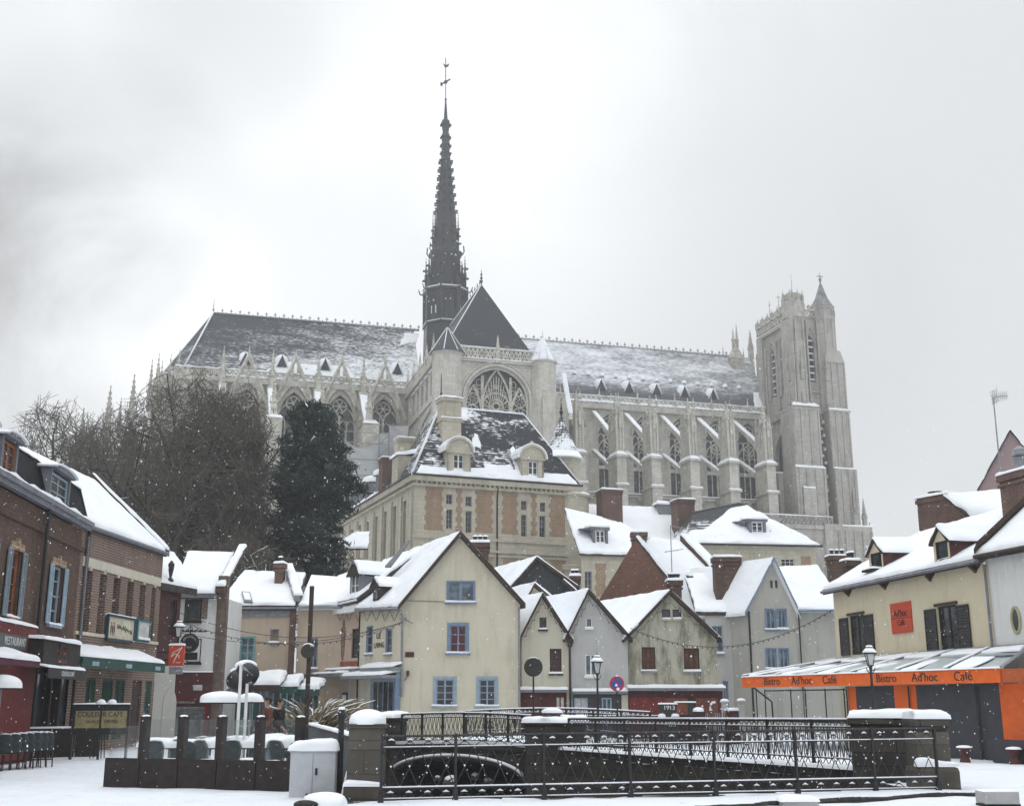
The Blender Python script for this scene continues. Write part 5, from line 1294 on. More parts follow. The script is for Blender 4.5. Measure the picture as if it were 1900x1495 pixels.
# roof
dpt = 12.0; ov = .25
A = Vector((-.32, -ov, zl - .12)); P0 = Vector((xp, -ov, zp + .06)); B = Vector((x1 + .26, -ov, zr - .22))
be = SV.rel(LV) @ Vector((SV.x(650, 1127) - .3, -.3, 0)); be.z = SV.z(650, 1127) - .05
Q = Vector((xp + SK * dpt, dpt, zp + .06)); 
A0 = RS @ Vector((.25, -.3, 0)); A0.z = zl - .10
slope(t, A0, be, Q, P0, TILE, .15, .15, 1, edge=.15); slope(t, B, B + Vector((SK * dpt, dpt, 0)), Q, P0, TILE, .15, .15, 2, edge=.15)
m = MB()
for (q, w_) in ((A0 + Vector((0, -.02, 0)), 1), (B, 1)):
    m.prism([q + Vector((0, -.05, .08)), P0 + Vector((0, -.05, .08)), P0 + Vector((0, -.05, -.16)), q + Vector((0, -.05, -.16))], (0, .06, 0))
m.build('bargeboard', BROWNW, t)
m = MB(); m.tube([be + Vector((0, 0, -.08)), A0 + Vector((0, 0, -.08))], .07, 6)
m.build('gutter', GREYM, t); m = MB(); m.tube([(x1 - .05, -.12, zr - .3), (x1 - .05, -.12, -.2)], .05, 6); m.build('drainpipe', GREYM, t); m = MB(); m.tube([(.06, -.12, zl - .5), (.12, -.12, 1.9)], .06, 6); m.tube([A0 + Vector((0, 0, -.1)), (.06, -.12, zl - .5)], .05, 6)
m.build('drainpipe', GREYM, t)
# long dark slot across the roof
def onroof(u, v):
    a, b, c = A0, be, P0; n = (b - a).cross(c - a).normalized(); r = ray(u, v); o_ = Vector((-LV.o[0], -LV.o[1], EYE))
    k = (a - o_).dot(n) / r.dot(n); return o_ + r * k
m = MB(); pa, pb, pc, pd = onroof(714, 1060), onroof(725, 1060), onroof(761, 1012), onroof(757, 1012); up_ = Vector((0, 0, .19))
m.prism([pa + up_, pb + up_, pc + up_, pd + up_], (0, 0, .1)); m.build('roof_valley', ZINC, t)
# two dormers on the side slope
for (u, v, w, h, dep, hip) in ((657, 1112, 1.0, 1.35, 2.6, True), (697, 1113, .55, .75, 1.3, False)):
    p = onroof(u, v); dm = Matrix.Translation(p) @ Matrix.Rotation(SV.a, 4, 'Z')
    m = MB(dm); m.box(-w / 2, -w / 2 + .1, 0, dep, -.1, h); m.box(w / 2 - .1, w / 2, 0, dep, -.1, h); m.box(-w / 2, w / 2, 0, .05, -.1, .08)
    zt = h + w * .55; m.prism([(-w / 2, 0, h), (w / 2, 0, h), (0, 0 if not hip else .35, zt)], (0, .05, 0)); o = m.build('dormer', ZINC if hip else BROWNW, t)
    win(o, -w / 2 + .1, .08, w / 2 - .1, h, frame=WHITEP if hip else LBLUEP, nx=2, nz=2, y=.06, M=dm, sill=False, fw=.04)
    m = MB(dm)
    for s_ in (-1, 1): m.slab((s_ * (w / 2 + .18), -.15, h - .12), (0, -.15, zt + .04), (0, dep + .8, zt + .04), (s_ * (w / 2 + .18), dep, h - .12), .06)
    m.prism([(-w / 2 - .18, -.16, h - .18), (w / 2 + .18, -.16, h - .18), (0, -.1, zt)], (0, .05, 0)); m.build('dormer_roof', DARKW, o)
    m = MB(dm)
    for s_ in (-1, 1): m.pillow((s_ * (w / 2 + .2), -.1, h - .10), (0, -.1, zt + .06), (0, dep + .9, zt + .06), (s_ * (w / 2 + .2), dep, h - .10), .12, .2, .12, u)
    m.build('snow_cover', SNOW, o, True)
# brick chimney behind the ridge
xa, zb, xb, zt = LV.rect(873, 1006, 908, 1040, 5); chimney(t, (xa + xb) / 2, 5.4, zb - 1.5, zt, (xb - xa) / 2 * .9, .4, DBRICK, 3)
# wall details: bracket with cable, street plate, lamp
m = MB(); a_, z_ = LV.px(752, 1213); m.box(a_, a_ + .42, -.03, 0, z_ - .14, z_ + .1); o = m.build('street_plate', MAROON, t)
a_, z_ = LV.px(757, 1248); m = MB(); m.box(a_ - .06, a_ + .06, -.2, 0, z_ - .12, z_ + .1); m.tube([(a_, -.1, z_ - .1), (a_ - .15, -.1, z_ - .35)], .02, 4); m.build('wall_lamp', BROWNW, t)
a_, z_ = LV.px(746, 1148); m = MB(); m.box(a_ - .1, a_ + .25, -.2, -.1, z_ - .05, z_ + .06); m.tube([(a_ + .1, -.15, z_), (a_ + .55, -.3, z_ - .22)], .03, 4); m.tube([(LV.x(755, 1114), -.03, LV.z(755, 1114)), (LV.x(830, 1116), -.03, LV.z(830, 1116))], .018, 4); m.build('cable_bracket', GREYM, t)
# ---------------- pink and white house left of it
t = fthing(SV, 'rendered_house', 'salmon pink and white rendered house with a painted figure beside the cream gabled house', 'house')
xl, xm, xr = SV.x(570, 1200), SV.x(613, 1200), SV.x(667, 1200); zt0 = SV.z(600, 1127); zt1 = SV.z(652, 1117)
PW = SV.rect(651, 1166, 664, 1220); WW = SV.rect(603, 1170, 611, 1228)
m = MB(); m.cur = 0; m.wall([(xm, -.3), (xr - .01, -.3), (xr - .01, zt1), (xm, zt1 - .35)], [PW], .03, .15); m.cur = 1; m.wall([(xl, -.3), (xm, -.3), (xm, zt1 - .35), (xl, zt0 - .4)], [WW], .03, .15)
m.build('wall', [PINKR, WHITER], t)
win(t, *PW, frame=DARKW, nx=1, nz=3, y=.12, sill=False); win(t, *WW, frame=DARKW, nx=1, nz=2, y=.12, sill=False)
m = MB(); m.box(xm - .05, xm + .04, -.05, .02, -.3, zt1 - .3); m.build('drainpipe', DARKM, t); m = MB(); m.box(xr - .06, xr, -.06, .02, -.3, zt1 - .3); m.build('drainpipe', DARKM, t)
xa = SV.x(637, 1160); m = MB()
def zz_(v): return SV.z(637, v)
for (v0, r0) in (): pass
prof = [(.05, 1224), (.13, 1212), (.14, 1200), (.19, 1190), (.16, 1182), (.23, 1172), (.21, 1166), (.07, 1162), (.09, 1157), (.08, 1152), (.02, 1149)]
m.lathe(xa + .02, -.0, [(r_, zz_(v)) for r_, v in prof], 10, 0, 1.1, .35); m.build('painted_figure', plain('faded brown paint', (.22, .16, .11), .9, .4, 5, .1), t, True)
m = MB(); m.box(xm + .06, xr - .1, -.03, .03, SV.z(637, 1241), SV.z(637, 1227)); m.build('plinth_band', plain('rust red render', (.28, .09, .06), .9, .3, 3, .1), t)
pe = [SV.rel(SV) @ Vector((xl - 1.2, -.35, SV.z(575, 1134))), Vector((xr + .2, -.35, SV.z(655, 1112)))]
slope(t, pe[0], pe[1], pe[1] + Vector((.4, 3.5, 2.6)), pe[0] + Vector((-1.5, 3.5, 2.3)), TILE, .2, .14, 5)
m = MB(); m.box(xl, xr, -.4, .02, zt1 - .55, zt1 - .32); m.tube([pe[0] + Vector((0, 0, -.1)), pe[1] + Vector((0, 0, -.1))], .06, 5); m.build('eaves_board', WHITEP, t)
# flat snowy canopies along the pink and white shop fronts
m = MB(); xa, xb = SV.x(570, 1250), SV.x(668, 1250); z_ = SV.z(620, 1254); m.box(xa, xb, -1.1, 0, z_ - .05, z_ + .1); m.box(xa, xb, -.6, 0, z_ + .16, z_ + .30); o = m.build('canopy', GREYM, t)
m = MB(); m.pillow((xa, -1.15, z_ + .1), (xb, -1.15, z_ + .1), (xb, -.6, z_ + .13), (xa, -.6, z_ + .13), .1, .3, .1, 3); m.pillow((xa, -.65, z_ + .3), (xb, -.65, z_ + .3), (xb, 0, z_ + .35), (xa, 0, z_ + .35), .1, .3, .1, 4); m.build('snow_cover', SNOW, o, True)
m = MB()
for u in (595, 612, 630, 648, 660): m.box(SV.x(u, 1290) - .06, SV.x(u, 1290) + .06, -.04, .03, -.2, z_ - .1)
m.build('shop_pilaster', GREYR, t)
xa, z0_, xb, z1_ = SV.rect(638, 1284, 646, 1309); m = MB(); m.cur = 0; m.box(xa, xb, -.1, .02, z0_, z1_); m.cur = 1; m.box(xa + .05, xb - .05, -.11, -.1, z0_ + .1, z1_ - .12); m.build('menu_case', [DARKM, WHITEP], t)
# ---------------- three little gables
G1 = Fr(.36 * K, 48.6 * K, 0)
def gpx(u, v): return G1.px(u, v)
# narrow cream one
x0, x1 = G1.x(968, 1200), G1.x(1055, 1200); xp, zp = G1.px(1007, 1104); zl = G1.z(965, 1180); zr = G1.z(1058, 1178)
H = [G1.rect(1001, 1145, 1014, 1167), G1.rect(1020, 1203, 1042, 1249)]
t = gable_house(G1, 'gabled_house', 'narrow cream gabled cottage right beside the tall cream gabled house', x0, zl, xp, zp, x1, zr, 7, PALEC, H)
for q in H: win(t, *q, frame=BROWNW, nx=1, nz=1, y=.08, fw=.05, glass=plain('dark curtain', (.05, .02, .02), .5, .3, 4, 0) if q is H[1] else GLASS)
def shopfront(t, F, u0, u1, v, mat, parts_, d=.35, hgt=None):
    xa, xb = F.x(u0, v), F.x(u1, v); z = F.z((u0 + u1) / 2, v)
    m = MB(); m.box(xa, xb, -d, 0, z - .12, z); o = m.build('shop_canopy', GREYM, t)
    m = MB(); m.pillow((xa - .05, -d - .05, z), (xb + .05, -d - .05, z), (xb + .05, 0, z + .06), (xa - .05, 0, z + .06), .12, .25, .12, u0); m.build('snow_cover', SNOW, o, True)
    m = MB(); m.box(xa + .02, xb - .02, -.06, .0, -.2, z - .13); m.build('shopfront', mat, t)
    for (ua, ub, va, frm, gl) in parts_:
        xa_, xb_ = F.x(ua, v), F.x(ub, v); win(t, xa_, .35 if va else .02, xb_, z - .3, frame=frm, glass=gl, nx=2, nz=1, y=-.09, sill=False, name='shop_window')
shopfront(t, G1, 966, 1052, 1279, MAROON, [(1030, 1048, 0, MAROON, CURT)])
m = MB(); xg = G1.x(1057, 1200); m.tube([(xg, -.1, zr - .25), (xg, -.1, -.2)], .055, 6); m.frustum(xg, -.15, .10, .1, zr - .55, .18, .16, zr - .2); m.build('drainpipe', BROWNW, t)
# grey middle one
x0, x1 = G1.x(1056, 1200), G1.x(1165, 1200); xp, zp = G1.px(1092, 1097); zl = G1.z(1053, 1172); zr = G1.z(1165, 1180)
H = [G1.rect(1087, 1146, 1099, 1164), G1.rect(1086, 1214, 1107, 1254)]
t = gable_house(G1, 'gabled_house', 'pale grey gabled cottage in the middle of the three little gables', x0, zl, xp, zp, x1, zr, 7, GREYR, H)
for q in H: win(t, *q, frame=WHITEP, nx=1 if q is H[0] else 2, nz=1, y=.08, fw=.05, glass=GLASSB)
shopfront(t, G1, 1062, 1163, 1282, ANTH, [(1065, 1090, 1, LBLUEP, CURT), (1116, 1134, 1, LBLUEP, GLASSB)])
m = MB(); m.box(G1.x(1153, 1300), G1.x(1165, 1300), -.1, 0, -.2, 2.0); m.build('pilaster', PALEC, t)
# stained one
x0, x1 = G1.x(1166, 1200), G1.x(1330, 1200); xp, zp = G1.px(1243, 1099); zl = G1.z(1163, 1181); zr = G1.z(1328, 1181)
H = [G1.rect(1191, 1200, 1216, 1244), G1.rect(1269, 1202, 1298, 1245), G1.rect(1228, 1130, 1244, 1148), G1.rect(1248, 1130, 1264, 1148)]
t = gable_house(G1, 'gabled_house', 'weather stained grey gabled house above a red wooden shopfront', x0, zl, xp, zp, x1, zr, 8, STAINR, H)
for q in H[:2]: win(t, *q, frame=BROWNW, nx=3, nz=1, y=.08, fw=.06, glass=plain('brown drawn shutters', (.10, .04, .02), .6, .4, 6, 0), sillmat=GREYM)
for q in H[2:]: win(t, *q, frame=DARKW, nx=1, nz=1, y=.08, fw=.03, sillmat=STAINR, sw=.01)
shopfront(t, G1, 1164, 1341, 1276, MAROON, [], .5)
m = MB(); xa, xb, xc, xd, xe = (G1.x(u, 1300) for u in (1168, 1233, 1275, 1290, 1333)); 
m.cur = 0; m.box(xa, xb, -.1, -.06, -.2, 1.9); m.cur = 1; m.box(xb + .02, xc, -.1, -.06, .9, 1.85); m.box(xd, xe - .05, -.1, -.06, -.2, 1.85)
for k in range(14): m.cur = 1; m.box(xd + .06 * k, xd + .06 * k + .02, -.115, -.1, -.2, 1.85)
m.build('shop_boards', [plain('red boards', (.16, .022, .022), .7, .25, 4, .15), plain('orange brown boards', (.19, .06, .035), .7, .25, 4, .15)], t)
win(t, xc, .9, xd, 1.8, frame=BROWNW, nx=1, nz=1, y=-.08, sill=False, name='shop_window')
xa, zz = G1.px(1250, 1075, 3.5); chimney(t, G1.x(1252, 1090, 2), 2.2, zp - 1.0, G1.z(1250, 1077, 2), .32, .35, DBRICK, 3)
m = MB(); px_, pz_ = G1.px(1247, 1068, 2.4); qx, qz = G1.px(1244, 975, 2.4); m.tube([(px_, 2.4, pz_ - .5), (qx, 2.4, qz)], .025, 5); rx_, rz_ = G1.px(1275, 982, 2.4); m.tube([(qx, 2.4, qz), (rx_, 2.4, rz_)], .02, 4)
for k in range(7):
    a = qx + (rx_ - qx) * (.15 + k * .12); zz = qz + (rz_ - qz) * (.15 + k * .12); m.tube([(a, 2.15, zz), (a, 2.65, zz)], .012, 4)
zb_ = G1.z(1246, 1022, 2.4); m.tube([(G1.x(1233, 1022, 2.4), 2.4, zb_ - .05), (G1.x(1268, 1018, 2.4), 2.4, zb_ + .1)], .018, 4)
for k in range(5): a = G1.x(1236 + k * 5, 1022, 2.4); m.tube([(a, 2.2, zb_), (a, 2.6, zb_)], .01, 4)
m.build('aerial', GREYM, t)
# ---------------- dark slated gable behind
F = Fr(-1.5 * K, 58 * K, 0)
x0, x1 = F.x(925, 1090), F.x(1075, 1110); xp, zp = F.px(996, 1037); zl = F.z(935, 1105); zr = F.z(1062, 1088)
t = gable_house(F, 'slated_house', 'dark slate hung gable house with a snowy roof rising behind the narrow cream cottage', F.x(936, 1100), zl, xp, zp, F.x(1068, 1100), zr, 8, plain('dark slate hanging', (.035, .038, .043), .7, .3, 6, .4), [], snow=.16)
xa, zz = F.px(1065, 1068); chimney(t, xa + .1, .8, zz - 2, zz + .05, .25, .3, DBRICK, 2)
m = MB(); pa, pb = F.px(1045, 1076), F.px(1070, 1098); m.slab((pa[0], -.5, pa[1]), (pb[0], -.5, pb[1]), (pb[0], 1, pb[1]), (pa[0], 1, pa[1]), .2); o = m.build('lean_to', TILE, t); m = MB(); m.pillow((pa[0], -.55, pa[1]), (pb[0], -.55, pb[1]), (pb[0], 1, pb[1]), (pa[0], 1, pa[1]), .12, .2, .1, 2); m.build('snow_cover', SNOW, o, True)
# small white cross gable in front of it
F = Fr(0 * K, 54 * K, 0); x0, zl = F.px(975, 1118); xp, zp = F.px(992, 1086); x1, zr = F.px(1022, 1112)
t = gable_house(F, 'gabled_house', 'small snow topped gable squeezed between the slate gable and the narrow cream cottage', x0, zl, xp, zp, x1, zr, 4, PALEC, [], snow=.2)
# ---------------- brick gable house behind the stained one, long roof down to the right
F = Fr(7.0 * K, 59 * K, 0)
t = fthing(F, 'brick_gabled_house', 'house with a bare brick gable and long snowy roof behind the stained grey house', 'house')
px0, pz0 = F.px(1112, 1112); pxp, pzp = F.px(1180, 999); px1, pz1 = F.px(1272, 1112)
m = MB(); m.wall([(px0, 2), (px1, 2), (px1, pz1), (pxp, pzp), (px0, pz0)], [], 0); m.build('wall', GABRICK, t)
# slope seen on the right of the gable: ridge runs right and back
F2 = Fr(F.o[0], F.o[1], 0)
e1 = Vector((px1, -.15, pz1)); r1 = Vector((pxp, -.15, pzp + .05)); D_ = Vector((2.6, 0, 0))
ex, ez = F.px(1362, 1106, .3); rx_, rz_ = F.px(1262, 1006, 3.6)
slope(t, (px1 - .05, -.1, pz1), (ex, .3, ez), (rx_, 3.6, rz_), (pxp, .0, pzp + .1), TILE, .2, .17, 3, amp=.15)
m = MB(); pA = Vector((rx_, 3.6, rz_ + .1)); pB = Vector((ex - .2, .3, ez + .12)); m.prism([pA, pA + Vector((.5, .2, 0)), pB + Vector((.45, 0, 0)), pB], (0, 0, .35)); o = m.build('parapet', DBRICK, t)
m = MB(); m.pillow(pA + Vector((.05, 0, .35)), pA + Vector((.75, .3, .35)), pB + Vector((.75, 0, .3)), pB + Vector((.05, 0, .35)), .16, .25, .12, 5); m.build('snow_cover', SNOW, o, True)
x0 = F.x(1272, 1120); x1 = F.x(1355, 1130, .3); m = MB(); m.box(x0 - 1.5, x1, .1, 3, -.3, ez - .55); m.build('side_wall', GREYR, t); m = MB(); m.box(x0 - .5, x1 + .1, -.1, .3, ez - .55, ez - .05); m.build('eaves_course', DBRICK, t)
xa, zz = F.px(1187, 986); chimney(t, xa, .6, pzp - .6, zz, .42, .35, CHBRICK, 0)
# ---------------- pale grey house between, with a big brick stack
F = Fr(9.4 * K, 55 * K, 0)
t = fthing(F, 'grey_house', 'plain pale grey house wall with narrow blue windows right of the stained gabled house', 'house')
x0, x1 = F.x(1310, 1200), F.x(1390, 1200); ze = F.z(1365, 1135); H = [F.rect(1322, 1161, 1341, 1212), F.rect(1342, 1262, 1352, 1315)]
m = MB(); m.wall([(x0, -.3), (x1, -.3), (x1, ze), (x0, ze)], H, 0, .15); m.build('wall', GREYR, t)
for q in H: win(t, *q, frame=BLUEP, nx=2, nz=2, y=.08, glass=GLASSB)
xa, zb, xb, zt = F.rect(1328, 1032, 1378, 1130, .5); chimney(t, (xa + xb) / 2, 1.2, ze - .5, zt, (xb - xa) / 2 * .95, .45, DBRICK, 0)
slope(t, (x0 - .5, -.1, ze), (x1, -.1, ze), (x1, 3.5, ze + 2.4), (x0 - .5, 3.5, ze + 2.4), TILE, .2, .14, 5)
# ---------------- blue trimmed gable and its wing
F = Fr(10.9 * K, 54 * K, 3)
x0, x1 = F.x(1391, 1200), F.x(1481, 1200); xp, zp = F.px(1434, 1037); zl = F.z(1389, 1127); zr = F.z(1481, 1127)
H = [F.rect(1429, 1076, 1434, 1091), F.rect(1438, 1076, 1443, 1091), F.rect(1421, 1130, 1439, 1167), F.rect(1443, 1130, 1459, 1167), F.rect(1422, 1203, 1440, 1240), F.rect(1446, 1203, 1463, 1240)]
t = gable_house(F, 'gabled_house', 'grey beige gabled house with blue bargeboards and two pairs of blue windows', x0, zl, xp, zp, x1, zr, 6, MIDGR, H, patchy('tiles under thin snow', (.10, .11, .12), .28, .42, (1.5, 1.5, 4), 1, 2), BLUEP, sk=-.55, snow=.07)
for q in H[2:]: win(t, *q, frame=BLUEP, nx=2, nz=1, y=.06, fw=.08, casing=.04, glass=GLASSB)
for q in H[:2]: win(t, *q, frame=GREYM, nx=1, nz=1, y=.08, fw=.02, sill=False)
m = MB(); m.tube([(x0 + .02, -.1, zl - .2), (x0 + .02, -.1, -.2)], .06, 6); m.build('drainpipe', DARKM, t); m = MB(); m.tube([(x1 + .1, -.1, zr - .2), (x1 + .1, -.1, -.2)], .04, 6); m.build('drainpipe', DARKM, t)
x2 = F.x(1556, 1200); ze = F.z(1515, 1131); zr2 = F.z(1540, 1052, 3.4)
t = fthing(F, 'rendered_house', 'plain grey beige rendered house between the blue trimmed gable and the yellow bistro house', 'house')
m = MB(); m.wall([(x1 + .02, -.3), (x2 + 1, -.3), (x2 + 1, ze), (x1 + .02, ze)], [], .1); m.build('wall', MIDGR, t)
slope(t, (x1 + .05, -.25, ze), (x2 + .6, -.25, ze - .02), (x2 + .2, 3.4, zr2 + .1), (x1 - 1.9, 3.4, zr2 - .15), patchy('old tiles half clear of snow', (.09, .05, .045), .3, .42, (1.2, 1.2, 2), 1, 2), .15, .1, 6, amp=.4)
m = MB(); m.tube([(x1 + .05, -.3, ze - .06), (x2 + .6, -.3, ze - .06)], .08, 6); m.build('gutter', BLUEP, t)
xa, zb, xb, zt = F.rect(1541, 1030, 1577, 1055, 4); chimney(t, (xa + xb) / 2, 4.5, zb - 2.5, zt, (xb - xa) / 2 * .9, .4, DBRICK, 3)
# ================================================================ left row of brick houses
LB = Fr(-12.9 * K, 35.0 * K, 86.6); LA = Fr(-12.2 * K, 27.6 * K, 95.4)
# ---- brick house with the tall piers
x1 = LB.x(298, 1100); ze = LB.z(230, 997); zt = LB.z(300, 1023)
ze = LB.z(155, 972)
t = fthing(LB, 'brick_house', 'brown brick house with slim brick piers and one plain snowy roof slope', 'house')
BH = t
rec = [LB.rect(u_, 1068, u_ + w_, 1172) for u_, w_ in ((155, 13), (182, 13), (208, 13), (234, 12), (258, 11), (280, 8))]
zlo = LB.z(230, 1182); zhi = LB.z(220, 1072)
rec = [(r[0], zlo, r[2], zhi) for r in rec]
zg = LB.z(230, 1240)
gh = []
for (u0, u1) in ((160, 178), (190, 210), (214, 232), (246, 264), (270, 286)):
    xa, xb = LB.x(u0, 1270), LB.x(u1, 1270); gh.append((xa, .3, xb, 2.5))
gh[3] = (gh[3][0], .1, gh[3][2], 2.5)
m = MB(); m.wall([(0, -.3), (x1, -.3), (x1, ze), (0, ze)], rec + gh, 0, .5); m.box(x1 - .2, x1, .01, 8, -.3, ze); m.prism([(x1, .01, ze), (x1, 7, ze), (x1, 3.35, 10.8)], (-.2, 0, 0)); m.build('wall', RBRICK, t)
m = MB()
for r in rec: m.box(r[0], r[2], .48, .52, r[1], r[3])
m.build('recess', plain('dark recess backing', (.03, .024, .02), .8, .3, 5, .1), t)  # plain dark backing, makes the gaps between the piers dark
m = MB(); zb = LB.z(230, 1062); m.box(.2, x1, -.05, 0, zb - .16, zb + .18)
for r in rec: m.box((r[0] + r[2]) / 2 - .08, (r[0] + r[2]) / 2 + .08, -.05, 0, zhi, zb - .1)
for k in range(6):
    pass
m.box(.1, x1, -.06, 0, zlo - .12, zlo); m.build('stone_band', PALEC, t)
for k, (r, kind) in enumerate(zip(gh, 'sgsds')):
    if kind == 's': 
        w2 = (r[2] - r[0]) / 2; shutter(t, r[0], r[1], r[0] + w2 - .01, r[3], GREENP, .06); shutter(t, r[0] + w2 + .01, r[1], r[2], r[3], GREENP, .06)
    elif kind == 'g':
        shutter(t, r[0], r[1], r[2], r[3], GREENP, .06)
    else:
        m = MB(); m.box(r[0], r[2], .08, .13, r[1], r[3]); m.build('door', BROWNW, t)
e_ = .12
slope(t, (-.05, -e_, ze), (x1 + .05, -e_, ze), (x1 + .05, 3.35, 10.9), (-.05, 3.35, 10.9), TILE, .2, .16, 6, amp=.15)
m = MB(); m.tube([(-.05, -e_ - .02, ze - .06), (x1 + .05, -e_ - .06, ze - .06)], .08, 6); m.tube([(.35, -.1, ze - .4), (.35, -.1, 3)], .05, 6); m.build('gutter', ZINC, t)
m = MB(); m.prism([(x1, -.15, ze + .1), (x1, 3.4, 11.2), (x1, 7, ze + .1), (x1, 3.4, 10.7), (x1, -.15, ze - .15)], (.28, 0, 0)); o = m.build('gable_parapet', BROWNW, t)
m = MB(); m.pillow((x1 - .03, -.17, ze + .12), (x1 + .31, -.17, ze + .12), (x1 + .31, 3.4, 11.22), (x1 - .03, 3.4, 11.22), .12, .35, .1, 4); m.build('snow_cover', SNOW, o, True)
xa = LB.x(303, 1060); m = MB(); m.lathe(x1 + .35, -.25, [(.03, LB.z(303, 1082)), (.16, LB.z(303, 1076)), (.05, LB.z(303, 1070)), (.12, LB.z(303, 1055)), (.14, LB.z(303, 1045)), (.03, LB.z(303, 1038))], 8); m.build('bracket_ornament', DARKM, t)
# green awning
xa, xb = LB.x(150, 1225, -1.2), LB.x(304, 1225, -1.2); z0_, z1_ = LB.z(225, 1240, -1.2), LB.z(225, 1228, -1.2)
m = MB(); m.slab((xa, -1.25, z1_ + .06), (xb, -1.25, z1_ + .06), (xb, 0, z1_ + .55), (xa, 0, z1_ + .55), .05); m.box(xa, xb, -1.27, -1.24, z0_ - .05, z1_ + .08)
for x in (xa, xb): m.prism([(x, -1.25, z0_), (x, -1.25, z1_ + .05), (x, 0, z1_ + .5)], (.02, 0, 0))
o = m.build('awning', GREENP, t)
m = MB(); m.pillow((xa, -1.25, z1_ + .08), (xb, -1.25, z1_ + .08), (xb, -.05, z1_ + .55), (xa, -.05, z1_ + .55), .10, .25, .12, 4, .3); m.build('snow_cover', SNOW, o, True)
m = MB()
for k in range(3): x = xa + (xb - xa) * (.1 + .38 * k); m.box(x, x + .55, -1.285, -1.27, z0_ + .03, z0_ + .17)
m.build('awning_lettering', LBLUEP, o)
# framed picture sign and its small neighbour
q = LB.rect(200, 1143, 249, 1182, -.12); q2 = LB.rect(256, 1152, 277, 1187, -.12)
zc0, zc1 = LB.z(225, 1187, -.12), LB.z(225, 1146, -.12)
m = MB(); m.cur = 0; m.box(q[0], q[2], -.12, -.05, zc0, zc1); m.cur = 1
for (a, b, c, d) in ((q[0] - .06, q[0] + .03, zc0, zc1), (q[2] - .03, q[2] + .06, zc0, zc1), (q[0], q[2], zc0 - .07, zc0 + .02), (q[0], q[2], zc1 - .02, zc1 + .07)): m.box(a, b, -.16, -.04, c, d)
o = m.build('sign_board', [plain('cream sign paint', (.50, .47, .36), .6, .15, 4, 0), plain('dark blue green frame', (.02, .05, .075), .5, .2, 4, 0)], t)
m = MB(); rr = random.Random(11); wq = q[2] - q[0]; hq = zc1 - zc0
for k in range(3):                                 # painted figures at the left of the board
    x = q[0] + wq * (.12 + .06 * k); z = zc0 + hq * .45; m.lathe(x, -.125, [(.01, z - .25), (.05, z - .1), (.06, z + .08), (.02, z + .16), (.04, z + .22), (.01, z + .27)], 6, 0, 1, .1)
m.build('painted_figures', MAROON, o)
m = MB()
for k in range(11):                                # illegible painted script
    x = q[0] + wq * (.34 + .055 * k); z = zc0 + hq * (.62 - .02 * k); m.tube([(x, -.125, z - rr.uniform(.06, .14)), (x + .05, -.125, z + rr.uniform(.0, .12)), (x + .1, -.125, z - rr.uniform(.02, .1))], .014, 4)
m.build('painted_script', DARKM, o)
m = MB(); m.pillow((q[0] - .08, -.18, zc1 + .07), (q[2] + .08, -.18, zc1 + .07), (q[2] + .08, -.03, zc1 + .07), (q[0] - .08, -.03, zc1 + .07), .05, .2, .05, 3); m.build('snow_cover', SNOW, o, True)
m = MB(); m.cur = 0; m.box(q2[0], q2[2], -.12, -.05, q2[1], q2[3] - .02); m.cur = 1
for (a, b, c, d) in ((q2[0] - .16, q2[0] - .02, q2[1] - .06, q2[3] + .1), (q2[2] - .02, q2[2] + .04, q2[1], q2[3]), (q2[0], q2[2], q2[1] - .08, q2[1]), (q2[0], q2[2], q2[3] - .03, q2[3] + .04)): m.box(a, b, -.16, -.04, c, d)
o = m.build('sign_board', [CURT, plain('teal frame', (.03, .13, .15), .5, .2, 4, 0)], t); m = MB(); m.pillow((q2[0], -.2, q2[1]), (q2[2], -.2, q2[1]), (q2[2], -.1, q2[1]), (q2[0], -.1, q2[1]), .09, .2, .04, 3); m.build('snow_cover', SNOW, o, True)
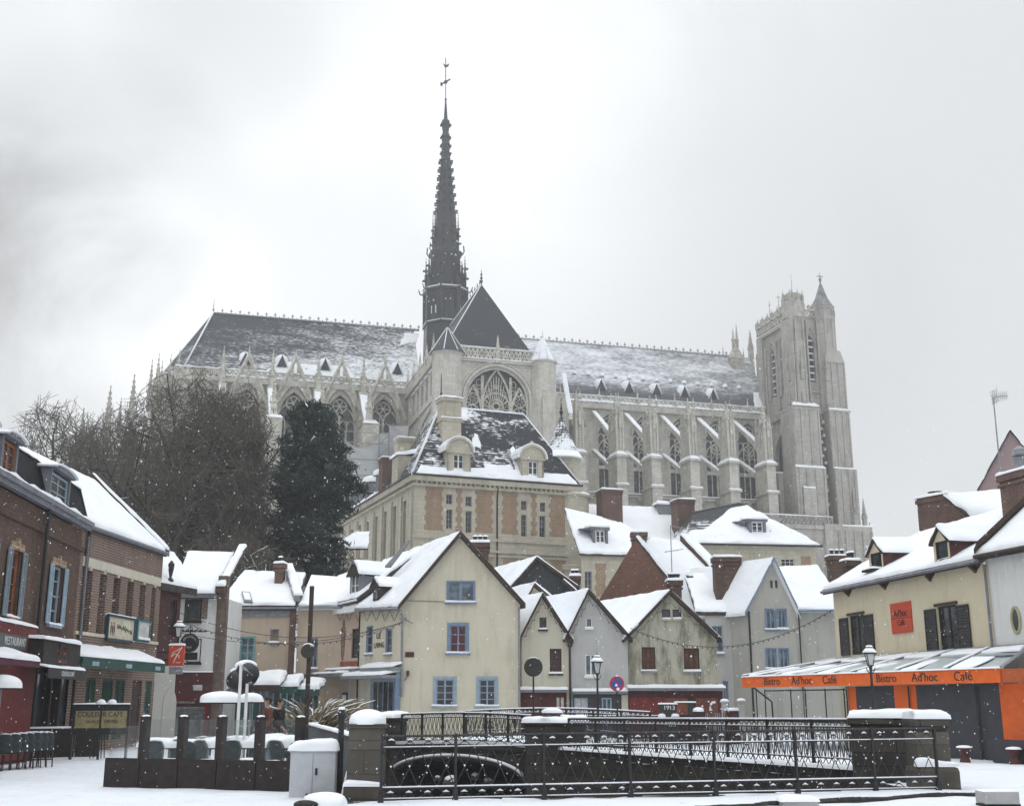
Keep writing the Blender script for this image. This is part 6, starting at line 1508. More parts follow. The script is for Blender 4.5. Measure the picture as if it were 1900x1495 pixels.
# ---- mansard houses
za = LA.z(80, 928)                                  # gutter
ROOFZ = plain('mansard zinc and slate', (.018, .021, .026), .6, .3, 3, .3)
def mansard(t, xa, xb, zg, zt, dorm, k):
    m = MB(); m.slab((xa, -.05, zg), (xb, -.05, zg), (xb, .35, zt), (xa, .35, zt), .12); m.box(xa, xb, .35, 8, zg, zt - .02)
    for x in (xa + .02, xb - .14): m.prism([(x, -.10, zg), (x, .30, zt), (x, .4, zt), (x, 0, zg)], (.12, 0, 0)); o = m.build('mansard_roof', ROOFZ, t)
    m = MB(); m.pillow((xa, .28, zt), (xb, .28, zt), (xb, 8, zt + .5), (xa, 8, zt + .5), .12, .4, .15, k); m.pillow((xa, -.27, zg + .05), (xb, -.27, zg + .05), (xb, .0, zg + .1), (xa, .0, zg + .1), .09, .3, .1, k + 3, .6); m.build('snow_cover', SNOW, o, True)
    m = MB(); m.box(xa, xb, -.28, -.02, zg - .10, zg + .05); m.box(xa, xb, -.2, 0, zg - .25, zg - .10); m.build('gutter', ZINC, t)
    for (u0, u1, v0, v1, fr) in dorm:
        q = LA.rect(u0, v0, u1, v1, -.05); zb = zg + .14; zt_ = zt - .26
        m = MB(); m.box(q[0] - .12, q[0], -.12, 1.0, zb - .1, zt_ + .1); m.box(q[2], q[2] + .12, -.12, 1.0, zb - .1, zt_ + .1)
        pts = [((q[0] + q[2]) / 2 - (q[2] - q[0] + .5) / 2 * math.cos(a * math.pi / 8), -.25, zt_ + .08 + .14 * math.sin(a * math.pi / 8)) for a in range(9)]
        m.prism(pts, (0, 1.3, 0)); o = m.build('dormer', ZINC, t)
        win(o, q[0], zb, q[2], zt_, frame=fr, nx=2, nz=3, y=-.02, sill=False, fw=.08)
        m = MB()
        for a in range(8): m.slab(Vector(pts[a]) + Vector((0, -.08, .02)), Vector(pts[a + 1]) + Vector((0, -.08, .02)), Vector(pts[a + 1]) + Vector((0, 1.2, .02)), Vector(pts[a]) + Vector((0, 1.2, .02)), -.06)
        m.build('snow_cover', SNOW, o)
xs_, xm, xe = -8.0, LA.x(74, 1050), LA.x(154, 1050)
zg = LA.z(78, 926); zt = 9.1
specs = [
 ('red fronted brick house with orange window frames at the left edge, a restaurant below', xs_, xm - .02, [LA.rect(14, 1018, 34, 1146)], ORW, plain('grey blue shutter', (.19, .23, .27), .6, .15, 5, .1), [(-2, 24, 838, 905, ORW), (-52, -28, 815, 880, ORW)], (-.9, 1.9)),
 ('brown brick house with pale blue shutters under a slate mansard above the dark cafe front', xm, xe, [LA.rect(92, 1048, 113, 1160)], LBLUEP, plain('pale blue shutter', (.28, .38, .46), .6, .12, 5, .1), [(90, 124, 885, 945, LBLUEP)], (0, 0))]
MANS = []
for (lab, xa, xb, wh, fr, sh, dm, _) in specs:
    t = fthing(LA, 'brick_house', lab, 'house'); MANS.append(t)
    zs0 = 3.65 if xa < xm - .1 else 3.5
    extra = []
    if xa < xm - .1: extra = [(wh[0][0] - 2.6, wh[0][1], wh[0][0] - 1.6, wh[0][3])]
    m = MB(); m.wall([(xa, zs0 - .2), (xb, zs0 - .2), (xb, zg - .3), (xa, zg - .3)], wh + extra, 0, .2); m.box(xa, xb, .25, 8, -.3, zg - .3)
    m.box(xa, xb, -.08, 0, LA.z(78, 985) - .06, LA.z(78, 985) + .1); m.build('wall', DBRICK, t)
    for r in wh + extra:
        win(t, *r, frame=fr, nx=2, nz=4, y=.12, fw=.08, stile=.1); w_ = .36
        shutter(t, r[0] - w_ - .03, r[1], r[0] - .03, r[3], sh); shutter(t, r[2] + .03, r[1], r[2] + w_ + .03, r[3], sh)
        m = MB(); m.box(r[0] - .15, r[2] + .15, -.05, 0, r[3], r[3] + .22); m.box((r[0] + r[2]) / 2 - .1, (r[0] + r[2]) / 2 + .1, -.08, 0, r[3], r[3] + .35); m.build('lintel', ORBRICK, t)
    mansard(t, xa, xb, zg, zt, dm, xa)
    m = MB(); m.tube([(xb - .06, -.14, zg), (xb - .06, -.14, 3.2)], .06, 6); m.build('drainpipe', DARKM, t)
# red restaurant front
t = MANS[0]
m = MB(); m.cur = 0; m.box(xs_, xm - .25, -.25, 0.25, -.3, 3.3); m.build('shopfront', REDP, t)
zf0, zf1 = LA.z(40, 1212, -.4), LA.z(40, 1160, -.4)
xr = LA.x(64, 1190, -.4)
m = MB(); m.box(xs_, xr, -.45, -.25, zf0 - .05, zf1); m.build('fascia', REDP, t)
m = MB(); xr2 = LA.x(50, 1190, -.48); zc0, zc1 = LA.z(30, 1204, -.48), LA.z(30, 1178, -.48); m.box(xs_ + .3, xr2, -.49, -.45, zc0, zc1); m.build('sign_panel', plain('grey sign panel', (.07, .085, .085), .5, .1, 3, 0), t)
text(t, 'RESTAURANT', Vector((xr2 - .15, -.5, (zc0 + zc1) / 2)), .33, CURT, align='RIGHT', width=.92)
m = MB(); m.pillow((xs_, -.5, zf1), (xr, -.5, zf1), (xr, -.05, zf1 + .1), (xs_, -.05, zf1 + .1), .09, .2, .08, 3)
za0 = LA.z(35, 1224, -1.1); xaw = LA.x(70, 1224, -1.1)
m.build('snow_cover', SNOW, t, True)
m = MB(); m.slab((xs_, -1.15, za0), (xaw, -1.15, za0), (xaw, -.25, za0 + .3), (xs_, -.25, za0 + .3), .05); m.box(xs_, xaw, -1.17, -1.14, za0 - .16, za0); o = m.build('awning', plain('dark red awning', (.07, .015, .03), .8, .2, 4, .1), t)
m = MB(); m.pillow((xs_, -1.18, za0 + .01), (xaw, -1.18, za0 + .01), (xaw, -.3, za0 + .3), (xs_, -.3, za0 + .3), .14, .25, .12, 5); m.build('snow_cover', SNOW, o, True)
# cafe front
t = MANS[1]
m = MB(); m.box(xm - .22, xe - .02, -.1, .25, 2.95, 3.45); m.box(xm - .2, xe - .02, .12, .25, -.3, 2.95); m.box(xm - .2, xe, -.1, .1, -.3, .75)
for x in (xm - .2, (xm + xe) / 2 - .5, (xm + xe) / 2 + .6, xe - .14): m.box(x, x + .13, -.12, .12, -.3, 2.95)
m.build('shopfront', DARKW, t)
win(t, xm + .0, .8, (xm + xe) / 2 - .5, 2.6, frame=DARKW, nx=2, nz=1, y=.06, sill=False, name='shop_window'); win(t, (xm + xe) / 2 + .75, .8, xe - .15, 2.6, frame=DARKW, nx=1, nz=1, y=.06, sill=False, name='shop_window')
m = MB(); m.pillow((xm - .2, -.14, .75), (xe, -.14, .75), (xe, .05, .75), (xm - .2, .05, .75), .06, .2, .05, 3); m.build('snow_cover', SNOW, t, True)
q = LA.rect(77, 1187, 149, 1233, -.9)
m = MB(); m.box(q[0] + .2, q[2], -.9, -.1, q[1], q[3] - .05); o = m.build('box_sign', DARKW, t)
m = MB(); m.cur = 0; rr = random.Random(6); xc_ = (q[0] + q[2]) / 2 + .1; zc_ = (q[1] + q[3]) / 2
for k in range(7): x = xc_ - .5 + .15 * k; m.cur = k % 2; m.tube([(x, -.91, zc_ - .1), (x + .04, -.91, zc_ + rr.uniform(.1, .3)), (x + .12, -.91, zc_ - rr.uniform(0, .12))], .02, 4)
m.cur = 1
for k in range(10): x = xc_ - .5 + .1 * k; m.box(x, x + .06, -.915, -.9, zc_ - .32, zc_ - rr.uniform(.16, .24))
m.build('painted_script', [BROWNW, plain('rusty lettering', (.14, .04, .025), .6)], o)
m = MB(); m.pillow((q[0] + .1, -.95, q[3] - .05), (q[2] + .05, -.95, q[3] - .05), (q[2] + .05, -.05, q[3]), (q[0] + .1, -.05, q[3]), .13, .2, .1, 3); m.build('snow_cover', SNOW, o, True)
zq = LA.z(110, 1240, -1.0); m = MB(); m.slab((q[0] + .1, -1.1, zq), (q[2], -1.1, zq), (q[2], -.1, zq + .2), (q[0] + .1, -.1, zq + .2), .04); m.box(q[0] + .1, q[2], -1.12, -1.09, zq - .3, zq); o = m.build('awning', DARKM, t)
m = MB(); m.pillow((q[0] + .1, -1.13, zq), (q[2], -1.13, zq), (q[2], -.1, zq + .2), (q[0] + .1, -.1, zq + .2), .07, .2, .08, 3); m.build('snow_cover', SNOW, o, True)
text(o, 'COULEUR CAFÉ', Vector(((q[0] + q[2]) / 2 + .05, -1.13, zq - .15)), .2, CURT)
# ---- narrow dark house in the corner
F = Fr(-12.2 * K, 42.6 * K, 55)
t = fthing(F, 'narrow_house', 'narrow dark red boarded house between the piered brick house and the white house', 'house')
x0, x1 = F.x(290, 1150), F.x(333, 1150); zt = F.z(315, 1085); zmid = F.z(315, 1235); q = F.rect(314, 1112, 327, 1180)
m = MB(); m.cur = 0; m.wall([(x0, zmid), (x1, zmid), (x1, zt), (x0, zt)], [q], 0, .15); m.cur = 1; m.wall([(x0, -.3), (x1, -.3), (x1, zmid), (x0, zmid)], [], 0)
xa = F.x(316, 1280); m.prism([(a, -.02, b) for a, b in [(xa - .35, 0)] + arch(xa - .35, xa + .35, 1.6, 2.3, 5) + [(xa + .35, 0)]], (0, .02, 0)); m.build('wall', [plain('dark red boards', (.06, .022, .018), .7, .3, 5, .2), MIDGR], t)
win(t, *q, frame=MAROON, nx=1, nz=2, y=.1, sill=False)
slope(t, (x0 - .3, -.3, zt + .05), (x1 + .6, -.3, zt - .1), (x1 + 1.5, 2.5, zt + 1.7), (x0 - .3, 2.5, zt + 1.8), TILE, .3, .15, 3)
# ---- white house with the plum shop
F = Fr(-12.4 * K, 46.5 * K, 0)
t = fthing(F, 'white_house', 'white rendered house above a dark red shop with a steel shutter', 'house')
x0, x1 = F.x(325, 1150), F.x(402, 1150); ze = F.z(370, 1104); zs = F.z(370, 1247)
Q1 = F.rect(342, 1111, 374, 1152); Q2 = F.rect(346, 1184, 373, 1229)
m = MB(); m.wall([(x0, zs), (x1, zs), (x1, ze), (x0, ze)], [Q1, Q2], 0, .15); m.box(x0, x1, .05, 5, -.3, ze); m.build('wall', WHITER, t)
m = MB(); m.box(Q1[2], Q1[2] + .28, -.02, 0, Q1[1] + .1, Q1[3] + .1); m.build('bare_brick', RBRICK, t)
win(t, *Q1, frame=DARKW, nx=2, nz=1, y=.08, snow=False); win(t, *Q2, frame=DARKW, nx=2, nz=2, y=.08, snow=False)
w2 = (Q1[2] - Q1[0]) / 2
for q, mt in ((Q1, plain('grey green shutter', (.06, .07, .065), .7, .2, 5, .1)),):
    shutter(t, q[0] + .05, q[1] + .03, q[0] + w2, q[3] - .03, mt, .02); shutter(t, q[0] + w2 + .02, q[1] + .03, q[2] - .05, q[3] - .03, mt, .02)
m = MB(); m.box(x1 - .02, x1 + .42, -.05, .4, -.3, ze + .9); m.build('corner_pier', plain('brown stone pier', (.13, .10, .08), .9, .3, 3, .3), t)
zr = F.z(330, 1028, 3.6); xr_ = F.x(306, 1028, 3.6)
slope(t, (x0 - .3, -.35, ze + .06), (x1 - .05, -.35, ze + .06), (x1 - .1, 3.6, zr), (x0 - .6, 3.6, zr + .1), TILE, .25, .16, 4, amp=.12)
xa, za_ = F.px(408, 1092, 0); xb, zb_ = F.px(397, 1026, 3.6); m = MB(); m.prism([(x1 - .05, -.4, ze + .1), (x1 + .35, -.4, ze + .1), (x1 + .3, 3.7, zr + .15), (x1 - .1, 3.7, zr + .15)], (0, 0, .28)); o = m.build('coping', DBRICK, t)
m = MB(); m.pillow((x1 - .02, -.45, ze + .38), (x1 + .4, -.45, ze + .38), (x1 + .35, 3.75, zr + .43), (x1 - .07, 3.75, zr + .43), .14, .3, .12, 3); m.build('snow_cover', SNOW, o, True)
m = MB(); m.box(x0 - .3, x1, -.42, -.02, ze - .15, ze + .03); m.build('gutter', ZINC, t)
m = MB(); m.box(x0, x1, -.15, 0, -.3, zs); m.build('shopfront', MAROON, t)
m = MB(); m.pillow((x0, -.2, zs), (x1, -.2, zs), (x1, 0, zs + .03), (x0, 0, zs + .03), .06, .2, .05, 3); m.build('snow_cover', SNOW, t, True)
q = F.rect(317, 1294, 383, 1360, -.2); q = (q[0], -.2, q[2], q[3])
m = MB(); m.cur = 0
for (a, b, c, d) in ((q[0], q[0] + .1, -.2, q[3]), (q[2] - .1, q[2], -.2, q[3]), (q[0], q[2], q[3] - .12, q[3])): m.box(a, b, -.24, -.15, c, d)
m.cur = 1; m.box(q[0] + .1, q[2] - .1, -.19, -.15, q[3] - .3, q[3] - .12); m.cur = 2
for k in range(24): z = -.1 + k * .065; m.slab((q[0] + .1, -.2, z), (q[2] - .1, -.2, z), (q[2] - .1, -.16, z + .06), (q[0] + .1, -.16, z + .06), .01) if z < q[3] - .35 else None
o = m.build('roller_shutter', [REDP, DARKM, plain('steel slats', (.16, .17, .175), .45, .2, 4, .1, .4)], t)
text(o, 'RETROUVAILLES', Vector((q[0] + .14, -.2, q[3] - .2)), .13, CURT, align='LEFT', width=.95)
xa, zz = F.px(367, 1275, -.16); m = MB(); m.box(xa - .2, xa + .2, -.18, -.15, zz - .12, zz + .12); m.build('notice', CURT, t)
# lantern bracket and wrought sign on the white house side
xa, zz = F.px(352, 1192, -1.0)
t2 = thing('hanging_sign', 'round black wrought iron hanging sign with lettering in front of the white house', 'sign', at(352, 1192, 45.2 * K))
m = MB(); m.lathe(0, 0, [(.01, -.04), (.42, -.04), (.42, .04), (.01, .04)], 20); o = m.build('disc', DARKM, t2); o.rotation_euler = (R(90), 0, 0)
m = MB(); m.tube([(-.45, 0, .5), (.75, 0, .5)], .035, 5); m.tube([(0, 0, .4), (0, 0, .62)], .03, 5); m.tube([(.1 * math.cos(k / 2), 0, .58 + .1 * math.sin(k / 2)) for k in range(13)], .02, 4)
for k in range(5): m.dome((-.35 + k * .2, 0, .53), .08, .05, .05, 6, 3, k)
m.box(-.38, .38, -.03, .03, -.75, -.42); m.build('bracket', DARKM, t2)
for k, ch in enumerate('BRASSERIE'):
    a = R(150 - k * 15); text(t2, ch, Vector((.30 * math.cos(a), -.05, .30 * math.sin(a) - .03)), .13, CURT)
text(t2, 'BAR', Vector((0, -.05, -.2)), .13, CURT)
# ---- beige house with skylight
F = Fr(-13.0 * K, 52.5 * K, -4)
x0, x1 = F.x(404, 1200), F.x(543, 1200); ze = F.z(470, 1126); zr = F.z(460, 1064, 4.2)
t = fthing(F, 'beige_house', 'pinkish beige house with a turquoise window and a skylight in its smooth snowy roof', 'house')
Q1 = F.rect(446, 1182, 471, 1240); Q2 = F.rect(503, 1168, 516, 1192)
m = MB(); m.wall([(x0, -.3), (x1, -.3), (x1, ze), (x0, ze)], [Q1, Q2], 0, .15); m.build('wall', BEIGER, t)
win(t, *Q1, frame=TURQ, nx=2, nz=4, y=.06, casing=.06, glass=GLASSB); win(t, *Q2, frame=GREYM, nx=1, nz=1, y=.08, casing=.04, glass=plain('tan blind', (.28, .2, .13), .7, .2, 4, 0))
slope(t, (x0 - .1, -.3, ze + .08), (x1 + .1, -.3, ze + .05), (x1 - .5, 4.2, zr - .05), (x0 - .1, 4.2, zr + .12), TILE, .25, .16, 4, amp=.12)
m = MB(); m.box(x0, x1 + .1, -.35, 0, ze - .12, ze - .02); m.box(x0, x1, -.1, 0, ze - .5, ze - .12); m.build('gutter', GREYM, t)
def rp(u, v, A, B, D):
    n = (B - A).cross(D - A).normalized(); r = F.M().inverted().to_3x3() @ ray(u, v); o_ = F.M().inverted() @ Vector((0, 0, EYE)); k = (A - o_).dot(n) / r.dot(n); return o_ + r * k
A_, B_, D_ = Vector((x0 - .1, -.3, ze + .2)), Vector((x1 + .1, -.3, ze + .17)), Vector((x0 - .1, 4.2, zr + .24))
pp = [rp(u, v, A_, B_, D_) for u, v in ((453, 1118), (469, 1119), (464, 1101), (448, 1100))]
m = MB(); m.cur = 0; m.prism(pp, (0, -.05, .1)); m.cur = 1; c_ = sum(pp, Vector()) / 4; m.poly([c_ + (p - c_) * .75 + Vector((0, -.06, .12)) for p in pp]); m.build('skylight', [GREYM, SNOW], t)
xa, zb, xb, zt = F.rect(511, 1046, 528, 1085, 2.6); chimney(t, (xa + xb) / 2, 2.6, zb - 1, zt, (xb - xa) / 2 * .85, .3, CHBRICK, 1)
# brown pilaster and firewall between the two roofs
pa = rp(527, 1058, A_, B_, D_); pb = rp(545, 1115, A_, B_, D_); m = MB(); m.prism([pa, pa + Vector((.25, 0, 0)), pb + Vector((.32, 0, 0)), pb], (0, 0, .3)); o = m.build('firewall', GREYM, t)
m = MB(); m.pillow(pa + Vector((0, 0, .3)), pa + Vector((.5, 0, .3)), pb + Vector((.5, 0, .3)), pb + Vector((0, 0, .3)), .13, .25, .1, 3); m.build('snow_cover', SNOW, o, True)
xa, xb = F.x(537, 1200), F.x(547, 1200); m = MB(); m.box(xa, xb, -.18, 0, -.3, ze - .1); m.build('pilaster', plain('brown pilaster', (.11, .065, .05), .8, .3, 3, .2), t)
# ---- second beige house, roof half melted
t = fthing(F, 'beige_house', 'beige house with dark tiles showing through its roof snow behind the tall steel post', 'house')
x2 = F.x(640, 1200); Q = F.rect(573, 1183, 589, 1240)
m = MB(); m.wall([(x1 + .2, -.3), (x2, -.3), (x2, ze), (x1 + .2, ze)], [Q], .04, .15); m.build('wall', BEIGER, t); win(t, *Q, frame=GREYM, nx=2, nz=3, y=.1, glass=GLASSB)
HOLE = patchy('melting roof snow', (.06, .035, .03), .36, .42, (1.1, 1.1, 1.1), 1.0, 5.0, (ze, zr, .14, -.03, x1, x2, .10, -.08), .3, .5)
zr2 = F.z(590, 1072, 4.2)
m = MB(); m.slab((x1 + .3, -.3, ze + .05), (x2 + 1, -.3, ze + .05), (x2 + 1, 4.2, zr2 - .1), (x1 - .2, 4.2, zr - .08), .25); o = m.build('roof', HOLE, t)
m = MB(); m.pillow((x1 + .3, -.33, ze + .06), (x2 + 1, -.33, ze + .06), (x2 + 1, 2.2, ze + .1 + (zr2 - ze) * .5), (x1 + .2, 1.2, ze + .05 + (zr - ze) * .33), .12, .3, .15, 4, .4); m.build('snow_cover', SNOW, o, True)
m = MB(); m.box(x1 + .3, x2, -.36, 0.02, ze - .12, ze - .02); m.build('gutter', GREYM, t)
# ================================================================ right side: bistro house and neighbours
YF = Fr(10.79 * K2, 39.68 * K2, -79.3)
x1 = YF.x(1838, 1100); ze = YF.z(1690, 1062); x0 = 0.0
ze = (YF.z(1560, 1092) + YF.z(1830, 1036)) / 2
Q1 = YF.rect(1577, 1140, 1605, 1214); Q2 = YF.rect(1741, 1122, 1778, 1206)
t = fthing(YF, 'yellow_house', 'yellow cream bistro house with dark shutters, two dormers and a snowy roof on the right', 'house')
m = MB(); m.wall([(x0, -.3), (x1, -.3), (x1, ze), (x0, ze)], [Q1, Q2], 0, .18); m.box(x0, x0 + .2, .02, 6, -.3, ze); m.build('wall', CREAM2, t)
for q in (Q1, Q2):
    win(t, *q, frame=DARKW, nx=2, nz=3, y=.1, sill=False); w_ = (q[2] - q[0]) * .62
    m = MB(); m.box(q[0] - .1, q[2] + .1, -.06, 0, q[3], q[3] + .1); m.build('lintel', BROWNW, t)
    sm = plain('black brown shutter', (.03, .028, .03), .7, .3, 5, .2); shutter(t, q[0] - w_, q[1], q[0] - .03, q[3] - .06, sm, -.03, None, .09); shutter(t, q[2] + .03, q[1], q[2] + w_, q[3] - .06, sm, -.03, None, .09)
m = MB(); q = YF.rect(1655, 1117, 1693, 1174); m.box(q[0], q[2], -.05, 0, q[1], q[3]); o = m.build('sign_board', REDSIGN, t)
text(o, "Ad'hoc", Vector(((q[0] + q[2]) / 2, -.06, q[1] + (q[3] - q[1]) * .64)), .36, MAROON); text(o, 'Café', Vector(((q[0] + q[2]) / 2, -.06, q[1] + (q[3] - q[1]) * .33)), .3, MAROON)
m = MB(); m.box(q[0] + .05, q[2] - .05, -.055, -.05, q[1] + (q[3] - q[1]) * .48, q[1] + (q[3] - q[1]) * .50); m.build('rule', MAROON, o)
# roof
zr = YF.z(1760, 975, 4.2); ov = .35
E0, E1 = Vector((x0 - .25, -ov, ze + .02)), Vector((x1 + .05, -ov, ze + .02)); R1 = Vector((x1 + .05, 4.2, zr)); R0 = Vector((x0 + .2, 4.2, zr + .0))
slope(t, E0, E1, R1, R0, TILE, .22, .16, 8, amp=.2)
m = MB(); m.tube([E0 + Vector((0, -.06, -.1)), E1 + Vector((0, -.06, -.1))], .075, 6); m.tube([(x1 - .02, -.12, ze - .2), (x1 - .02, -.12, 0)], .05, 6); m.build('gutter', ZINC, t)
m = MB()
for u in (1572, 1640, 1725, 1810):
    x = YF.x(u, 1080); m.prism([(x, -.3, ze - .12), (x, 0, ze - .12), (x, 0, ze - .4)], (.14, 0, 0)); m.prism([(x - .3, -.02, ze - .12), (x + .45, -.02, ze - .12), (x + .1, -.02, ze - .38)], (0, .02, 0))
m.build('eaves_bracket', BROWNW, t)
def yroof(u, v):
    n = (E1 - E0).cross(R0 - E0).normalized(); r = YF.M().inverted().to_3x3() @ ray(u, v); o_ = YF.M().inverted() @ Vector((0, 0, EYE)); k = (E0 - o_).dot(n) / r.dot(n); return o_ + r * k
for (u0, u1, vb, ve, vt) in ((1613, 1639, 1066, 1024, 1000), (1733, 1763, 1050, 1002, 976)):
    p = yroof(u0, vb); p2 = yroof(u1, vb - 6); y = (p.y + p2.y) / 2; xa = YF.x(u0, vb - 20, y); xb = YF.x(u1, vb - 20, y); zb = p.z; zee = YF.z((u0 + u1) / 2, ve, y); ztt = YF.z((u0 + u1) / 2, vt, y); xm = (xa + xb) / 2; w_ = xb - xa
    hq = (xa + .12, zb + .15, xb - .12, zee - .02)
    m = MB(); m.wall([(xa, zb - .2), (xb, zb - .2), (xb, zee), (xm, ztt), (xa, zee)], [hq], y, .1); o = m.build('dormer', CREAM2, t)
    m = MB(); dd = 3.0
    for x in (xa, xb - .04): m.prism([(x, y + .02, zb - .2), (x, y + .02, zee), (x, y + dd, zee)], (.04, 0, 0))
    m.prism([(xm - .15, y, ztt - .1), (xm + .15, y, ztt - .1), (xm, y - .08, ztt + .05)], (0, .1, 0)); m.build('dormer_cheek', MAROON, o)
    win(o, *hq, frame=DARKW, nx=1, nz=1, y=y + .06, fw=.05, sill=True, sw=0)
    m = MB()
    for s_ in (-1, 1): m.slab((xm + s_ * (w_ / 2 + .12), y - .12, zee - .1), (xm, y - .12, ztt + .03), (xm, y + dd + .6, ztt + .03), (xm + s_ * (w_ / 2 + .12), y + dd, zee - .1), .05)
    m.build('dormer_roof', BROWNW, o)
    m = MB()
    for s_ in (-1, 1): m.pillow((xm + s_ * (w_ / 2 + .14), y - .1, zee - .08), (xm, y - .1, ztt + .05), (xm, y + dd + .7, ztt + .05), (xm + s_ * (w_ / 2 + .14), y + dd, zee - .08), .14, .2, .12, u0)
    m.build('snow_cover', SNOW, o, True)
p = yroof(1568, 1062); chimney(t, p.x + .2, p.y + .2, p.z - .6, YF.z(1563, 1042, p.y), .22, .28, DBRICK, 3)
# big brick stack with its sloping firewall behind the ridge
F = Fr(13.4 * K2, 43.5 * K2, -60)
t = fthing(F, 'brick_stack_house', 'broad brick chimney wall with a sloping snowy roof just behind the yellow bistro house ridge', 'house')
xa, zb, xb, zt = F.rect(1703, 918, 1760, 985); xc, zc = F.px(1808, 966)
m = MB(); m.box(xa, xb, 0, .9, 3, zt - .05); m.box(xa - .06, xb + .03, -.06, .96, zt - .3, zt - .12); m.prism([(xb, 0, zt - .1), (xb, 0, 3), (xc, 0, 3), (xc, 0, zc)], (0, .35, 0)); m.build('wall', CHBRICK, t)
m = MB(); m.pillow((xa - .1, -.1, zt - .05), (xb + .1, -.1, zt - .05), (xb + .1, 1, zt - .05), (xa - .1, 1, zt - .05), .12, .2, .1, 2); m.lathe((xa + xb) / 2 - .1, .4, [(.3, zt + .18), (.32, zt + .22), (.02, zt + .3)], 8); m.build('snow_cover', SNOW, t, True)
m = MB(); m.lathe((xa + xb) / 2 - .1, .4, [(.05, zt - .05), (.05, zt + .14), (.34, zt + .15), (.34, zt + .19)], 10); m.build('chimney_cowl', DARKM, t)
xd, zd = F.px(1905, 930, 3.5); xe_, ze_ = F.px(1905, 985, 0)
slope(t, (xb - .1, -.1, zt - .1), (xc + .1, -.1, zc), (xc + 4, 0, zc + .1), (xb + 3.2, 3.5, zt - .1), TILE, .15, .15, 3)
m = MB(); m.box(xc - .5, xc + 5, .5, 4, 3, zc - .3); m.build('rear_wall', PALEC, t)
# white house at the right edge
WX, WY = 10.79 * K2 + x1 * YF.c, 39.68 * K2 + x1 * YF.s
F = Fr(WX, WY, -76)
t = fthing(F, 'white_house', 'white rendered house with an oval window at the right edge of the square', 'house')
xe = F.x(1990, 1100); ze2 = F.z(1870, 1022); ox, oz = F.px(1887, 1150)
m = MB(); m.wall([(.03, -.3), (xe, -.3), (xe, ze2), (.03, ze2)], [], -.02); m.build('wall', WHITER, t)
m = MB(); m.tube([(ox + .2 * math.cos(a * math.pi / 12), -.03, oz + .4 * math.sin(a * math.pi / 12)) for a in range(25)], .06, 6); o = m.build('oval_window', plain('stone oval frame', (.36, .33, .2), .8, .15, 4, .1), t)
m = MB(); m.prism([(ox + .19 * math.cos(a * math.pi / 12), -.04, oz + .38 * math.sin(a * math.pi / 12)) for a in range(24)], (0, .02, 0)); m.build('pane', GLASS, o)
zpk = ze2 + 3.0
slope(t, (-.1, -.35, ze2), (xe, -.35, ze2), (xe, 4, zpk + 1), (1.1, 4, zpk + .9), TILE, .2, .15, 3)
m = MB(); m.prism([(-.12, -.4, ze2 + .02), (.1, -.4, ze2 + .25), (1.25, 4, zpk + 1.2), (1.0, 4, zpk + .9)], (0, 0, .18)); m.tube([(-.1, -.42, ze2 - .06), (xe, -.42, ze2 - .06)], .07, 6); m.build('verge', BROWNW, t)
xa, zb, xb, zt = F.rect(1862, 876, 1915, 945, 3.2); chimney(t, (xa + xb) / 2, 3.4, zb - 1.5, zt, (xb - xa) / 2 * .9, .4, CHBRICK, 0)
m = MB(); cx = (xa + xb) / 2; m.lathe(cx, 3.4, [(.2, zt), (.2, zt + .6)], 10); m.lathe(cx + .1, 3.4, [(.32, zt + .65), (.28, zt + .85), (.05, zt + 1.0)], 10); m.build('chimney_cowl', GREYM, t)
# pink gable far right
F = Fr(29, 76, -20)
t = fthing(F, 'pink_gable_house', 'tall plain pinkish grey gable rising behind the brick chimney wall on the right', 'house')
xp, zp = F.px(1874, 798); xa, zb = F.px(1806, 925); xb = xp + (xp - xa)
zb2 = zb - 6; sl_ = (zp - zb) / (xp - xa); xa2 = xa
m = MB(); m.wall([(xa2, 3), (xb, 3), (xb, zb), (xp, zp), (xa2, zb)], [], 0); m.build('wall', PLUMR, t)
slope(t, (xa - .15, -.15, zb - .2), (xa - .15, 6, zb - .2), (xp, 6, zp + .05), (xp, -.15, zp + .05), TILE, .12, .12, 3); slope(t, (xb + .15, -.15, zb - .2), (xb + .15, 6, zb - .2), (xp, 6, zp + .05), (xp, -.15, zp + .05), TILE, .12, .12, 4)
# television aerial
b = at(1861, 930, 57); tp = at(1843, 738, 57)
t = thing('television_aerial', 'tall thin television aerial mast above the roofs at the right', 'aerial', b)
m = MB(); d = tp - b; m.tube([(0, 0, -2), d], [.045, .03], 6); m.build('mast', GREYM, t)
m = MB(); m.tube([d + Vector((-.1, 0, .02)), d + Vector((.75, 0, .12))], .02, 4)
for k in range(8):
    c = d + Vector((-.05 + k * .1, 0, .02 + k * .012)); hh = .32 if k < 3 else .2
    m.tube([c + Vector((0, -.25, -hh)), c + Vector((0, .25, hh))], .012, 4); m.tube([c + Vector((.06, .2, -hh)), c + Vector((-.02, -.2, hh))], .010, 4)
for k in range(4): m.tube([d + Vector((-.12, 0, -.3 + k * .2)), d + Vector((.0 + .08 * k, 0, -.32 + k * .25)), d + Vector((.22, 0, -.1 + k * .22))], .012, 4)
m.build('antenna', GREYM, t)
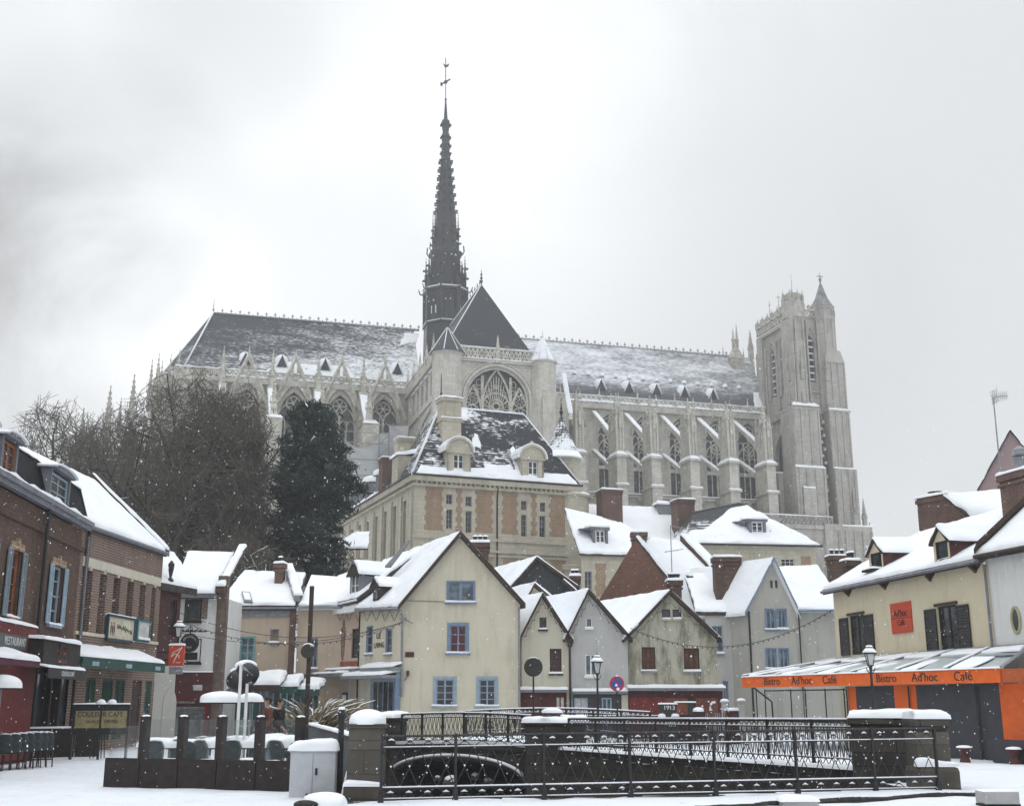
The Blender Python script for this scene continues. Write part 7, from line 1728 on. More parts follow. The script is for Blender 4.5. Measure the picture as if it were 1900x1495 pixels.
# ================================================================ the bistro terrace canopy
BA = Vector((7.31 * K2, 38.0 * K2, 0)); BB = Vector((11.25 * K2, 27.6 * K2, 0))
CFm = Fr(BA.x, BA.y, math.degrees(math.atan2(BB.y - BA.y, BB.x - BA.x)))
LC = (BB - BA).length
t = fthing(CFm, 'bistro_terrace', 'orange bistro terrace with a snowy glass roof and lettered orange fascia', 'terrace')
zf0 = (CFm.z(1400, 1278) + CFm.z(1840, 1262)) / 2; zf1 = (CFm.z(1400, 1258) + CFm.z(1840, 1236)) / 2
m = MB(); m.box(0, LC, -.06, .06, zf0, zf1); m.build('fascia', ORANGE, t)
for (s_, u, v, sz) in (('Bistro', 1432, 1268, .52), ("Ad'hoc", 1487, 1267, .52), ('Café', 1539, 1265, .52), ('Bistro', 1644, 1260, .52), ("Ad'hoc", 1715, 1256, .52), ('Café', 1786, 1252, .52)):
    x, z = CFm.px(u, v, -.07); text(t, s_, Vector((x, -.068, (zf0 + zf1) / 2)), .40 if u < 1600 else .38, DARKM, width=1.15)
m = MB(); m.pillow((0, -.1, zf1), (LC, -.1, zf1), (LC, .1, zf1), (0, .1, zf1), .05, .3, .06, 2); m.build('fascia_snow', SNOW, t, True)
inv = CFm.M().inverted()
wl0, wl1 = inv @ (YF.M() @ Vector((.0, -.1, 0))), inv @ (YF.M() @ Vector((x1 + 2.0, -.1, 0)))
zw = (YF.z(1570, 1221) + YF.z(1830, 1209)) / 2
GLR = newmat('frosted roof glazing')[0]; _b = GLR.node_tree.nodes['Principled BSDF']; _b.inputs['Base Color'].default_value = (.42, .46, .47, 1); _b.inputs['Roughness'].default_value = .3
def rfp(s, k): return Vector((LC * s, 0, zf1 + .0)).lerp(Vector((wl0.x + (wl1.x - wl0.x) * s, wl0.y + (wl1.y - wl0.y) * s, zw)), k)
m = MB(); m.slab(rfp(0, .02), rfp(1, .02), rfp(1, 1), rfp(0, 1), .03); m.build('glass_roof', GLR, t)
m = MB()
for k in range(7): m.tube([rfp(k / 6, 0) + Vector((0, 0, .03)), rfp(k / 6, 1) + Vector((0, 0, .03))], .05, 4)
m.tube([rfp(0, .55) + Vector((0, 0, .04)), rfp(1, .55) + Vector((0, 0, .04))], .06, 4); m.tube([rfp(0, 1) + Vector((0, 0, .05)), rfp(1, 1) + Vector((0, 0, .05))], .06, 4); m.build('roof_bar', GREYM, t)
m = MB()
for k in range(6):
    a, b = k / 6 + .012, (k + 1) / 6 - .012
    m.pillow(rfp(a, .74) + Vector((0, 0, .03)), rfp(b, .74) + Vector((0, 0, .03)), rfp(b, .98) + Vector((0, 0, .03)), rfp(a, .98) + Vector((0, 0, .03)), .07, .3, .1, k)
    m.pillow(rfp(a, .03) + Vector((0, 0, .03)), rfp(a + .03 + .02 * (k % 3), .03) + Vector((0, 0, .03)), rfp(a + .05 + .04 * (k % 2), .5) + Vector((0, 0, .03)), rfp(a, .52) + Vector((0, 0, .03)), .05, .3, .1, k + 9)
    m.pillow(rfp(k / 6 - .006, .0) + Vector((0, 0, .08)), rfp(k / 6 + .006, .0) + Vector((0, 0, .08)), rfp(k / 6 + .006, 1) + Vector((0, 0, .08)), rfp(k / 6 - .006, 1) + Vector((0, 0, .08)), .04, .3, .03, k + 19)
m.build('snow_cover', SNOW, t, True)
# inner screens under the canopy
DIN = .55
def cu(u, d): return CFm.x(u, 1300, d)
m = MB(); m.cur = 0; zt = zf0 - .02
def panel_(u0, u1, mat_i, z0=-.1, d=DIN, th=.05): m.cur = mat_i; m.box(cu(u0, d), cu(u1, d), d, d + th, z0, zt)
panel_(1574, 1589, 0); panel_(1589, 1660, 1); panel_(1660, 1686, 0); panel_(1689, 1701, 0); panel_(1701, 1856, 1); panel_(1856, 1995, 0)
m.build('screen_panel', [ORANGE, ANTH], t)
m = MB()
for u in (1572, 1687, 1812): m.tube([(cu(u, DIN - .05), DIN - .05, -.1), (cu(u, DIN - .05), DIN - .05, zt)], .035, 4)
for u in (1404, 1420, 1468, 1495, 1532, 1567): m.tube([(cu(u, .8), .8, -.1), (cu(u, .8), .8, zt - .05)], .03, 4)
for z in (.95, zt - .1): m.tube([(cu(1420, .8), .8, z), (cu(1572, .8), .8, z)], .025, 4)
m.tube([(.6, .1, zf0), (cu(1432, .8), .8, zf0 - .55), (cu(1434, .8), .8, -.1)], .035, 4); m.tube([(LC + .1, .1, zf0 + .1), (LC + 2.5, .6, zf0 + .1)], .05, 4)
m.build('frame', DARKM, t)
GL2 = newmat('clear screen glass')[0]; _t = GL2.node_tree; _b = _t.nodes['Principled BSDF']; _b.inputs['Base Color'].default_value = (.75, .82, .85, 1); _b.inputs['Transmission Weight'].default_value = .9; _b.inputs['Roughness'].default_value = .06; _b.inputs['IOR'].default_value = 1.05; _b.inputs['Alpha'].default_value = .16
m = MB(); m.box(cu(1420, .82), cu(1572, .82), .815, .825, .0, zt - .1); m.build('screen_glass', GL2, t)
m = MB(); m.box(LC - .3, LC + 3, -.35, .25, -.2, .62); m.build('planter', ANTH, t)
# side of the canopy at the right edge
m = MB(); m.box(LC + .04, LC + 3, -.02, .1, zf0 + .0, zf1 - .02); m.build('side_fascia', plain('dull orange panel', (.42, .09, .02), .5, .1), t)
# ================================================================ trees
def bare_tree(label, base, top, spread, seed, trunk_h, lean=0, dens=1.0, twig_r=.022, rw=5.0, cz=.58, rz=.44, group='bare trees on the slope below the cathedral', snow=0):
    rr = random.Random(seed)
    t = thing('bare_tree', label, 'tree', base, 0, group)
    H = top - base.z
    tr, tw, sn = MB(), MB(), MB()
    def rv(s): return Vector((rr.gauss(0, s), rr.gauss(0, s), rr.gauss(0, s)))
    def grow(p, d, L, r, lev):
        n = 4 if lev < 3 else 3 if lev < 4 else 2
        pts = [p]; rs = [r]; dd = d.normalized()
        for k in range(n):
            dd = (dd + rv(.17 if lev else .06) + Vector((0, 0, .05 if lev < 3 else -.03))).normalized()
            q = pts[-1] + dd * L / n
            if lev and ((q.x - lean * H * .5) / rw) ** 2 + (q.y / rw) ** 2 + ((q.z - cz * H) / (rz * H)) ** 2 > 1 + .35 * noise.noise(q * .5 + Vector((seed, 0, 0))): break   # the rounded outline of the crown
            pts.append(q); rs.append(max(twig_r * .6, r * (1 - .62 * (k + 1) / n)))
        n = len(pts) - 1
        if n < 1: return
        (tr if lev < 3 else tw).tube(pts, rs, 7 if lev == 0 else 5 if lev < 3 else 3, cap=False)
        if snow and 1 <= lev <= 3 and rr.random() < snow and abs(dd.z) < .75:
            sn.tube([q + Vector((0, 0, r_ * .75)) for q, r_ in zip(pts, rs)], [max(.025, x * .7) for x in rs], 4, cap=False)
        if lev >= 5: return
        nb = (rr.randint(9, 11), rr.randint(5, 7), rr.randint(5, 6), rr.randint(5, 6), rr.randint(3, 5))[lev]
        nb = max(2, int(nb * (dens if lev >= 2 else 1)))
        for b in range(nb):
            f = (.45 + .55 * (b + rr.random()) / nb) if lev == 0 else (.2 + .8 * (b + rr.random()) / nb)
            i = min(n - 1, int(f * n)); q = pts[i].lerp(pts[i + 1], f * n - i)
            side = rv(1); side -= side.dot(dd) * dd
            if side.length < 1e-3: continue
            side.normalize()
            if lev == 0:
                a = b * 2.4 + rr.random(); side = Vector((math.cos(a), math.sin(a), 0))
            ang = R(rr.uniform(28, 66) if lev else rr.uniform(16, 80))
            nd = dd * math.cos(ang) + side * math.sin(ang)
            LL = L * rr.uniform(.55, .80) * (spread if lev == 0 else 1)
            grow(q, nd, LL, max(twig_r, rs[i] * rr.uniform(.45, .62)), lev + 1)
    grow(Vector((0, 0, 0)), Vector((lean, 0, 1)), H * trunk_h, H * .024, 0)
    tr.build('trunk', BARK, t); tw.build('crown', TWIG, t)
    if sn.f: sn.build('branch_snow', SNOW, t, kind='stuff')
    return t
def ground_at(u, v, Y):
    p = at(u, v, Y); p.z = gz(p.x, p.y) - .2; return p
bare_tree('largest bare tree with a thick dark trunk behind the white house roof', ground_at(322, 1000, 82), 24.5, 1.1, 21, .60, .03, 1.02, .022, rw=6.6, snow=.10)
bare_tree('dense bare tree standing right of the largest trunk, before the choir windows', ground_at(425, 1000, 86), 24.8, .95, 5, .60, -.02, 1.02, .023, rw=5.4, snow=.08)
bare_tree('round headed bare tree farthest left behind the mansard house', ground_at(95, 900, 108), 29.5, 1.15, 9, .60, .0, 0.95, .030, rw=6.0, cz=.58, rz=.44)
bare_tree('bare tree between the round headed tree and the largest bare tree', ground_at(190, 900, 104), 27.5, 1.0, 14, .60, .03, 0.95, .026, rw=5.4)
bare_tree('low bushy bare tree under the largest bare tree, close to the brick house gable', ground_at(252, 980, 92), 23.0, 1.1, 31, .60, .0, 0.9, .022, rw=4.4, snow=.1)
bare_tree('low snowy bare tree reaching over the beige house roof beside the pine', ground_at(460, 1020, 76), 13.5, .9, 44, .5, -.03, .9, .024, rw=4.2, snow=.45)
# the big dark pine
def pine(label, base, prof, seed, n_clump, per, size, cat='tree'):
    rr = random.Random(seed); t = thing('pine_tree', label, cat, base)
    ztop = prof[0][0]
    m = MB(); m.tube([(0, 0, 0), (.1, 0, ztop * .5), (0, 0, ztop * .97)], [.38, .26, .04], 8)
    f = MB(); s_ = MB()
    for k in range(n_clump):
        z = rr.uniform(prof[-1][0], prof[0][0])
        for a in range(len(prof) - 1):
            if prof[a + 1][0] <= z <= prof[a][0]:
                q = (z - prof[a + 1][0]) / max(1e-6, prof[a][0] - prof[a + 1][0]); xl = prof[a + 1][1] * (1 - q) + prof[a][1] * q; xr = prof[a + 1][2] * (1 - q) + prof[a][2] * q; break
        an = rr.uniform(0, 6.283); rad = math.sqrt(rr.uniform(.12, 1))
        rx = (xr - xl) / 2 * (1 + .42 * noise.noise(Vector((z * .55, math.cos(an) * 1.3, math.sin(an) * 1.3)))); cx = (xr + xl) / 2
        c = Vector((cx + rx * rad * math.cos(an) * .93, rx * rad * math.sin(an), z))
        if k % 3 == 0: m.tube([(0, 0, max(0, z - .5)), (c.x * .6, c.y * .6, z - .25), c], [.09, .06, .02], 4, cap=False)
        cr = size * rr.uniform(.6, 1.25)
        if noise.noise(c * .33) < -.22: continue
        for j in range(per):
            d = Vector((rr.gauss(0, 1), rr.gauss(0, 1), rr.gauss(0, .42))); d *= cr * .40
            p = c + d; ax = Vector((rr.gauss(0, 1), rr.gauss(0, 1), rr.gauss(.5, .7))).normalized(); sd = ax.cross(Vector((rr.gauss(0, 1), rr.gauss(0, 1), rr.gauss(0, 1)))).normalized()
            L = rr.uniform(.14, .34); w_ = L * .22
            tgt = s_ if (d.z > cr * .28 and rr.random() < .10) else f
            tgt.poly([p - ax * L - sd * w_ * .2, p - sd * w_, p + ax * L, p + sd * w_])
    m.build('trunk', BARK, t); f.build('crown', NEEDLE, t); s_.build('needle_snow', SNOW, t, kind='stuff')
    return t
PB = ground_at(590, 1030, 84)
def pz(v): return at(590, v, 84).z - PB.z
def px2(u): return at(u, 900, 84).x - PB.x
pine('tall dark green pine with ragged clumps of needles left of the mansion', PB, [(pz(752), px2(560), px2(578)), (pz(775), px2(540), px2(605)), (pz(820), px2(526), px2(640)), (pz(870), px2(520), px2(655)), (pz(905), px2(512), px2(668)), (pz(960), px2(500), px2(655)), (pz(1010), px2(505), px2(652)), (pz(1075), px2(520), px2(640))], 3, 480, 125, 1.0)
# ================================================================ railings, pillars and street things
def railing(name, label, p0, p1, z0, H, bays, kind, cat='railing', group=None, thick=1.0, z1=None, hump=0):
    """iron railing: posts, rails, and one lattice panel per bay; kind 'lens' (bridge) or 'cross' (near fence)"""
    p0 = Vector((p0[0], p0[1], 0)); p1 = Vector((p1[0], p1[1], 0)); d = p1 - p0; L = d.length
    t = thing(name, label, cat, (p0.x, p0.y, 0), math.atan2(d.y, d.x), group)
    z1 = z0 if z1 is None else z1
    def Z(s): return z0 + (z1 - z0) * s / L + hump * math.sin(math.pi * s / L)
    hz_ = H if not isinstance(H, tuple) else None
    def HH(s): return H if hz_ else H[0] + (H[1] - H[0]) * s / L
    n_s = 8 if hump else 1
    def rail(f, r, snow=True, s_off=0):
        m = MB(); pts = [(L * k / n_s, 0, Z(L * k / n_s) + f * HH(L * k / n_s)) for k in range(n_s + 1)]; m.tube(pts, r, 5); o = m.build('rail', DARKM, t)
        if snow:
            m = MB(); m.tube([Vector(p) + Vector((0, 0, r * .8)) for p in pts], r * .85, 5); m.build('snow_cover', SNOW, o, True)
    edges = bays if isinstance(bays, list) else [L * k / bays for k in range(bays + 1)]
    if kind == 'cross':
        for f, r in ((1.0, .03), (.82, .02), (.19, .028), (.02, .022)): rail(f, r * thick, f < 1)
    else:
        for f, r in ((1.0, .028), (.86, .016), (.2, .016), (.05, .018)): rail(f, r * thick, f > .1)
    for k, s in enumerate(edges):
        m = MB(); hp = HH(s) * (1.02 if kind == 'lens' else 1.03); m.box(s - .03 * thick, s + .03 * thick, -.03, .03, Z(s) - .1, Z(s) + hp); 
        if kind == 'cross':
            m.frustum(s, 0, .05, .05, Z(s) - .1, .04, .04, Z(s) + .16)
        m.build('post', DARKM, t)
    for a, b in zip(edges[:-1], edges[1:]):
        m = MB(); m.cur = 0
        w_ = b - a; n = max(2, round(w_ / (.36 if kind == 'cross' else .20))); st = w_ / n
        for k in range(n):
            s = a + k * st; h = HH(s); z = Z(s)
            P = lambda x, f: (x, 0, z + f * h)
            r = .013 * thick
            if kind == 'cross':
                m.tube([P(s, .82), P(s + st, .19)], r, 4); m.tube([P(s + st, .82), P(s, .19)], r, 4)
                m.tube([P(s, 1), P(s + st / 2, .90), P(s + st, 1)], r, 4); m.tube([P(s, .82), P(s + st / 2, .92), P(s + st, .82)], r * .9, 4)
                m.tube([P(s, .19), P(s + st / 2, .10), P(s + st, .19)], r, 4); m.tube([P(s, .02), P(s + st / 2, .11), P(s + st, .02)], r, 4)
                m.cur = 1
                for (x, f) in ((s + st / 2, .505), (s, .19)):
                    c = P(x, f); g = .021
                    m.prism([(c[0] - g, -.014, c[2] + .036), (c[0] + g, -.014, c[2] + .036), (c[0], -.014, c[2] + .0)], (0, .028, 0))
                c = P(s + st / 2, .915); m.tube([(c[0] - .06, 0, c[2] + .02), (c[0], 0, c[2] + .045), (c[0] + .06, 0, c[2] + .02)], [.006, .018, .006], 5)
                c = P(s + st / 2, .10); m.tube([(c[0] - .06, 0, c[2] + .02), (c[0], 0, c[2] + .04), (c[0] + .06, 0, c[2] + .02)], [.006, .02, .006], 5)
                m.cur = 0
            else:
                r = .012 * thick
                m.tube([P(s, .2), P(s + st * .34, .52), P(s, .86)], r, 3, False); m.tube([P(s + st, .2), P(s + st * .66, .52), P(s + st, .86)], r, 3, False); m.tube([P(s + st * .5, .2), P(s + st * .5, .86)], r * .8, 3, False)
                m.tube([P(s, .86), P(s + st / 2, 1), P(s + st, .86)], r, 3, False); m.tube([P(s, .2), P(s + st / 2, .05), P(s + st, .2)], r, 3, False)
                m.cur = 1; c = P(s + st / 2, .88); m.prism([(c[0] - .035, -.012, c[2] + .05), (c[0] + .035, -.012, c[2] + .05), (c[0], -.012, c[2])], (0, .024, 0)); m.cur = 0
        m.build('panel', [DARKM, SNOW], t)
    return t
# near iron fence: bays measured from the photograph
Lf = Vector((FB.x - FA.x, FB.y - FA.y)).length
NFr = Fr(FA.x, FA.y, math.degrees(math.atan2(FB.y - FA.y, FB.x - FA.x)))
bays = [NFr.x(u, 1430) for u in (709, 845, 1009, 1169, 1326, 1478, 1622, 1739)]
railing('iron_fence', 'long black iron fence with crossed bars along the near edge of the canal', (FA.x, FA.y), (FB.x, FB.y), .02, (1.08, 1.16), [0] + bays[1:], 'cross', 'fence', None, .72)
railing('bridge_railing', 'curved lattice railing on the near side of the arch bridge, between its two dark piers', BR.w(.75, .05) if hasattr(BR, 'w') else (0, 0), BR.w(Lb - 1.0, .05), DECK + .1, .95, 6, 'lens', 'railing', None, 1.2, None, .07)
railing('bridge_railing', 'lattice railing on the far side of the arch bridge below the cream house', BR.w(-.4, 5.2), BR.w(Lb + .6, 5.2), DECK + .18, .95, 7, 'lens', 'railing', None, 1.2, None, .12)
dq = (PR - PM).normalized(); a0 = PM + dq * .9; a1 = PR - dq * .6
railing('quay_railing', 'long dense lattice railing on top of the quay wall running to the right pillar', (a0.x, a0.y), (a1.x, a1.y), DECK + .02, (.95, 1.08), 8, 'lens', 'railing', None, 1.2)
a0 = at(1052, 1330, 50); a1 = at(1245, 1330, 50)
railing('street_railing', 'short far railing in front of the three little gables beside the street lamp', (a0.x, a0.y), (a1.x, a1.y), .1, 1.0, 4, 'lens', 'railing', None, 1.2)
def snowcap(par, x0, x1, y0, y1, z, h, seed=1, e=.2):
    m = MB(); m.pillow((x0, y0, z), (x1, y0, z), (x1, y1, z), (x0, y1, z), h, .12, e, seed, .22); return m.build('snow_cover', SNOW, par, True)
# near left stone pillar
p = onz(673, 1481, 0)
t = thing('stone_pillar', 'mossy square stone pillar under thick snow at the left end of the fence', 'pillar', p, R(-3))
w_ = .31; m = MB(); m.box(-w_, w_, 0, 2 * w_, -.1, 1.0); m.box(-w_ + .012, w_ - .012, .012, 2 * w_ - .012, 1.0, 1.22); m.box(-w_ - .03, w_ + .03, -.03, 2 * w_ + .03, 1.22, 1.30); m.build('shaft', PSTONE, t, bevel=.02)
m = MB(); m.box(-w_ - .02, w_ + .05, -.18, -.005, -.1, .22); m.build('base', PSTONE, t, bevel=.03)
m = MB(); m.dome((0, w_, 1.29), w_ * 1.16, w_ * 1.16, .27, 24, 8, 4, .05, .75); m.pillow((-w_ - .02, -.2, .22), (w_ + .05, -.2, .22), (w_ + .05, 0, .22), (-w_ - .02, 0, .22), .10, .1, .08, 5); m.build('snow_cover', SNOW, t, True)
# bridge piers
def pier_block(label, org, ang, blocks, caps, name='bridge_pier'):
    t = thing(name, label, 'pier', org, ang)
    m = MB()
    for b in blocks: m.box(*b)
    m.build('block', QSTONE, t, bevel=.04)
    for k, c in enumerate(caps): snowcap(t, *c, seed=k * 3 + 1)
    return t
pier_block('dark stone bridge pier with a snowy top at the left end of the arch bridge', (PL_.x, PL_.y, 0), BR.a, [(-.9, .6, -.35, .5, -2.4, 1.0), (-.95, .65, -.4, .55, 1.0, 1.12)], [(-1.0, .7, -.45, .6, 1.12, .2)])
t = pier_block('wide dark middle pier with a lumpy snowy top between bridge railing and quay railing', (PM.x, PM.y, 0), R(-8), [(-.95, 1.0, -.4, .5, -2.4, .92), (-1.0, 1.05, -.45, .55, .92, 1.02)], [(-1.05, 1.1, -.5, .6, 1.02, .2)])
m = MB(); m.frustum(-.1, .05, .32, .3, 1.02, .24, .22, 1.36); m.build('capstone', QSTONE, t, bevel=.03); m = MB(); m.dome((-.1, .05, 1.33), .34, .3, .17, 16, 5, 2, .08, .8); m.build('capstone_snow', SNOW, t, True)
# right pillar group
b = onz(1748, 1462, 0)
t = thing('stone_pillar', 'broad weathered stone pillar with rounded snow on top at the right end of the fence', 'pillar', (b.x, b.y, 0), R(-4))
m = MB(); m.box(-.42, .28, .15, 1.0, -.1, 1.12); m.build('shaft', PSTONE, t, bevel=.05)
m = MB(); m.box(-.46, .30, .1, 1.05, 1.12, 1.36); m.build('cap', QSTONE, t, bevel=.07)
m = MB(); m.box(-.5, .36, -.15, .9, -.15, .42); m.build('base', PSTONE, t, bevel=.09)
m = MB(); m.pillow((-.48, .08, 1.35), (.32, .08, 1.35), (.32, 1.08, 1.35), (-.48, 1.08, 1.35), .15, .1, .15, 3, .2); m.pillow((-.5, -.14, .42), (.36, -.14, .42), (.36, .14, .43), (-.5, .14, .43), .14, .12, .12, 5, .4); m.build('snow_cover', SNOW, t, True)
a = onz(1600, 1433, .15)
t = thing('quay_parapet', 'dark stone parapet block with a long snow cap behind the right end of the fence', 'parapet', (PR.x, PR.y, 0), R(-14))
xa = -.65; m = MB(); m.box(xa, xa + 1.45, -.2, .45, -2.3, 1.18); m.box(xa - .06, xa + 1.5, -.26, .5, 1.18, 1.34); m.build('block', QSTONE, t, bevel=.05); snowcap(t, xa - .08, xa + 1.52, -.28, .52, 1.34, .17, 4)
# left bank parapet of grey panels
def flat_parapet(label, p, q, H0, H1):
    d = Vector((q[0] - p[0], q[1] - p[1])); L = d.length
    t = thing('bank_parapet', label, 'parapet', (p[0], p[1], 0), math.atan2(d.y, d.x))
    m = MB(); m.prism([(0, 0, -.3), (L, 0, -.3), (L, 0, H1), (0, 0, H0)], (0, .08, 0)); m.build('panel', plain('blue grey panel', (.085, .105, .12), .6, .2, 3, .1), t)
    m = MB(); m.prism([(0, -.04, H0), (L, -.04, H1), (L, .12, H1), (0, .12, H0)], (0, 0, .06)); m.build('coping', DARKM, t)
    m = MB(); m.pillow((0, -.06, H0 + .06), (L, -.06, H1 + .06), (L, .14, H1 + .06), (0, .14, H0 + .06), .06, .3, .06, 3); m.build('snow_cover', SNOW, t, True)
pc = at(573, 1344, 38.5); pn = onz(646, 1478, 0)
flat_parapet('long blue grey canal parapet slanting from the pampas grass down to the near pillar', (pc.x, pc.y), (pn.x - .05, pn.y + .6), .93, 1.0)
flat_parapet('short far canal parapet from the pampas grass to the bridge pier', (pc.x + .1, pc.y + .1), (PL_.x - .95, PL_.y), .93, 1.05)
p = onz(629, 1474, 0)
t = thing('iron_post', 'thin black iron post with a collar between the grey cabinet and the stone pillar', 'post', p); m = MB(); m.box(-.05, .05, -.05, .05, -.1, 1.56); m.box(-.065, .065, -.065, .065, 1.42, 1.5); m.build('shaft', DARKM, t, bevel=.01); m = MB(); m.dome((0, 0, 1.55), .07, .07, .05, 10, 4, 1); m.build('snow_cover', SNOW, t, True)
t = thing('fence_stake', 'pale leaning fence stakes in the snow beside the near pillar', 'stakes', onz(640, 1480, 0))
for k in range(3): m = MB(); m.bar((-.1 + k * .07, .3 + .4 * k, -.05), (.0 + k * .05, .3 + .4 * k, .45 + .12 * k), .05); m.build('slat', WHITEP, t)
# grey cabinet
p = onz(578, 1477, 0)
t = thing('utility_cabinet', 'pale grey street utility cabinet with a deep snow cap in front of the terrace', 'cabinet', p, R(2))
m = MB(); m.box(-.42, .42, 0, .4, -.05, .78); m.build('body', BOXG, t, bevel=.012)
m = MB(); m.box(-.44, .44, -.02, .42, .78, .81); m.build('lid', BOXG, t, bevel=.006); m = MB(); m.box(-.005, .005, -.006, 0, .03, .75); m.build('door_seam', GREYM, t)
m = MB(); m.box(.05, .09, -.03, 0, .38, .5); m.build('handle', DARKM, t)
m = MB(); m.pillow((-.46, -.05, .81), (.46, -.05, .81), (.46, .44, .81), (-.46, .44, .81), .20, .08, .16, 7, .22); m.build('snow_cover', SNOW, t, True)
p = onz(592, 1492, 0)
t = thing('snow_mound', 'low snow mound over a dark stone at the foot of the grey cabinet', 'snow mound', p)
m = MB(); m.dome((-.2, -.05, -.05), .24, .12, .13, 14, 5, 4, .2); m.build('stone', QSTONE, t, True); m = MB(); m.dome((.08, .12, -.04), .40, .24, .24, 20, 7, 3, .12, .8); m.build('snow_cover', SNOW, t, True)
# ---------------------------------------------------------------- terrace windscreen
pA, pB = onz(192, 1457, 0), onz(545, 1466, 0)
TF = Fr(pA.x, pA.y, math.degrees(math.atan2(pB.y - pA.y, pB.x - pA.x))); LT_ = (pB - pA).length
t = thing('terrace_screen', 'brown timber terrace screen with glass between its posts, standing in the snow', 'windscreen', (pA.x, pA.y, 0), TF.a)
posts = [TF.x(u, 1390) for u in (262, 333, 405, 477, 552)]
zp = .56
edges = [0] + posts
for k in range(5):
    m = MB(); m.box(edges[k] + .01, edges[k + 1] - .01, -.03, .03, -.15, zp); m.build('panel', DARKW, t)
    m = MB(); m.box(edges[k] + .06, edges[k + 1] - .06, -.008, .008, zp + .01, 1.34 if k else 1.2); m.build('glass', GL2, t)
for x in posts:
    m = MB(); m.box(x - .085, x + .085, .0, .17, -.15, 1.40); m.build('post', DARKW, t, bevel=.015)
    m = MB(); m.dome((x, .085, 1.39), .085, .085, .04, 12, 4, x); m.build('post_snow', SNOW, t, True)
# ---------------------------------------------------------------- chairs and tables
WICK = plain('dark green wicker', (.03, .042, .042), .7, .35, 12, .3)
def make_chair(label, group):
    t = thing('bistro_chair', label, 'chair', (0, 0, 0), 0, group)
    m = MB(); m.box(-.21, .21, -.21, .2, .42, .46); m.build('seat', WICK, t, bevel=.015)
    m = MB(); n = 8; rows = []
    for (z, yo, wd) in ((.46, .19, .19), (.6, .22, .21), (.78, .26, .22), (.88, .29, .17), (.91, .30, .10)):
        rows.append([(wd * math.sin(a), yo + .06 * math.cos(a) - .05, z) for a in [(-1 + 2 * k / n) * 1.35 for k in range(n + 1)]])
    for dy in (0, .03):
        idx_ = [m.add([(x, y + dy, z) for x, y, z in r]) for r in rows]
        for a_, b_ in zip(idx_[:-1], idx_[1:]):
            for k in range(n): m.face((a_ + k, a_ + k + 1, b_ + k + 1, b_ + k))
    m.build('backrest', WICK, t, True)
    for sx in (-1, 1):
        for (y0, y1) in ((-.18, -.2), (.18, .24)):
            m = MB(); m.tube([(sx * .18, y0, .43), (sx * .2, y1, 0)], .017, 5); m.build('leg', BROWNW, t)
    m = MB(); m.tube([(-.19, -.19, .2), (.19, -.19, .2)], .01, 4); m.tube([(-.19, .21, .2), (.19, .21, .2)], .01, 4); m.tube([(-.19, -.19, .2), (-.19, .21, .2)], .01, 4); m.tube([(.19, -.19, .2), (.19, .21, .2)], .01, 4); m.build('stretcher', BROWNW, t)
    m = MB(); m.pillow((-.2, -.2, .46), (.2, -.2, .46), (.2, .17, .46), (-.2, .17, .46), .09, .1, .08, 3); m.tube([(-.16, .26, .9), (0, .32, .925), (.16, .26, .9)], [.01, .025, .01], 5); m.build('snow_cover', SNOW, t, True)
    return t
LAB = 'dark wicker chair in the snowy row at the left edge of the square'
c0 = make_chair('dark wicker chair at the right end of the row at the left edge', 'wicker chairs in the row at the left edge')
row = [(82, 1424), (70, 1425), (58, 1426), (46, 1427), (32, 1428), (18, 1429), (4, 1430)]
for k, (u, v) in enumerate(row):
    p = onz(u, v - 4, .0)
    p.z = gz(p.x, p.y)
    if k == 0: c0.location = p; c0.rotation_euler = (0, 0, R(200))
    else: dup(c0, p, R(200 + (k % 3) * 4), 'dark wicker chair inside the packed row at the left edge')
c1 = None
spots = [(285, 25.9, 20), (312, 26.3, -30), (352, 25.8, 170), (372, 27.6, 10), (385, 26.2, 60), (425, 26.0, 200), (440, 27.4, 150), (462, 26.4, -20), (503, 25.7, 100), (520, 26.4, 160), (530, 25.6, 240), (545, 27.2, 80)]
for k, (u, Y, a) in enumerate(spots):
    p = at(u, 1420, Y); p.z = gz(p.x, p.y)
    lab_ = 'snowy wicker chair among the tables behind the terrace glass'
    if c1 is None: c1 = make_chair(lab_, 'wicker chairs behind the terrace glass'); c1.location = p; c1.rotation_euler = (0, 0, R(a))
    else: dup(c1, p, R(a), lab_)
def make_table(label, p, w_, snow, rot):
    t = thing('terrace_table', label, 'table', p, rot, 'snow laden terrace tables')
    m = MB(); m.box(-w_, w_, -.35, .35, .70, .73); m.build('tabletop', DARKW, t)
    for sx in (-1, 1):
        for sy in (-1, 1): m = MB(); m.tube([(sx * (w_ - .06), sy * .29, .7), (sx * (w_ - .06), sy * .29, 0)], .02, 5); m.build('leg', DARKM, t)
    m = MB(); m.pillow((-w_ - .03, -.38, .73), (w_ + .03, -.38, .73), (w_ + .03, .38, .73), (-w_ - .03, .38, .73), snow, .1, .14, w_ * 9, .3); m.build('snow_cover', SNOW, t, True)
for (u, Y, w_, sn_, a, lab) in ((365, 26.9, .62, .2, 3, 'terrace table under thick snow behind the second glass pane'), (505, 26.9, .62, .24, -4, 'terrace table with the deepest snow, right of the white posts'), (432, 28.4, .55, .16, 0, 'snowy terrace table behind the white posts'), (300, 27.6, .5, .15, 8, 'snowy terrace table at the left end of the screen'), (470, 30.5, .8, .15, 0, 'long snowy table farthest back on the terrace')):
    p = at(u, 1420, Y); p.z = gz(p.x, p.y); make_table(lab, p, w_, sn_, R(a))
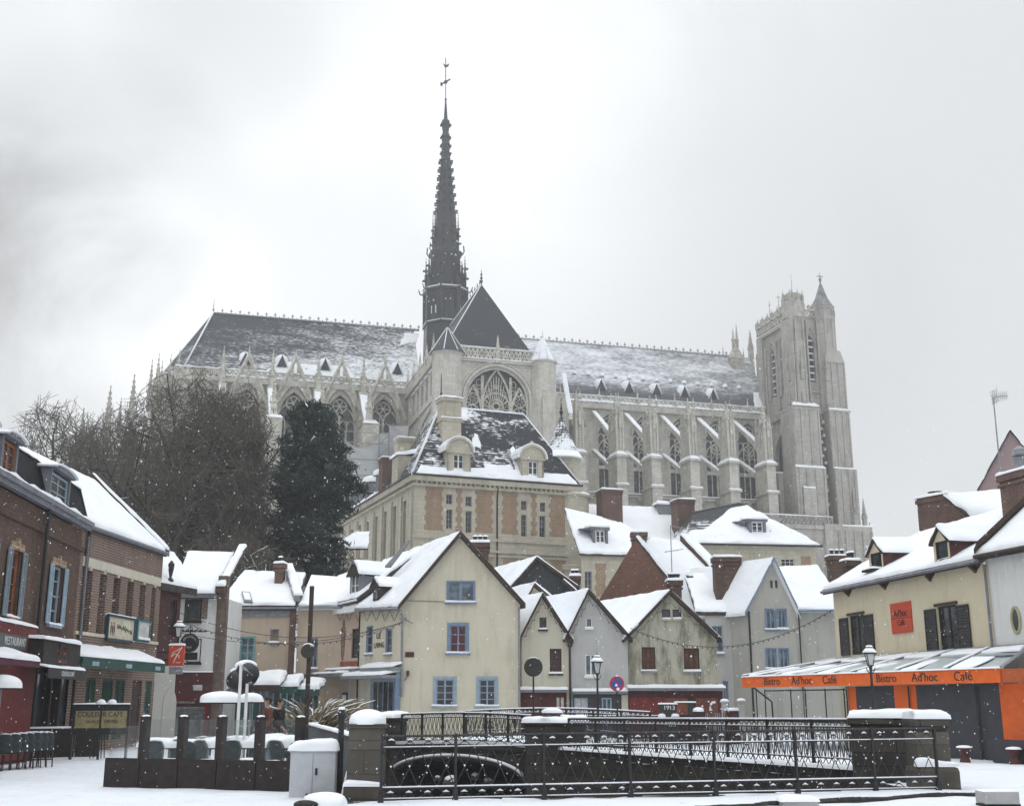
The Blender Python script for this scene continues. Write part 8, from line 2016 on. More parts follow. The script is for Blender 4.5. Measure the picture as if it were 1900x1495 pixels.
# parasols pressed down by snow
def parasol(label, u, v, Y, r, h, col, tilt=0):
    c = at(u, v, Y); g = gz(c.x, c.y)
    t = thing('parasol', label, 'parasol', (c.x, c.y, g), 0, 'snow covered parasols'); zc = c.z - g
    m = MB(); m.tube([(0, 0, 0), (0, 0, zc + h * .4)], .025, 6); m.build('pole', GREYM, t)
    m = MB(); m.lathe(0, 0, [(r, zc), (r * .98, zc + .03), (r * .5, zc + h * .45), (.02, zc + h * .7)], 8, .3); m.build('canopy', col, t)
    m = MB(); m.dome((0, 0, zc + .03), r * 1.0, r * 1.0, h, 24, 8, u, .05, .7); m.build('snow_cover', SNOW, t, True)
    m = MB(); m.lathe(0, 0, [(.25, -.02), (.25, .06), (.06, .1), (.04, .3)], 10); m.build('base', DARKM, t)
PCOL = plain('purple brown canvas', (.05, .03, .05), .9, .2, 3, .1)
parasol('widest snow covered parasol above the terrace tables, left of the white posts', 412, 1305, 28.5, .52, .26, PCOL)
parasol('small snow covered parasol touching the right side of the white posts', 465, 1304, 29.5, .32, .22, PCOL)
parasol('snow covered parasol at the left edge in front of the red shopfront', 2, 1278, 31, .5, .34, PCOL)
# twin white posts carrying round mirrors, seen from behind
p = at(450, 1400, 27.0); g = gz(p.x, p.y)
t = thing('traffic_mirrors', 'two pale posts carrying dark round traffic mirrors with snow on their hoods', 'traffic mirror', (p.x, p.y, g))
def lz(v): return at(450, v, 27.0).z - g
def lx(u): return at(u, 1330, 27.0).x - p.x
for (u, vt, y) in ((442, 1232, 0), (453, 1262, .12)):
    m = MB(); m.tube([(lx(u), y, 0), (lx(u), y, lz(vt))], .036, 8); m.build('post', WHITEP, t)
for (u, v, rad, dy, rz) in ((431, 1258, .24, .15, -25), (452, 1246, .26, .2, 30)):
    M_ = Matrix.Translation((lx(u), dy, lz(v))) @ Matrix.Rotation(R(rz), 4, 'Z') @ Matrix.Rotation(R(62), 4, 'X')
    m = MB(M_); m.lathe(0, 0, [(.02, .16), (rad * .5, .13), (rad * .9, .06), (rad * 1.04, 0), (rad * 1.04, -.16), (rad * .98, -.02)], 18); o = m.build('mirror', DARKM, t, True)
    m = MB(M_)
    L_ = []
    for a in range(-60, 61, 12): L_.append((rad * 1.07 * math.sin(R(a)), rad * 1.07 * math.cos(R(a)), 0))
    m = MB(); m.tube([M_ @ Vector((q[0], q[1], -.08)) for q in L_], [.02] + [.075] * (len(L_) - 2) + [.02], 8); m.tube([M_ @ Vector((q[0] * .8, q[1] * .8, .04)) for q in L_], [.02] + [.06] * (len(L_) - 2) + [.02], 8); m.build('snow_cover', SNOW, o, True)
m = MB(); m.bar((lx(442), 0, lz(1235)), (lx(462), .1, lz(1252)), .05); m.bar((lx(430), .1, lz(1262)), (lx(462), .1, lz(1266)), .04)
for k in range(4): m.bar((lx(447 + k * 4), .1, lz(1256)), (lx(445 + k * 4), .1, lz(1268)), .035)
m.build('bracket', GREYM, t)
# tall steel post with a round sign
p = at(570, 1300, 33.0); g = gz(p.x, p.y)
t = thing('steel_post', 'tall thin brown steel post with a dark round sign, left of the pink house', 'post', (p.x, p.y, g))
zt = at(570, 1087, 33.0).z - g; m = MB(); m.box(-.055, .055, -.055, .055, -.1, zt); m.build('shaft', BROWNW, t)
zc = at(571, 1208, 33.0).z - g; m = MB(); m.lathe(0, 0, [(.01, -.03), (.19, -.03), (.2, 0), (.19, .03), (.01, .03)], 20); o = m.build('round_sign', plain('dull green black sign back', (.035, .037, .03), .5, .2, 5), t); o.rotation_euler = (R(90), 0, R(15)); o.location = (-.02, -.09, zc)
m = MB(); m.tube([(.2 * math.cos(R(a)) - .02, -.09, zc + .2 * math.sin(R(a))) for a in range(40, 141, 10)], [.01] + [.028] * 9 + [.01], 6); m.build('sign_snow', SNOW, t, True)
# ---------------------------------------------------------------- signs and lamps
def sign_pole(t, ztop): m = MB(); m.tube([(0, .03, -.1), (0, .03, ztop)], .03, 8); m.build('pole', DARKM, t)
p = at(990, 1330, 41.5); g = gz(p.x, p.y); zc = at(990, 1237, 41.5).z - g
t = thing('road_sign', 'round road sign seen from its dark back before the narrow cream cottage', 'road sign', (p.x, p.y, g)); sign_pole(t, zc)
m = MB(); m.lathe(0, 0, [(.01, -.015), (.31, -.015), (.325, 0), (.31, .015), (.01, .015)], 28); o = m.build('disc', plain('dull sign back', (.03, .031, .028), .6, .2, 5), t); o.rotation_euler = (R(90), 0, 0); o.location = (0, 0, zc)
m = MB(); m.tube([(.32 * math.cos(R(a)), 0, zc + .325 * math.sin(R(a))) for a in range(55, 126, 10)], [.006] + [.02] * 6 + [.006], 6); m.build('snow_cover', SNOW, t, True)
p = at(1146, 1330, 42); g = gz(p.x, p.y); zc = at(1146, 1268, 42).z - g
t = thing('road_sign', 'round blue no parking sign with a red ring on a pole beside the street lamp', 'road sign', (p.x, p.y, g)); sign_pole(t, zc)
m = MB(); m.cur = 0; m.lathe(0, 0, [(.01, -.012), (.26, -.012), (.26, .012), (.01, .012)], 28); m.cur = 1; m.lathe(0, 0, [(.01, .0125), (.195, .0125), (.195, .017), (.01, .017)], 28); m.cur = 0; m.prism([(-.15, .12, .018), (-.12, .15, .018), (.15, -.12, .018), (.12, -.15, .018)], (0, 0, .003))
o = m.build('disc', [plain('sign red', (.45, .02, .03), .4, .1, 4, 0), plain('sign blue', (.03, .08, .30), .4, .1, 4, 0)], t); o.rotation_euler = (R(90), 0, 0); o.location = (0, 0, zc)
m = MB(); m.ball((-.03, -.03, zc - .05), .05, 8, 5); m.ball((.03, -.03, zc - .18), .06, 8, 5); m.ball((0, 0, zc + .27), .05, 8, 5, .6); m.build('snow_cover', SNOW, t, True)
LAMPG = newmat('milky lamp glass')[0]; _b = LAMPG.node_tree.nodes['Principled BSDF']; _b.inputs['Base Color'].default_value = (.55, .57, .55, 1); _b.inputs['Roughness'].default_value = .25
def lantern(t, x, y, z, s, roof_snow=True):
    m = MB()
    for q in range(4):
        a = math.pi / 4 + q * math.pi / 2; m.tube([(x + .10 * s * math.cos(a), y + .10 * s * math.sin(a), z), (x + .19 * s * math.cos(a), y + .19 * s * math.sin(a), z + .38 * s)], .014 * s, 4)
    m.lathe(x, y, [(.12 * s, z - .03 * s), (.12 * s, z)], 8); m.lathe(x, y, [(.24 * s, z + .38 * s), (.23 * s, z + .42 * s), (.12 * s, z + .55 * s), (.12 * s, z + .60 * s), (.05 * s, z + .66 * s), (.03 * s, z + .72 * s)], 8, .39); o = m.build('lantern', DARKM, t)
    m = MB(); m.lathe(x, y, [(.085 * s, z), (.155 * s, z + .375 * s)], 4, math.pi / 4); m.build('lantern_glass', LAMPG, o)
    m = MB(); m.lathe(x, y, [(.25 * s, z + .42 * s), (.235 * s, z + .47 * s), (.13 * s, z + .575 * s), (.125 * s, z + .57 * s)], 12); m.dome((x, y, z + .61 * s), .12 * s, .12 * s, .07 * s, 10, 4, 2); m.build('snow_cover', SNOW, o, True)
def street_lamp(label, u, vtop, Y, s):
    p = at(u, 1300, Y); g = gz(p.x, p.y); zt = at(u, vtop, Y).z - g
    t = thing('street_lamp', label, 'street lamp', (p.x, p.y, g), 0, 'old fashioned street lamps'); zb = zt - .72 * s
    m = MB(); m.lathe(0, 0, [(.12, -.1), (.12, .25), (.09, .3), (.07, .7), (.05, .75), (.042, 1.2), (.035, zb - .25), (.06, zb - .22), (.03, zb - .15), (.06, zb - .03)], 10); m.build('pole', DARKM, t)
    m = MB(); m.tube([(-.16 * s, 0, zb - .06), (-.08 * s, 0, zb - .2), (0, 0, zb - .25)], .012, 4); m.tube([(.16 * s, 0, zb - .06), (.08 * s, 0, zb - .2), (0, 0, zb - .25)], .012, 4); m.build('bracket', DARKM, t)
    lantern(t, 0, 0, zb, s)
street_lamp('street lamp with a snowy lantern in front of the pale grey cottage', 1109, 1212, 43, .95)
street_lamp('street lamp with a snowy lantern in front of the orange bistro fascia', 1620, 1194, 33, .80)
# bank sign with lantern bracket at the corner of the left row
p = at(328, 1216, 48.0)
t = thing('wall_sign', 'square red sign with a white slanting emblem under a lantern by the white house', 'sign', p)
m = MB(); m.box(-.30, .30, -.08, .08, -.40, .40); o = m.build('red_panel', REDSIGN, t)
m = MB(); m.tube([(-.2, -.09, -.05), (-.12, -.09, .14), (.02, -.09, .2), (.2, -.09, .32)], .014, 4); m.tube([(.22, -.09, .34), (.02, -.09, 0), (-.1, -.09, -.28)], .016, 4); m.tube([(-.16, -.09, -.02), (-.06, -.09, .08), (.02, -.09, .03)], .012, 4); m.tube([(.05, -.09, -.02), (.14, -.09, .02), (.1, -.09, -.1)], .012, 4); m.box(0, .18, -.092, -.08, -.28, -.26); m.build('emblem', WHITEP, o)
m = MB(); m.box(-.26, .27, -.06, .06, -.72, -.44); o2 = m.build('grey_panel', GREYM, t)
m = MB(); m.tube([(.02, -.07, -.64), (.05, -.07, -.54), (.1, -.07, -.62), (.14, -.07, -.55), (.2, -.07, -.6)], .012, 4); m.build('emblem', WHITEP, o2)
m = MB(); m.box(-.75, -.28, -.03, .03, .1, .15); m.box(-.75, -.28, -.03, .03, -.2, -.15); m.tube([(.02, 0, .40), (.02, 0, .72)], .04, 6); m.build('bracket', DARKM, t)
snowcap(t, -.32, .32, -.1, .1, .40, .08, 2, .06); lantern(t, .02, 0, .75, .95)
# menu board in front of the cafe
p = at(186, 1345, 37.5); g = gz(p.x, p.y)
t = thing('menu_board', 'black framed board with a yellow lettered panel and two snow balls on its top rail', 'board', (p.x, p.y, g), R(6))
def bz(v): return at(186, v, 37.5).z - g
hw_ = .86; m = MB(); m.cur = 0
m.box(-hw_, hw_, 0, .06, bz(1362), bz(1306)); m.box(-hw_, -hw_ + .07, -.03, .08, 0, bz(1306)); m.box(hw_ - .07, hw_, -.03, .08, 0, bz(1306)); m.box(-.03, .03, -.03, .07, 0, bz(1306)); m.build('frame', DARKM, t)
m = MB(); m.box(-hw_ + .1, hw_ - .08, -.02, -.003, bz(1350), bz(1318)); o = m.build('lettered_panel', plain('yellowed panel', (.26, .22, .11), .6, .25, 4, 0), t)
text(o, 'COULEUR CAFE', Vector((-.02, -.025, bz(1325))), .21, DARKM, width=.92); text(o, 'GLACES  CREPES', Vector((.05, -.025, bz(1338))), .13, BROWNW)
for k, x in enumerate((-.03, .3)):
    m = MB(); m.dome((x, .03, bz(1306)), .15, .12, .15, 14, 6, k, .08, .8); m.build('snow_ball', SNOW, t, True)
snowcap(t, -hw_, hw_, -.03, .08, bz(1306), .04, 3, .04)
# dark low windbreak in front of the cafe
p0_, p1_ = at(48, 1393, 37.5), at(182, 1391, 39.0)
t = thing('windbreak', 'low dark windbreak wall along the cafe front behind the wicker chairs', 'windbreak', (p0_.x, p0_.y, 0), math.atan2(p1_.y - p0_.y, p1_.x - p0_.x)); L_ = (p1_ - p0_).length
m = MB()
for k in range(3): m.box(L_ * k / 3 + .02, L_ * (k + 1) / 3 - .02, 0, .06, -.1, .88)
m.build('panel', DARKW, t); snowcap(t, 0, L_, -.02, .09, .88, .05, 2, .05)
# stool beside the board
p = onz(180, 1406, 0); 
t = thing('wooden_stool', 'tall slim wooden stool with snow between the menu board and the terrace screen', 'stool', p); m = MB(); m.box(-.16, .16, -.14, .14, .72, .76); m.build('seat', BROWNW, t)
for sx in (-1, 1):
    for sy in (-1, 1): m = MB(); m.tube([(sx * .13, sy * .11, .72), (sx * .17, sy * .15, 0)], .018, 5); m.build('leg', BROWNW, t)
snowcap(t, -.16, .16, -.14, .14, .76, .06, 2, .06)
# cafe awnings below the beige houses
FBg = Fr(-13.0 * K, 52.5 * K, -4)
t = fthing(FBg, 'cafe_front', 'row of dark green cafe awnings heaped with snow below the beige houses', 'cafe front')
for k, (ua, ub, va, vb, d) in enumerate(((440, 520, 1249, 1270, -5), (505, 553, 1256, 1273, -4.2), (549, 594, 1264, 1278, -3.6))):
    xa, xb = FBg.x(ua, 1260, d), FBg.x(ub, 1260, d); z0_ = FBg.z((ua + ub) / 2, vb, d); z1_ = FBg.z((ua + ub) / 2, va, d + 1.3)
    m = MB(); m.slab((xa, d, z0_), (xb, d, z0_), (xb, d + 1.4, z1_), (xa, d + 1.4, z1_), .05); m.box(xa, xb, d - .03, d, z0_ - .3, z0_); o = m.build('awning', [BROWNW, GREENP, GREENP][k], t)
    m = MB(); m.pillow((xa, d - .03, z0_), (xb, d - .03, z0_), (xb, d + 1.4, z1_), (xa, d + 1.4, z1_), .22, .2, .2, k + 3, .25); m.build('snow_cover', SNOW, o, True)
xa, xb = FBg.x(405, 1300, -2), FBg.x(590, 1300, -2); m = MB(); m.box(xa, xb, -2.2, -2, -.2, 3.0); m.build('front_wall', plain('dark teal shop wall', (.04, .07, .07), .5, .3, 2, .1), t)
m = MB(); xq = FBg.x(410, 1270, -5); m.slab((xq, -5.2, FBg.z(430, 1287, -5)), (FBg.x(470, 1270, -5), -5.2, FBg.z(430, 1284, -5)), (FBg.x(470, 1270, -4), -4, FBg.z(430, 1262, -4)), (xq + .6, -4, FBg.z(430, 1266, -4)), .06); m.build('side_awning', DARKM, t)
for k in range(5):
    xw = xa + (xb - xa) * (k + .15) / 5; win(t, xw, .5, xw + (xb - xa) / 5 * .7, 2.5, frame=TURQ if k % 2 else GREYM, nx=2, nz=1, y=-2.25, sill=False, name='shop_window', glass=GLASSB)
# pampas grass bowed with snow
p = at(592, 1342, 39.5); g = gz(p.x, p.y)
t = thing('pampas_grass', 'clump of tan pampas grass bent over by snow beside the steel post', 'grass clump', (p.x, p.y, g))
m = MB(); m2 = MB(); rr = random.Random(8)
for k in range(240):
    a = rr.uniform(-.5, 1.1) if rr.random() < .75 else rr.uniform(0, 6.28); L_ = rr.uniform(1.5, 2.6); sp_ = rr.uniform(.2, .75); b0 = Vector((rr.gauss(-.15, .22), rr.gauss(0, .2), 0)); pts = []
    for j in range(6):
        f = j / 5; pts.append(b0 + Vector((math.cos(a) * sp_ * f ** 1.6 * L_, math.sin(a) * sp_ * f ** 1.6 * L_, L_ * (f - .30 * f ** 3))))
    m.tube(pts, [.010, .011, .014, .02, .026, .005], 4, False)
    if rr.random() < .45: m2.tube([q + Vector((0, 0, .018)) for q in pts[3:]], [.008, .024, .008], 4, False)
m.build('blades', plain('dry reed', (.24, .19, .11), .9, .3, 4, 0), t); m2.build('snow_cover', SNOW, t, True)
# white slatted bench under snow
p = at(620, 1335, 41); g = gz(p.x, p.y)
t = thing('slatted_bench', 'white slatted bench under lumpy snow beside the pampas grass', 'bench', (p.x, p.y, g), R(-8))
m = MB(); m.box(-.5, .5, 0, .35, .45, .49); m.build('seat', WHITEP, t); m = MB()
for k in range(9): m.box(-.48 + k * .115, -.43 + k * .115, .33, .36, .5, 1.02)
m.box(-.5, .5, .32, .37, 1.0, 1.06); m.build('backrest', WHITEP, t)
for sx in (-1, 1): m = MB(); m.box(sx * .45 - .03, sx * .45 + .03, .02, .33, 0, .45); m.build('leg', WHITEP, t)
snowcap(t, -.55, .55, .25, .45, 1.06, .12, 3, .1)
# small clutter before the red shopfront
p = at(1240, 1340, 49.0); g = gz(p.x, p.y)
t = thing('price_board', 'black street board with two rows of white figures before the red shopfront', 'board', (p.x, p.y, g)); zt = at(1240, 1306, 49).z - g
m = MB(); m.box(-.36, .36, -.03, .03, .1, zt); m.box(-.30, -.25, 0, .3, -.1, .4); m.box(.25, .3, 0, .3, -.1, .4); m.build('panel', DARKM, t); text(t, '1913', Vector((.05, -.04, zt - .14)), .24, WHITEP); text(t, '1525', Vector((.08, -.04, zt - .78)), .24, WHITEP); snowcap(t, -.4, .4, -.06, .06, zt, .05, 3, .05); 
m = MB(); m.dome((-.25, -.06, zt - .5), .16, .08, .14, 10, 4, 1); m.dome((.28, -.06, zt - .48), .16, .08, .12, 10, 4, 2); m.build('snow_lump', SNOW, t, True)
p = at(1272, 1340, 49.5); g = gz(p.x, p.y)
t = thing('planter_screen', 'slatted dark screen with a thin snow line right of the black street board', 'screen', (p.x, p.y, g)); m = MB(); zt = at(1272, 1303, 49.5).z - g; m.box(-.4, -.36, 0, .04, 0, zt); m.box(.36, .42, 0, .04, 0, zt)
for k in range(9): m.box(-.36, .36, .01, .03, .1 + k * .16, .2 + k * .16) if .2 + k * .16 < zt - .4 else None
m.box(-.42, .44, -.01, .05, zt - .05, zt); m.build('slats', DARKW, t); snowcap(t, -.44, .46, -.03, .07, zt, .05, 5, .05)
p = at(1297, 1340, 49); g = gz(p.x, p.y)
t = thing('planter', 'dark slatted planter box with a lump of snow before the red shopfront', 'planter', (p.x, p.y, g)); zt = at(1297, 1318, 49).z - g; m = MB()
for k in range(6): m.box(-.24, .24, -.2, .2, k * zt / 6, (k + .85) * zt / 6)
m.build('box', DARKW, t); m = MB(); m.dome((0, 0, zt - .03), .24, .2, .17, 14, 5, 3, .1, .8); m.build('snow_cover', SNOW, t, True)
p0_ = at(1306, 1340, 49.5); p1_ = at(1347, 1340, 49.5); g = gz(p0_.x, p0_.y)
t = thing('picket_fence', 'short grey picket fence with snowy twigs right of the planter', 'fence', (p0_.x, p0_.y, g)); L_ = p1_.x - p0_.x; m = MB(); zt = at(1320, 1322, 49.5).z - g
for k in range(12): m.box(k * L_ / 11 - .025, k * L_ / 11 + .025, 0, .02, 0, zt)
m.box(0, L_, .02, .04, zt * .3, zt * .36); m.box(0, L_, .02, .04, zt * .75, zt * .81); m.build('pickets', GREYM, t)
m = MB(); m2 = MB(); rr = random.Random(4)
for k in range(14):
    x = rr.uniform(0, L_); q = Vector((x + rr.gauss(0, .15), -.05, zt + rr.uniform(.05, .45))); m.tube([(x, 0, zt * .6), q], .012, 3); m2.ball(q, rr.uniform(.03, .06), 6, 4)
m.build('twigs', TWIG, t); m2.build('snow_cover', SNOW, t, True)
for (u, v, Y, hh, lab) in ((1377, 1302, 50, None, 'slim grey gate post with a flat snow cap left of the orange fascia'), (1346, 1303, 50.5, None, 'second slim gate post with snow beside the picket fence')):
    p = at(u, 1340, Y); g = gz(p.x, p.y); zt = at(u, v, Y).z - g
    t = thing('gate_post', lab, 'post', (p.x, p.y, g)); m = MB(); m.box(-.12, .12, -.12, .12, -.1, zt); m.box(-.17, .17, -.17, .17, zt, zt + .06); m.build('shaft', GREYR, t); m = MB(); m.dome((0, 0, zt + .06), .18, .18, .1, 12, 4, 2, .05, .8); m.build('snow_cover', SNOW, t, True)
p = at(1363, 1340, 50); g = gz(p.x, p.y); zt = at(1363, 1318, 50).z - g
t = thing('low_wall', 'low brown wall under snow between the two gate posts', 'wall', (p.x, p.y, g)); m = MB(); m.box(-.3, .25, 0, .3, -.1, zt); m.build('wall', MAROON, t); snowcap(t, -.34, .28, -.04, .34, zt, .12, 2, .1)
# ---------------------------------------------------------------- stone bollards and benches at the right
def bollard(label, u, v):
    p = onz(u, v, 0); p.z = gz(p.x, p.y)
    t = thing('stone_bollard', label, 'bollard', p, 0, 'waisted stone bollards'); m = MB(); m.lathe(0, 0, [(.17, -.1), (.15, .05), (.10, .16), (.12, .26), (.20, .38), (.21, .42)], 12); m.build('stone', MAROON, t); m = MB(); m.dome((0, 0, .41), .22, .22, .07, 12, 4, u, .06, .8); m.build('snow_cover', SNOW, t, True)
bollard('waisted dark bollard nearer the broad right pillar', 1791, 1412); bollard('waisted dark bollard at the right edge in front of the planter', 1884, 1416)
def bench(label, u0, u1, v, hgt, legs):
    a, b = at(u0, v, 21.0), at(u1, v, 21.0); 
    Y = 20.6; a, b = at(u0, v, Y), at(u1, v, Y); c = (a + b) / 2
    t = thing('concrete_bench', label, 'bench', (c.x, c.y, 0), 0, 'grey concrete blocks at the bottom edge'); hw_ = (b.x - a.x) / 2; zt = c.z
    m = MB(); m.box(-hw_, hw_, 0, .42, zt - hgt, zt); m.build('slab', CONC, t, bevel=.015)
    for sx in (-1, 1): m = MB(); m.box(sx * hw_ * .55 - .16, sx * hw_ * .55 + .16, .05, .35, -.2, zt - hgt); m.build('leg', QSTONE, t)
    return t, hw_, zt
t, hw_, zt = bench('grey concrete block bench nearest the bottom right corner', 1826, 1891, 1468, .20, True); snowcap(t, -hw_, hw_, .03, .44, zt - .005, .02, 3, .05)
t, hw_, zt = bench('grey concrete block under thick snow at the bottom edge', 1453, 1519, 1487, .25, True); snowcap(t, -hw_ - .02, hw_ + .02, -.02, .44, zt, .09, 5, .12)
# ---------------------------------------------------------------- cables with bulbs across the square
def cable(label, pts, r, bulbs=0, sag=.5, seed=1):
    a, b = pts; n = 24; L = []
    for k in range(n + 1):
        f = k / n; q = a.lerp(b, f); q.z -= sag * 4 * f * (1 - f); L.append(q)
    o0 = L[0].copy(); m = MB(); m.tube([q - o0 for q in L], r, 4); o = m.build('cable', DARKM, None); o.location = o0; tag(o, label, 'cable', 'cables across the square')
    if bulbs:
        m = MB(); L2 = [q - o0 for q in L]
        for k in range(bulbs):
            f = (k + .5) / bulbs * n; i = min(n - 1, int(f)); q = L2[i].lerp(L2[i + 1], f - i); m.ball((q.x, q.y, q.z - .06), .035, 6, 4)
        m.build('bulbs', DARKM, o)
e = LV.M() @ Vector((.1, -.25, 0)); e = at(747, 1150, e.y - .3)
for (u, v, Y, sag, bl, lab) in ((330, 1135, 52, .9, 0, 'topmost bare cable from the white house to the corner of the cream gabled house'), (335, 1152, 52, 1.0, 34, 'cable strung with small bulbs across to the corner of the cream gabled house'), (300, 1165, 50, .8, 0, 'lowest sagging cable from the brick house to the cream gabled house')):
    cable(lab, (at(u, v, Y), e + Vector((0, 0, -.1 * sag))), .013, bl, sag)
cable('string of bulbs across the stained grey house to the yellow house', (at(1170, 1165, 55), at(1545, 1130, 52)), .014, 40, 1.2)
def swags(F, pts_, y, label, M_=None):
    m = MB(); o0 = None; L = []
    for (ua, ub, v, n) in pts_:
        for k in range(n):
            u0, u1 = ua + (ub - ua) * k / n, ua + (ub - ua) * (k + 1) / n
            a = F.M() @ Vector((F.x(u0, v, y), y, F.z(u0, v, y))); b = F.M() @ Vector((F.x(u1, v, y), y, F.z(u1, v, y))); c = (a + b) / 2 - Vector((0, 0, .55)); L.append((a, c, b))
    o0 = L[0][0].copy()
    for a, c, b in L:
        m.tube([a - o0, c - o0, b - o0], .012, 3)
        for f in (.25, .5, .75): m.ball(a.lerp(c, f) - o0, .028, 5, 4); m.ball(c.lerp(b, f) - o0, .028, 5, 4)
    o = m.build('light_garland', DARKM, None); o.location = o0; tag(o, label, 'light garland')
swags(SV, [(590, 740, 1131, 9)], -.28, 'zigzag garland of unlit bulbs under the eaves of the pink house and cream gabled house')
def gar(label, A, B, C, F, y=-.3):
    m = MB(); P = [F.M() @ Vector((F.x(u, v, y), y, F.z(u, v, y))) for u, v in (A, B, C)]; o0 = P[0].copy()
    for a, b in zip(P[:-1], P[1:]):
        n = 9; pr = None
        for k in range(n + 1):
            q = a.lerp(b, k / n) - o0 - Vector((0, 0, .22 if k % 2 else .05))
            if pr is not None: m.tube([pr, q], .010, 3)
            m.ball(q, .03, 5, 4); pr = q
    o = m.build('light_garland', DARKM, None); o.location = o0; tag(o, label, 'light garland')
gar('garland of bulbs hanging inside the gable of the narrow cream cottage', (972, 1178), (1007, 1112), (1052, 1176), G1); gar('garland of bulbs hanging inside the gable of the pale grey cottage', (1060, 1172), (1092, 1106), (1160, 1178), G1); gar('garland of bulbs under the eaves of the stained grey house', (1170, 1182), (1243, 1110), (1324, 1180), G1)
# ---------------------------------------------------------------- two people behind the terrace glass
def skin(name, verts, edges, rad, mat, par):
    me = bpy.data.meshes.new(name); me.from_pydata(verts, edges, []); o = bpy.data.objects.new(name, me); COL.objects.link(o); o.parent = par
    sk_ = o.modifiers.new('skin', 'SKIN'); sk_.use_smooth_shade = True
    if not me.skin_vertices: me.skin_vertices.new() if hasattr(me.skin_vertices, 'new') else None
    for i, r in enumerate(rad): me.skin_vertices[0].data[i].radius = r if isinstance(r, tuple) else (r, r)
    me.skin_vertices[0].data[0].use_root = True
    s = o.modifiers.new('sub', 'SUBSURF'); s.levels = 1; s.render_levels = 2; me.materials.append(mat); return o
SKINM = plain('skin', (.45, .27, .20), .6, .1, 4, 0)
def person(label, loc, rot, coat, trousers, hair, H=1.76, arm=.2):
    k = H / 1.76; t = thing('person', label, 'person', loc, rot)
    V = [(0, 0, .95), (0, 0, 1.15), (0, 0, 1.38), (0, 0, 1.48), (0, -.015, 1.56), (0, -.02, 1.66), (0, -.015, 1.73),
         (.09, 0, .90), (.10, -.01, .50), (.10, .02, .08), (.11, -.12, .04), (-.09, 0, .90), (-.10, .01, .50), (-.10, .03, .08), (-.11, -.10, .04),
         (.17, 0, 1.40), (.24, .03, 1.13), (.22, -.10, .92), (.215, -.13, .86), (-.17, 0, 1.40), (-.25, .03, 1.13), (-.20, -.16 - arm * .3, 1.0), (-.17, -.2 - arm * .3, .97)]
    E = [(0, 1), (1, 2), (2, 3), (3, 4), (4, 5), (5, 6), (0, 7), (7, 8), (8, 9), (9, 10), (0, 11), (11, 12), (12, 13), (13, 14), (2, 15), (15, 16), (16, 17), (17, 18), (2, 19), (19, 20), (20, 21), (21, 22)]
    Rr = [(.15, .11), (.14, .105), (.16, .11), .06, .065, (.085, .10), (.06, .075), .085, .06, .042, .04, .085, .06, .042, .04, .07, .048, .034, .032, .07, .048, .034, .032]
    for hi, s_ in ((18, 1), (22, -1)):
        h = Vector(V[hi])
        for f in range(5):
            dx = (f - 1.5) * .02 if f < 4 else .045 * -s_; L_ = (.07, .08, .075, .06, .05)[f]
            i = len(V); V.append(tuple(h + Vector((dx * .6, -.02, -.03)))); V.append(tuple(h + Vector((dx, -.04, -.03 - L_ * .6)))); V.append(tuple(h + Vector((dx, -.03, -.03 - L_))))
            E += [(hi, i), (i, i + 1), (i + 1, i + 2)]; Rr += [.011, .009, .008]
    V = [tuple(Vector(v) * k) for v in V]
    skin('body', V, E, Rr, SKINM, t)
    ci = [0, 1, 2, 3, 7, 11, 15, 16, 17, 19, 20, 21]; mp = {a: b for b, a in enumerate(ci)}
    cv = [V[i] for i in ci] + [(0, 0, .78 * k)]; ce = [(mp[a], mp[b]) for a, b in E if a in mp and b in mp and a not in (7, 11) and b not in (7, 11)] + [(0, len(ci))]
    cv = [v for v in cv]; rad = []
    keep = [i for i in range(len(cv)) if i not in (mp[7], mp[11])]; rm = {o_: n_ for n_, o_ in enumerate(keep)}
    base_r = {0: (.19, .15), 1: (.18, .14), 2: (.19, .14), 3: .085, 15: .09, 16: .07, 17: .055, 19: .09, 20: .07, 21: .055}
    rad = [base_r[ci[i]] if i < len(ci) else (.20, .16) for i in keep]
    skin('coat', [cv[i] for i in keep], [(rm[a], rm[b]) for a, b in ce if a in rm and b in rm], rad, coat, t)
    tv = [V[0], V[7], V[8], V[9], V[11], V[12], V[13]]; skin('trousers', tv, [(0, 1), (1, 2), (2, 3), (0, 4), (4, 5), (5, 6)], [(.15, .12), .095, .072, .06, .095, .072, .06], trousers, t)
    m = MB(); m.dome((0, .012 * k, 1.655 * k), .095, .108, .125, 14, 6, 2, .05, .8); m.dome((0, .05 * k, 1.6 * k), .08, .06, .1, 12, 5, 3, .05); m.build('hair', hair, t, True)
    m = MB(); m.ball((0, -.118 * k, 1.645 * k), .017, 6, 4)
    for sx in (-1, 1): m.ball((sx * .088 * k, -.01, 1.65 * k), .022, 6, 4, 1.4)
    m.build('face', SKINM, t, True)
    m = MB()
    for sx in (-1, 1): m.ball((sx * .033 * k, -.098 * k, 1.668 * k), .011, 6, 4)
    m.box(-.022 * k, .022 * k, -.108 * k, -.1 * k, 1.598 * k, 1.604 * k); m.build('eyes_and_mouth', DARKM, t)
    m = MB()
    for v in (V[10], V[14]): m.dome((v[0], v[1] + .04, 0), .055, .13, .09, 10, 5, 1, .02); 
    m.build('shoes', DARKM, t, True)
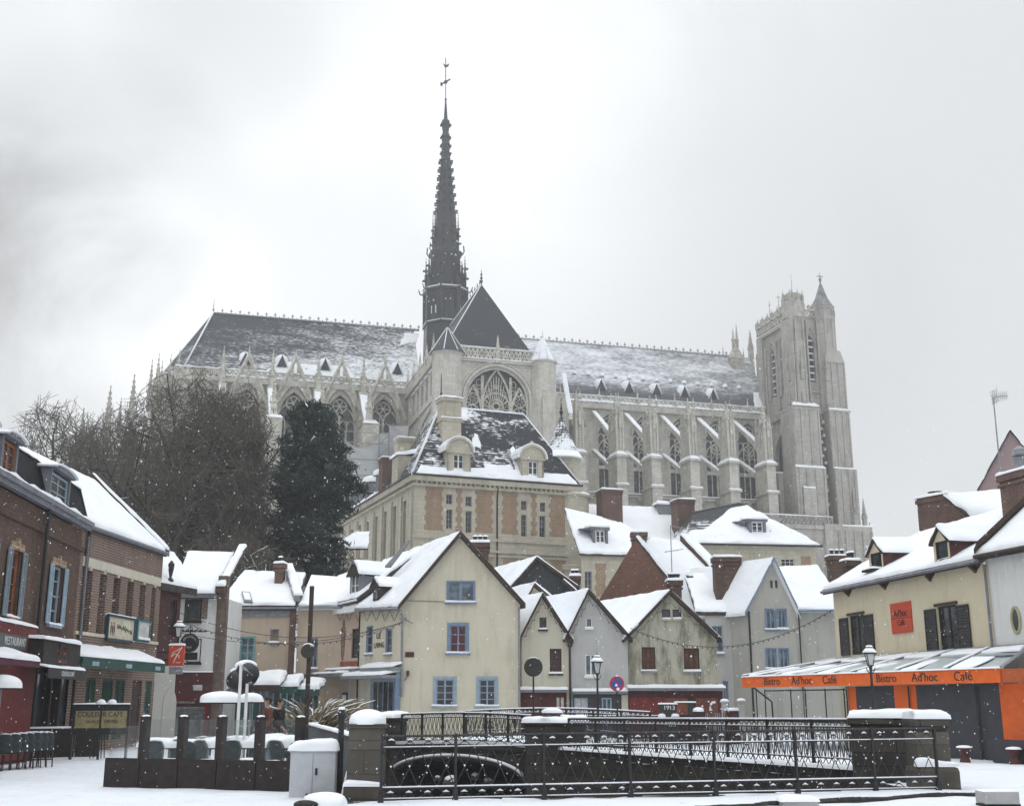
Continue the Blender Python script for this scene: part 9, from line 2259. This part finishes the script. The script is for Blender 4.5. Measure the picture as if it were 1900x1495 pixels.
for (u, Y, rot, ct, trs, H, lab) in ((497, 33.0, -60, plain('rust brown jacket', (.12, .045, .03), .9, .2, 5, .1), plain('blue jeans', (.05, .08, .14), .9, .2, 5, .1), 1.76, 'person in a rust brown jacket and blue jeans standing behind the terrace glass'), (519, 33.3, 70, plain('black coat', (.012, .013, .015), .9, .2, 5, .1), plain('dark trousers', (.03, .035, .04), .9, .2, 5, .1), 1.72, 'person in a black coat facing the one in the rust jacket')):
    p = at(u, 1300, Y); p.z = gz(p.x, p.y) + .05; person(lab, p, R(rot), ct, trs, plain('dark hair', (.02, .015, .012), .8), H)
# ---------------------------------------------------------------- falling snow: nobody could count it
m = MB(); rr = random.Random(12)
for k in range(7500):
    Y = 6 + 85 * rr.random() ** 1.4; u = rr.uniform(-60, 1960); v = rr.uniform(150, 1500) if rr.random() < .2 else rr.uniform(650, 1500)
    q = at(u, v, Y)
    if q.z < .1: continue
    r = rr.uniform(.0022, .0055) * (1 + Y / 45) * (1.6 if rr.random() < .06 else 1); r = min(r, .013)
    if Y < 12: r *= .6
    d = Vector((rr.uniform(-.3, .3), rr.uniform(-.3, .3), -1)).normalized() * r * rr.uniform(1.0, 1.8); a = Vector((r, 0, 0)); b = Vector((0, r, 0))
    i = m.add([q + d, q + a, q + b, q - a, q - b, q - d])
    for f in ((0, 1, 2), (0, 2, 3), (0, 3, 4), (0, 4, 1), (5, 2, 1), (5, 3, 2), (5, 4, 3), (5, 1, 4)): m.face(tuple(i + j for j in f))
o = m.build('falling_snow', SNOW, None); o['kind'] = 'stuff'
# ================================================================ haze between the square and the far cathedral
hz = MB(); hz.box(-110, 130, -8, 300, -3.6, 142)
m = bpy.data.materials.new('haze air'); m.use_nodes = True; t_ = m.node_tree; t_.nodes.clear()
po = t_.nodes.new('ShaderNodeOutputMaterial'); pv = t_.nodes.new('ShaderNodeVolumePrincipled')
pv.inputs['Color'].default_value = (.97, .98, 1, 1); pv.inputs['Density'].default_value = .0008; pv.inputs['Anisotropy'].default_value = .1
t_.links.new(pv.outputs[0], po.inputs['Volume'])
HZ = hz.build('haze', m); HZ['kind'] = 'stuff'
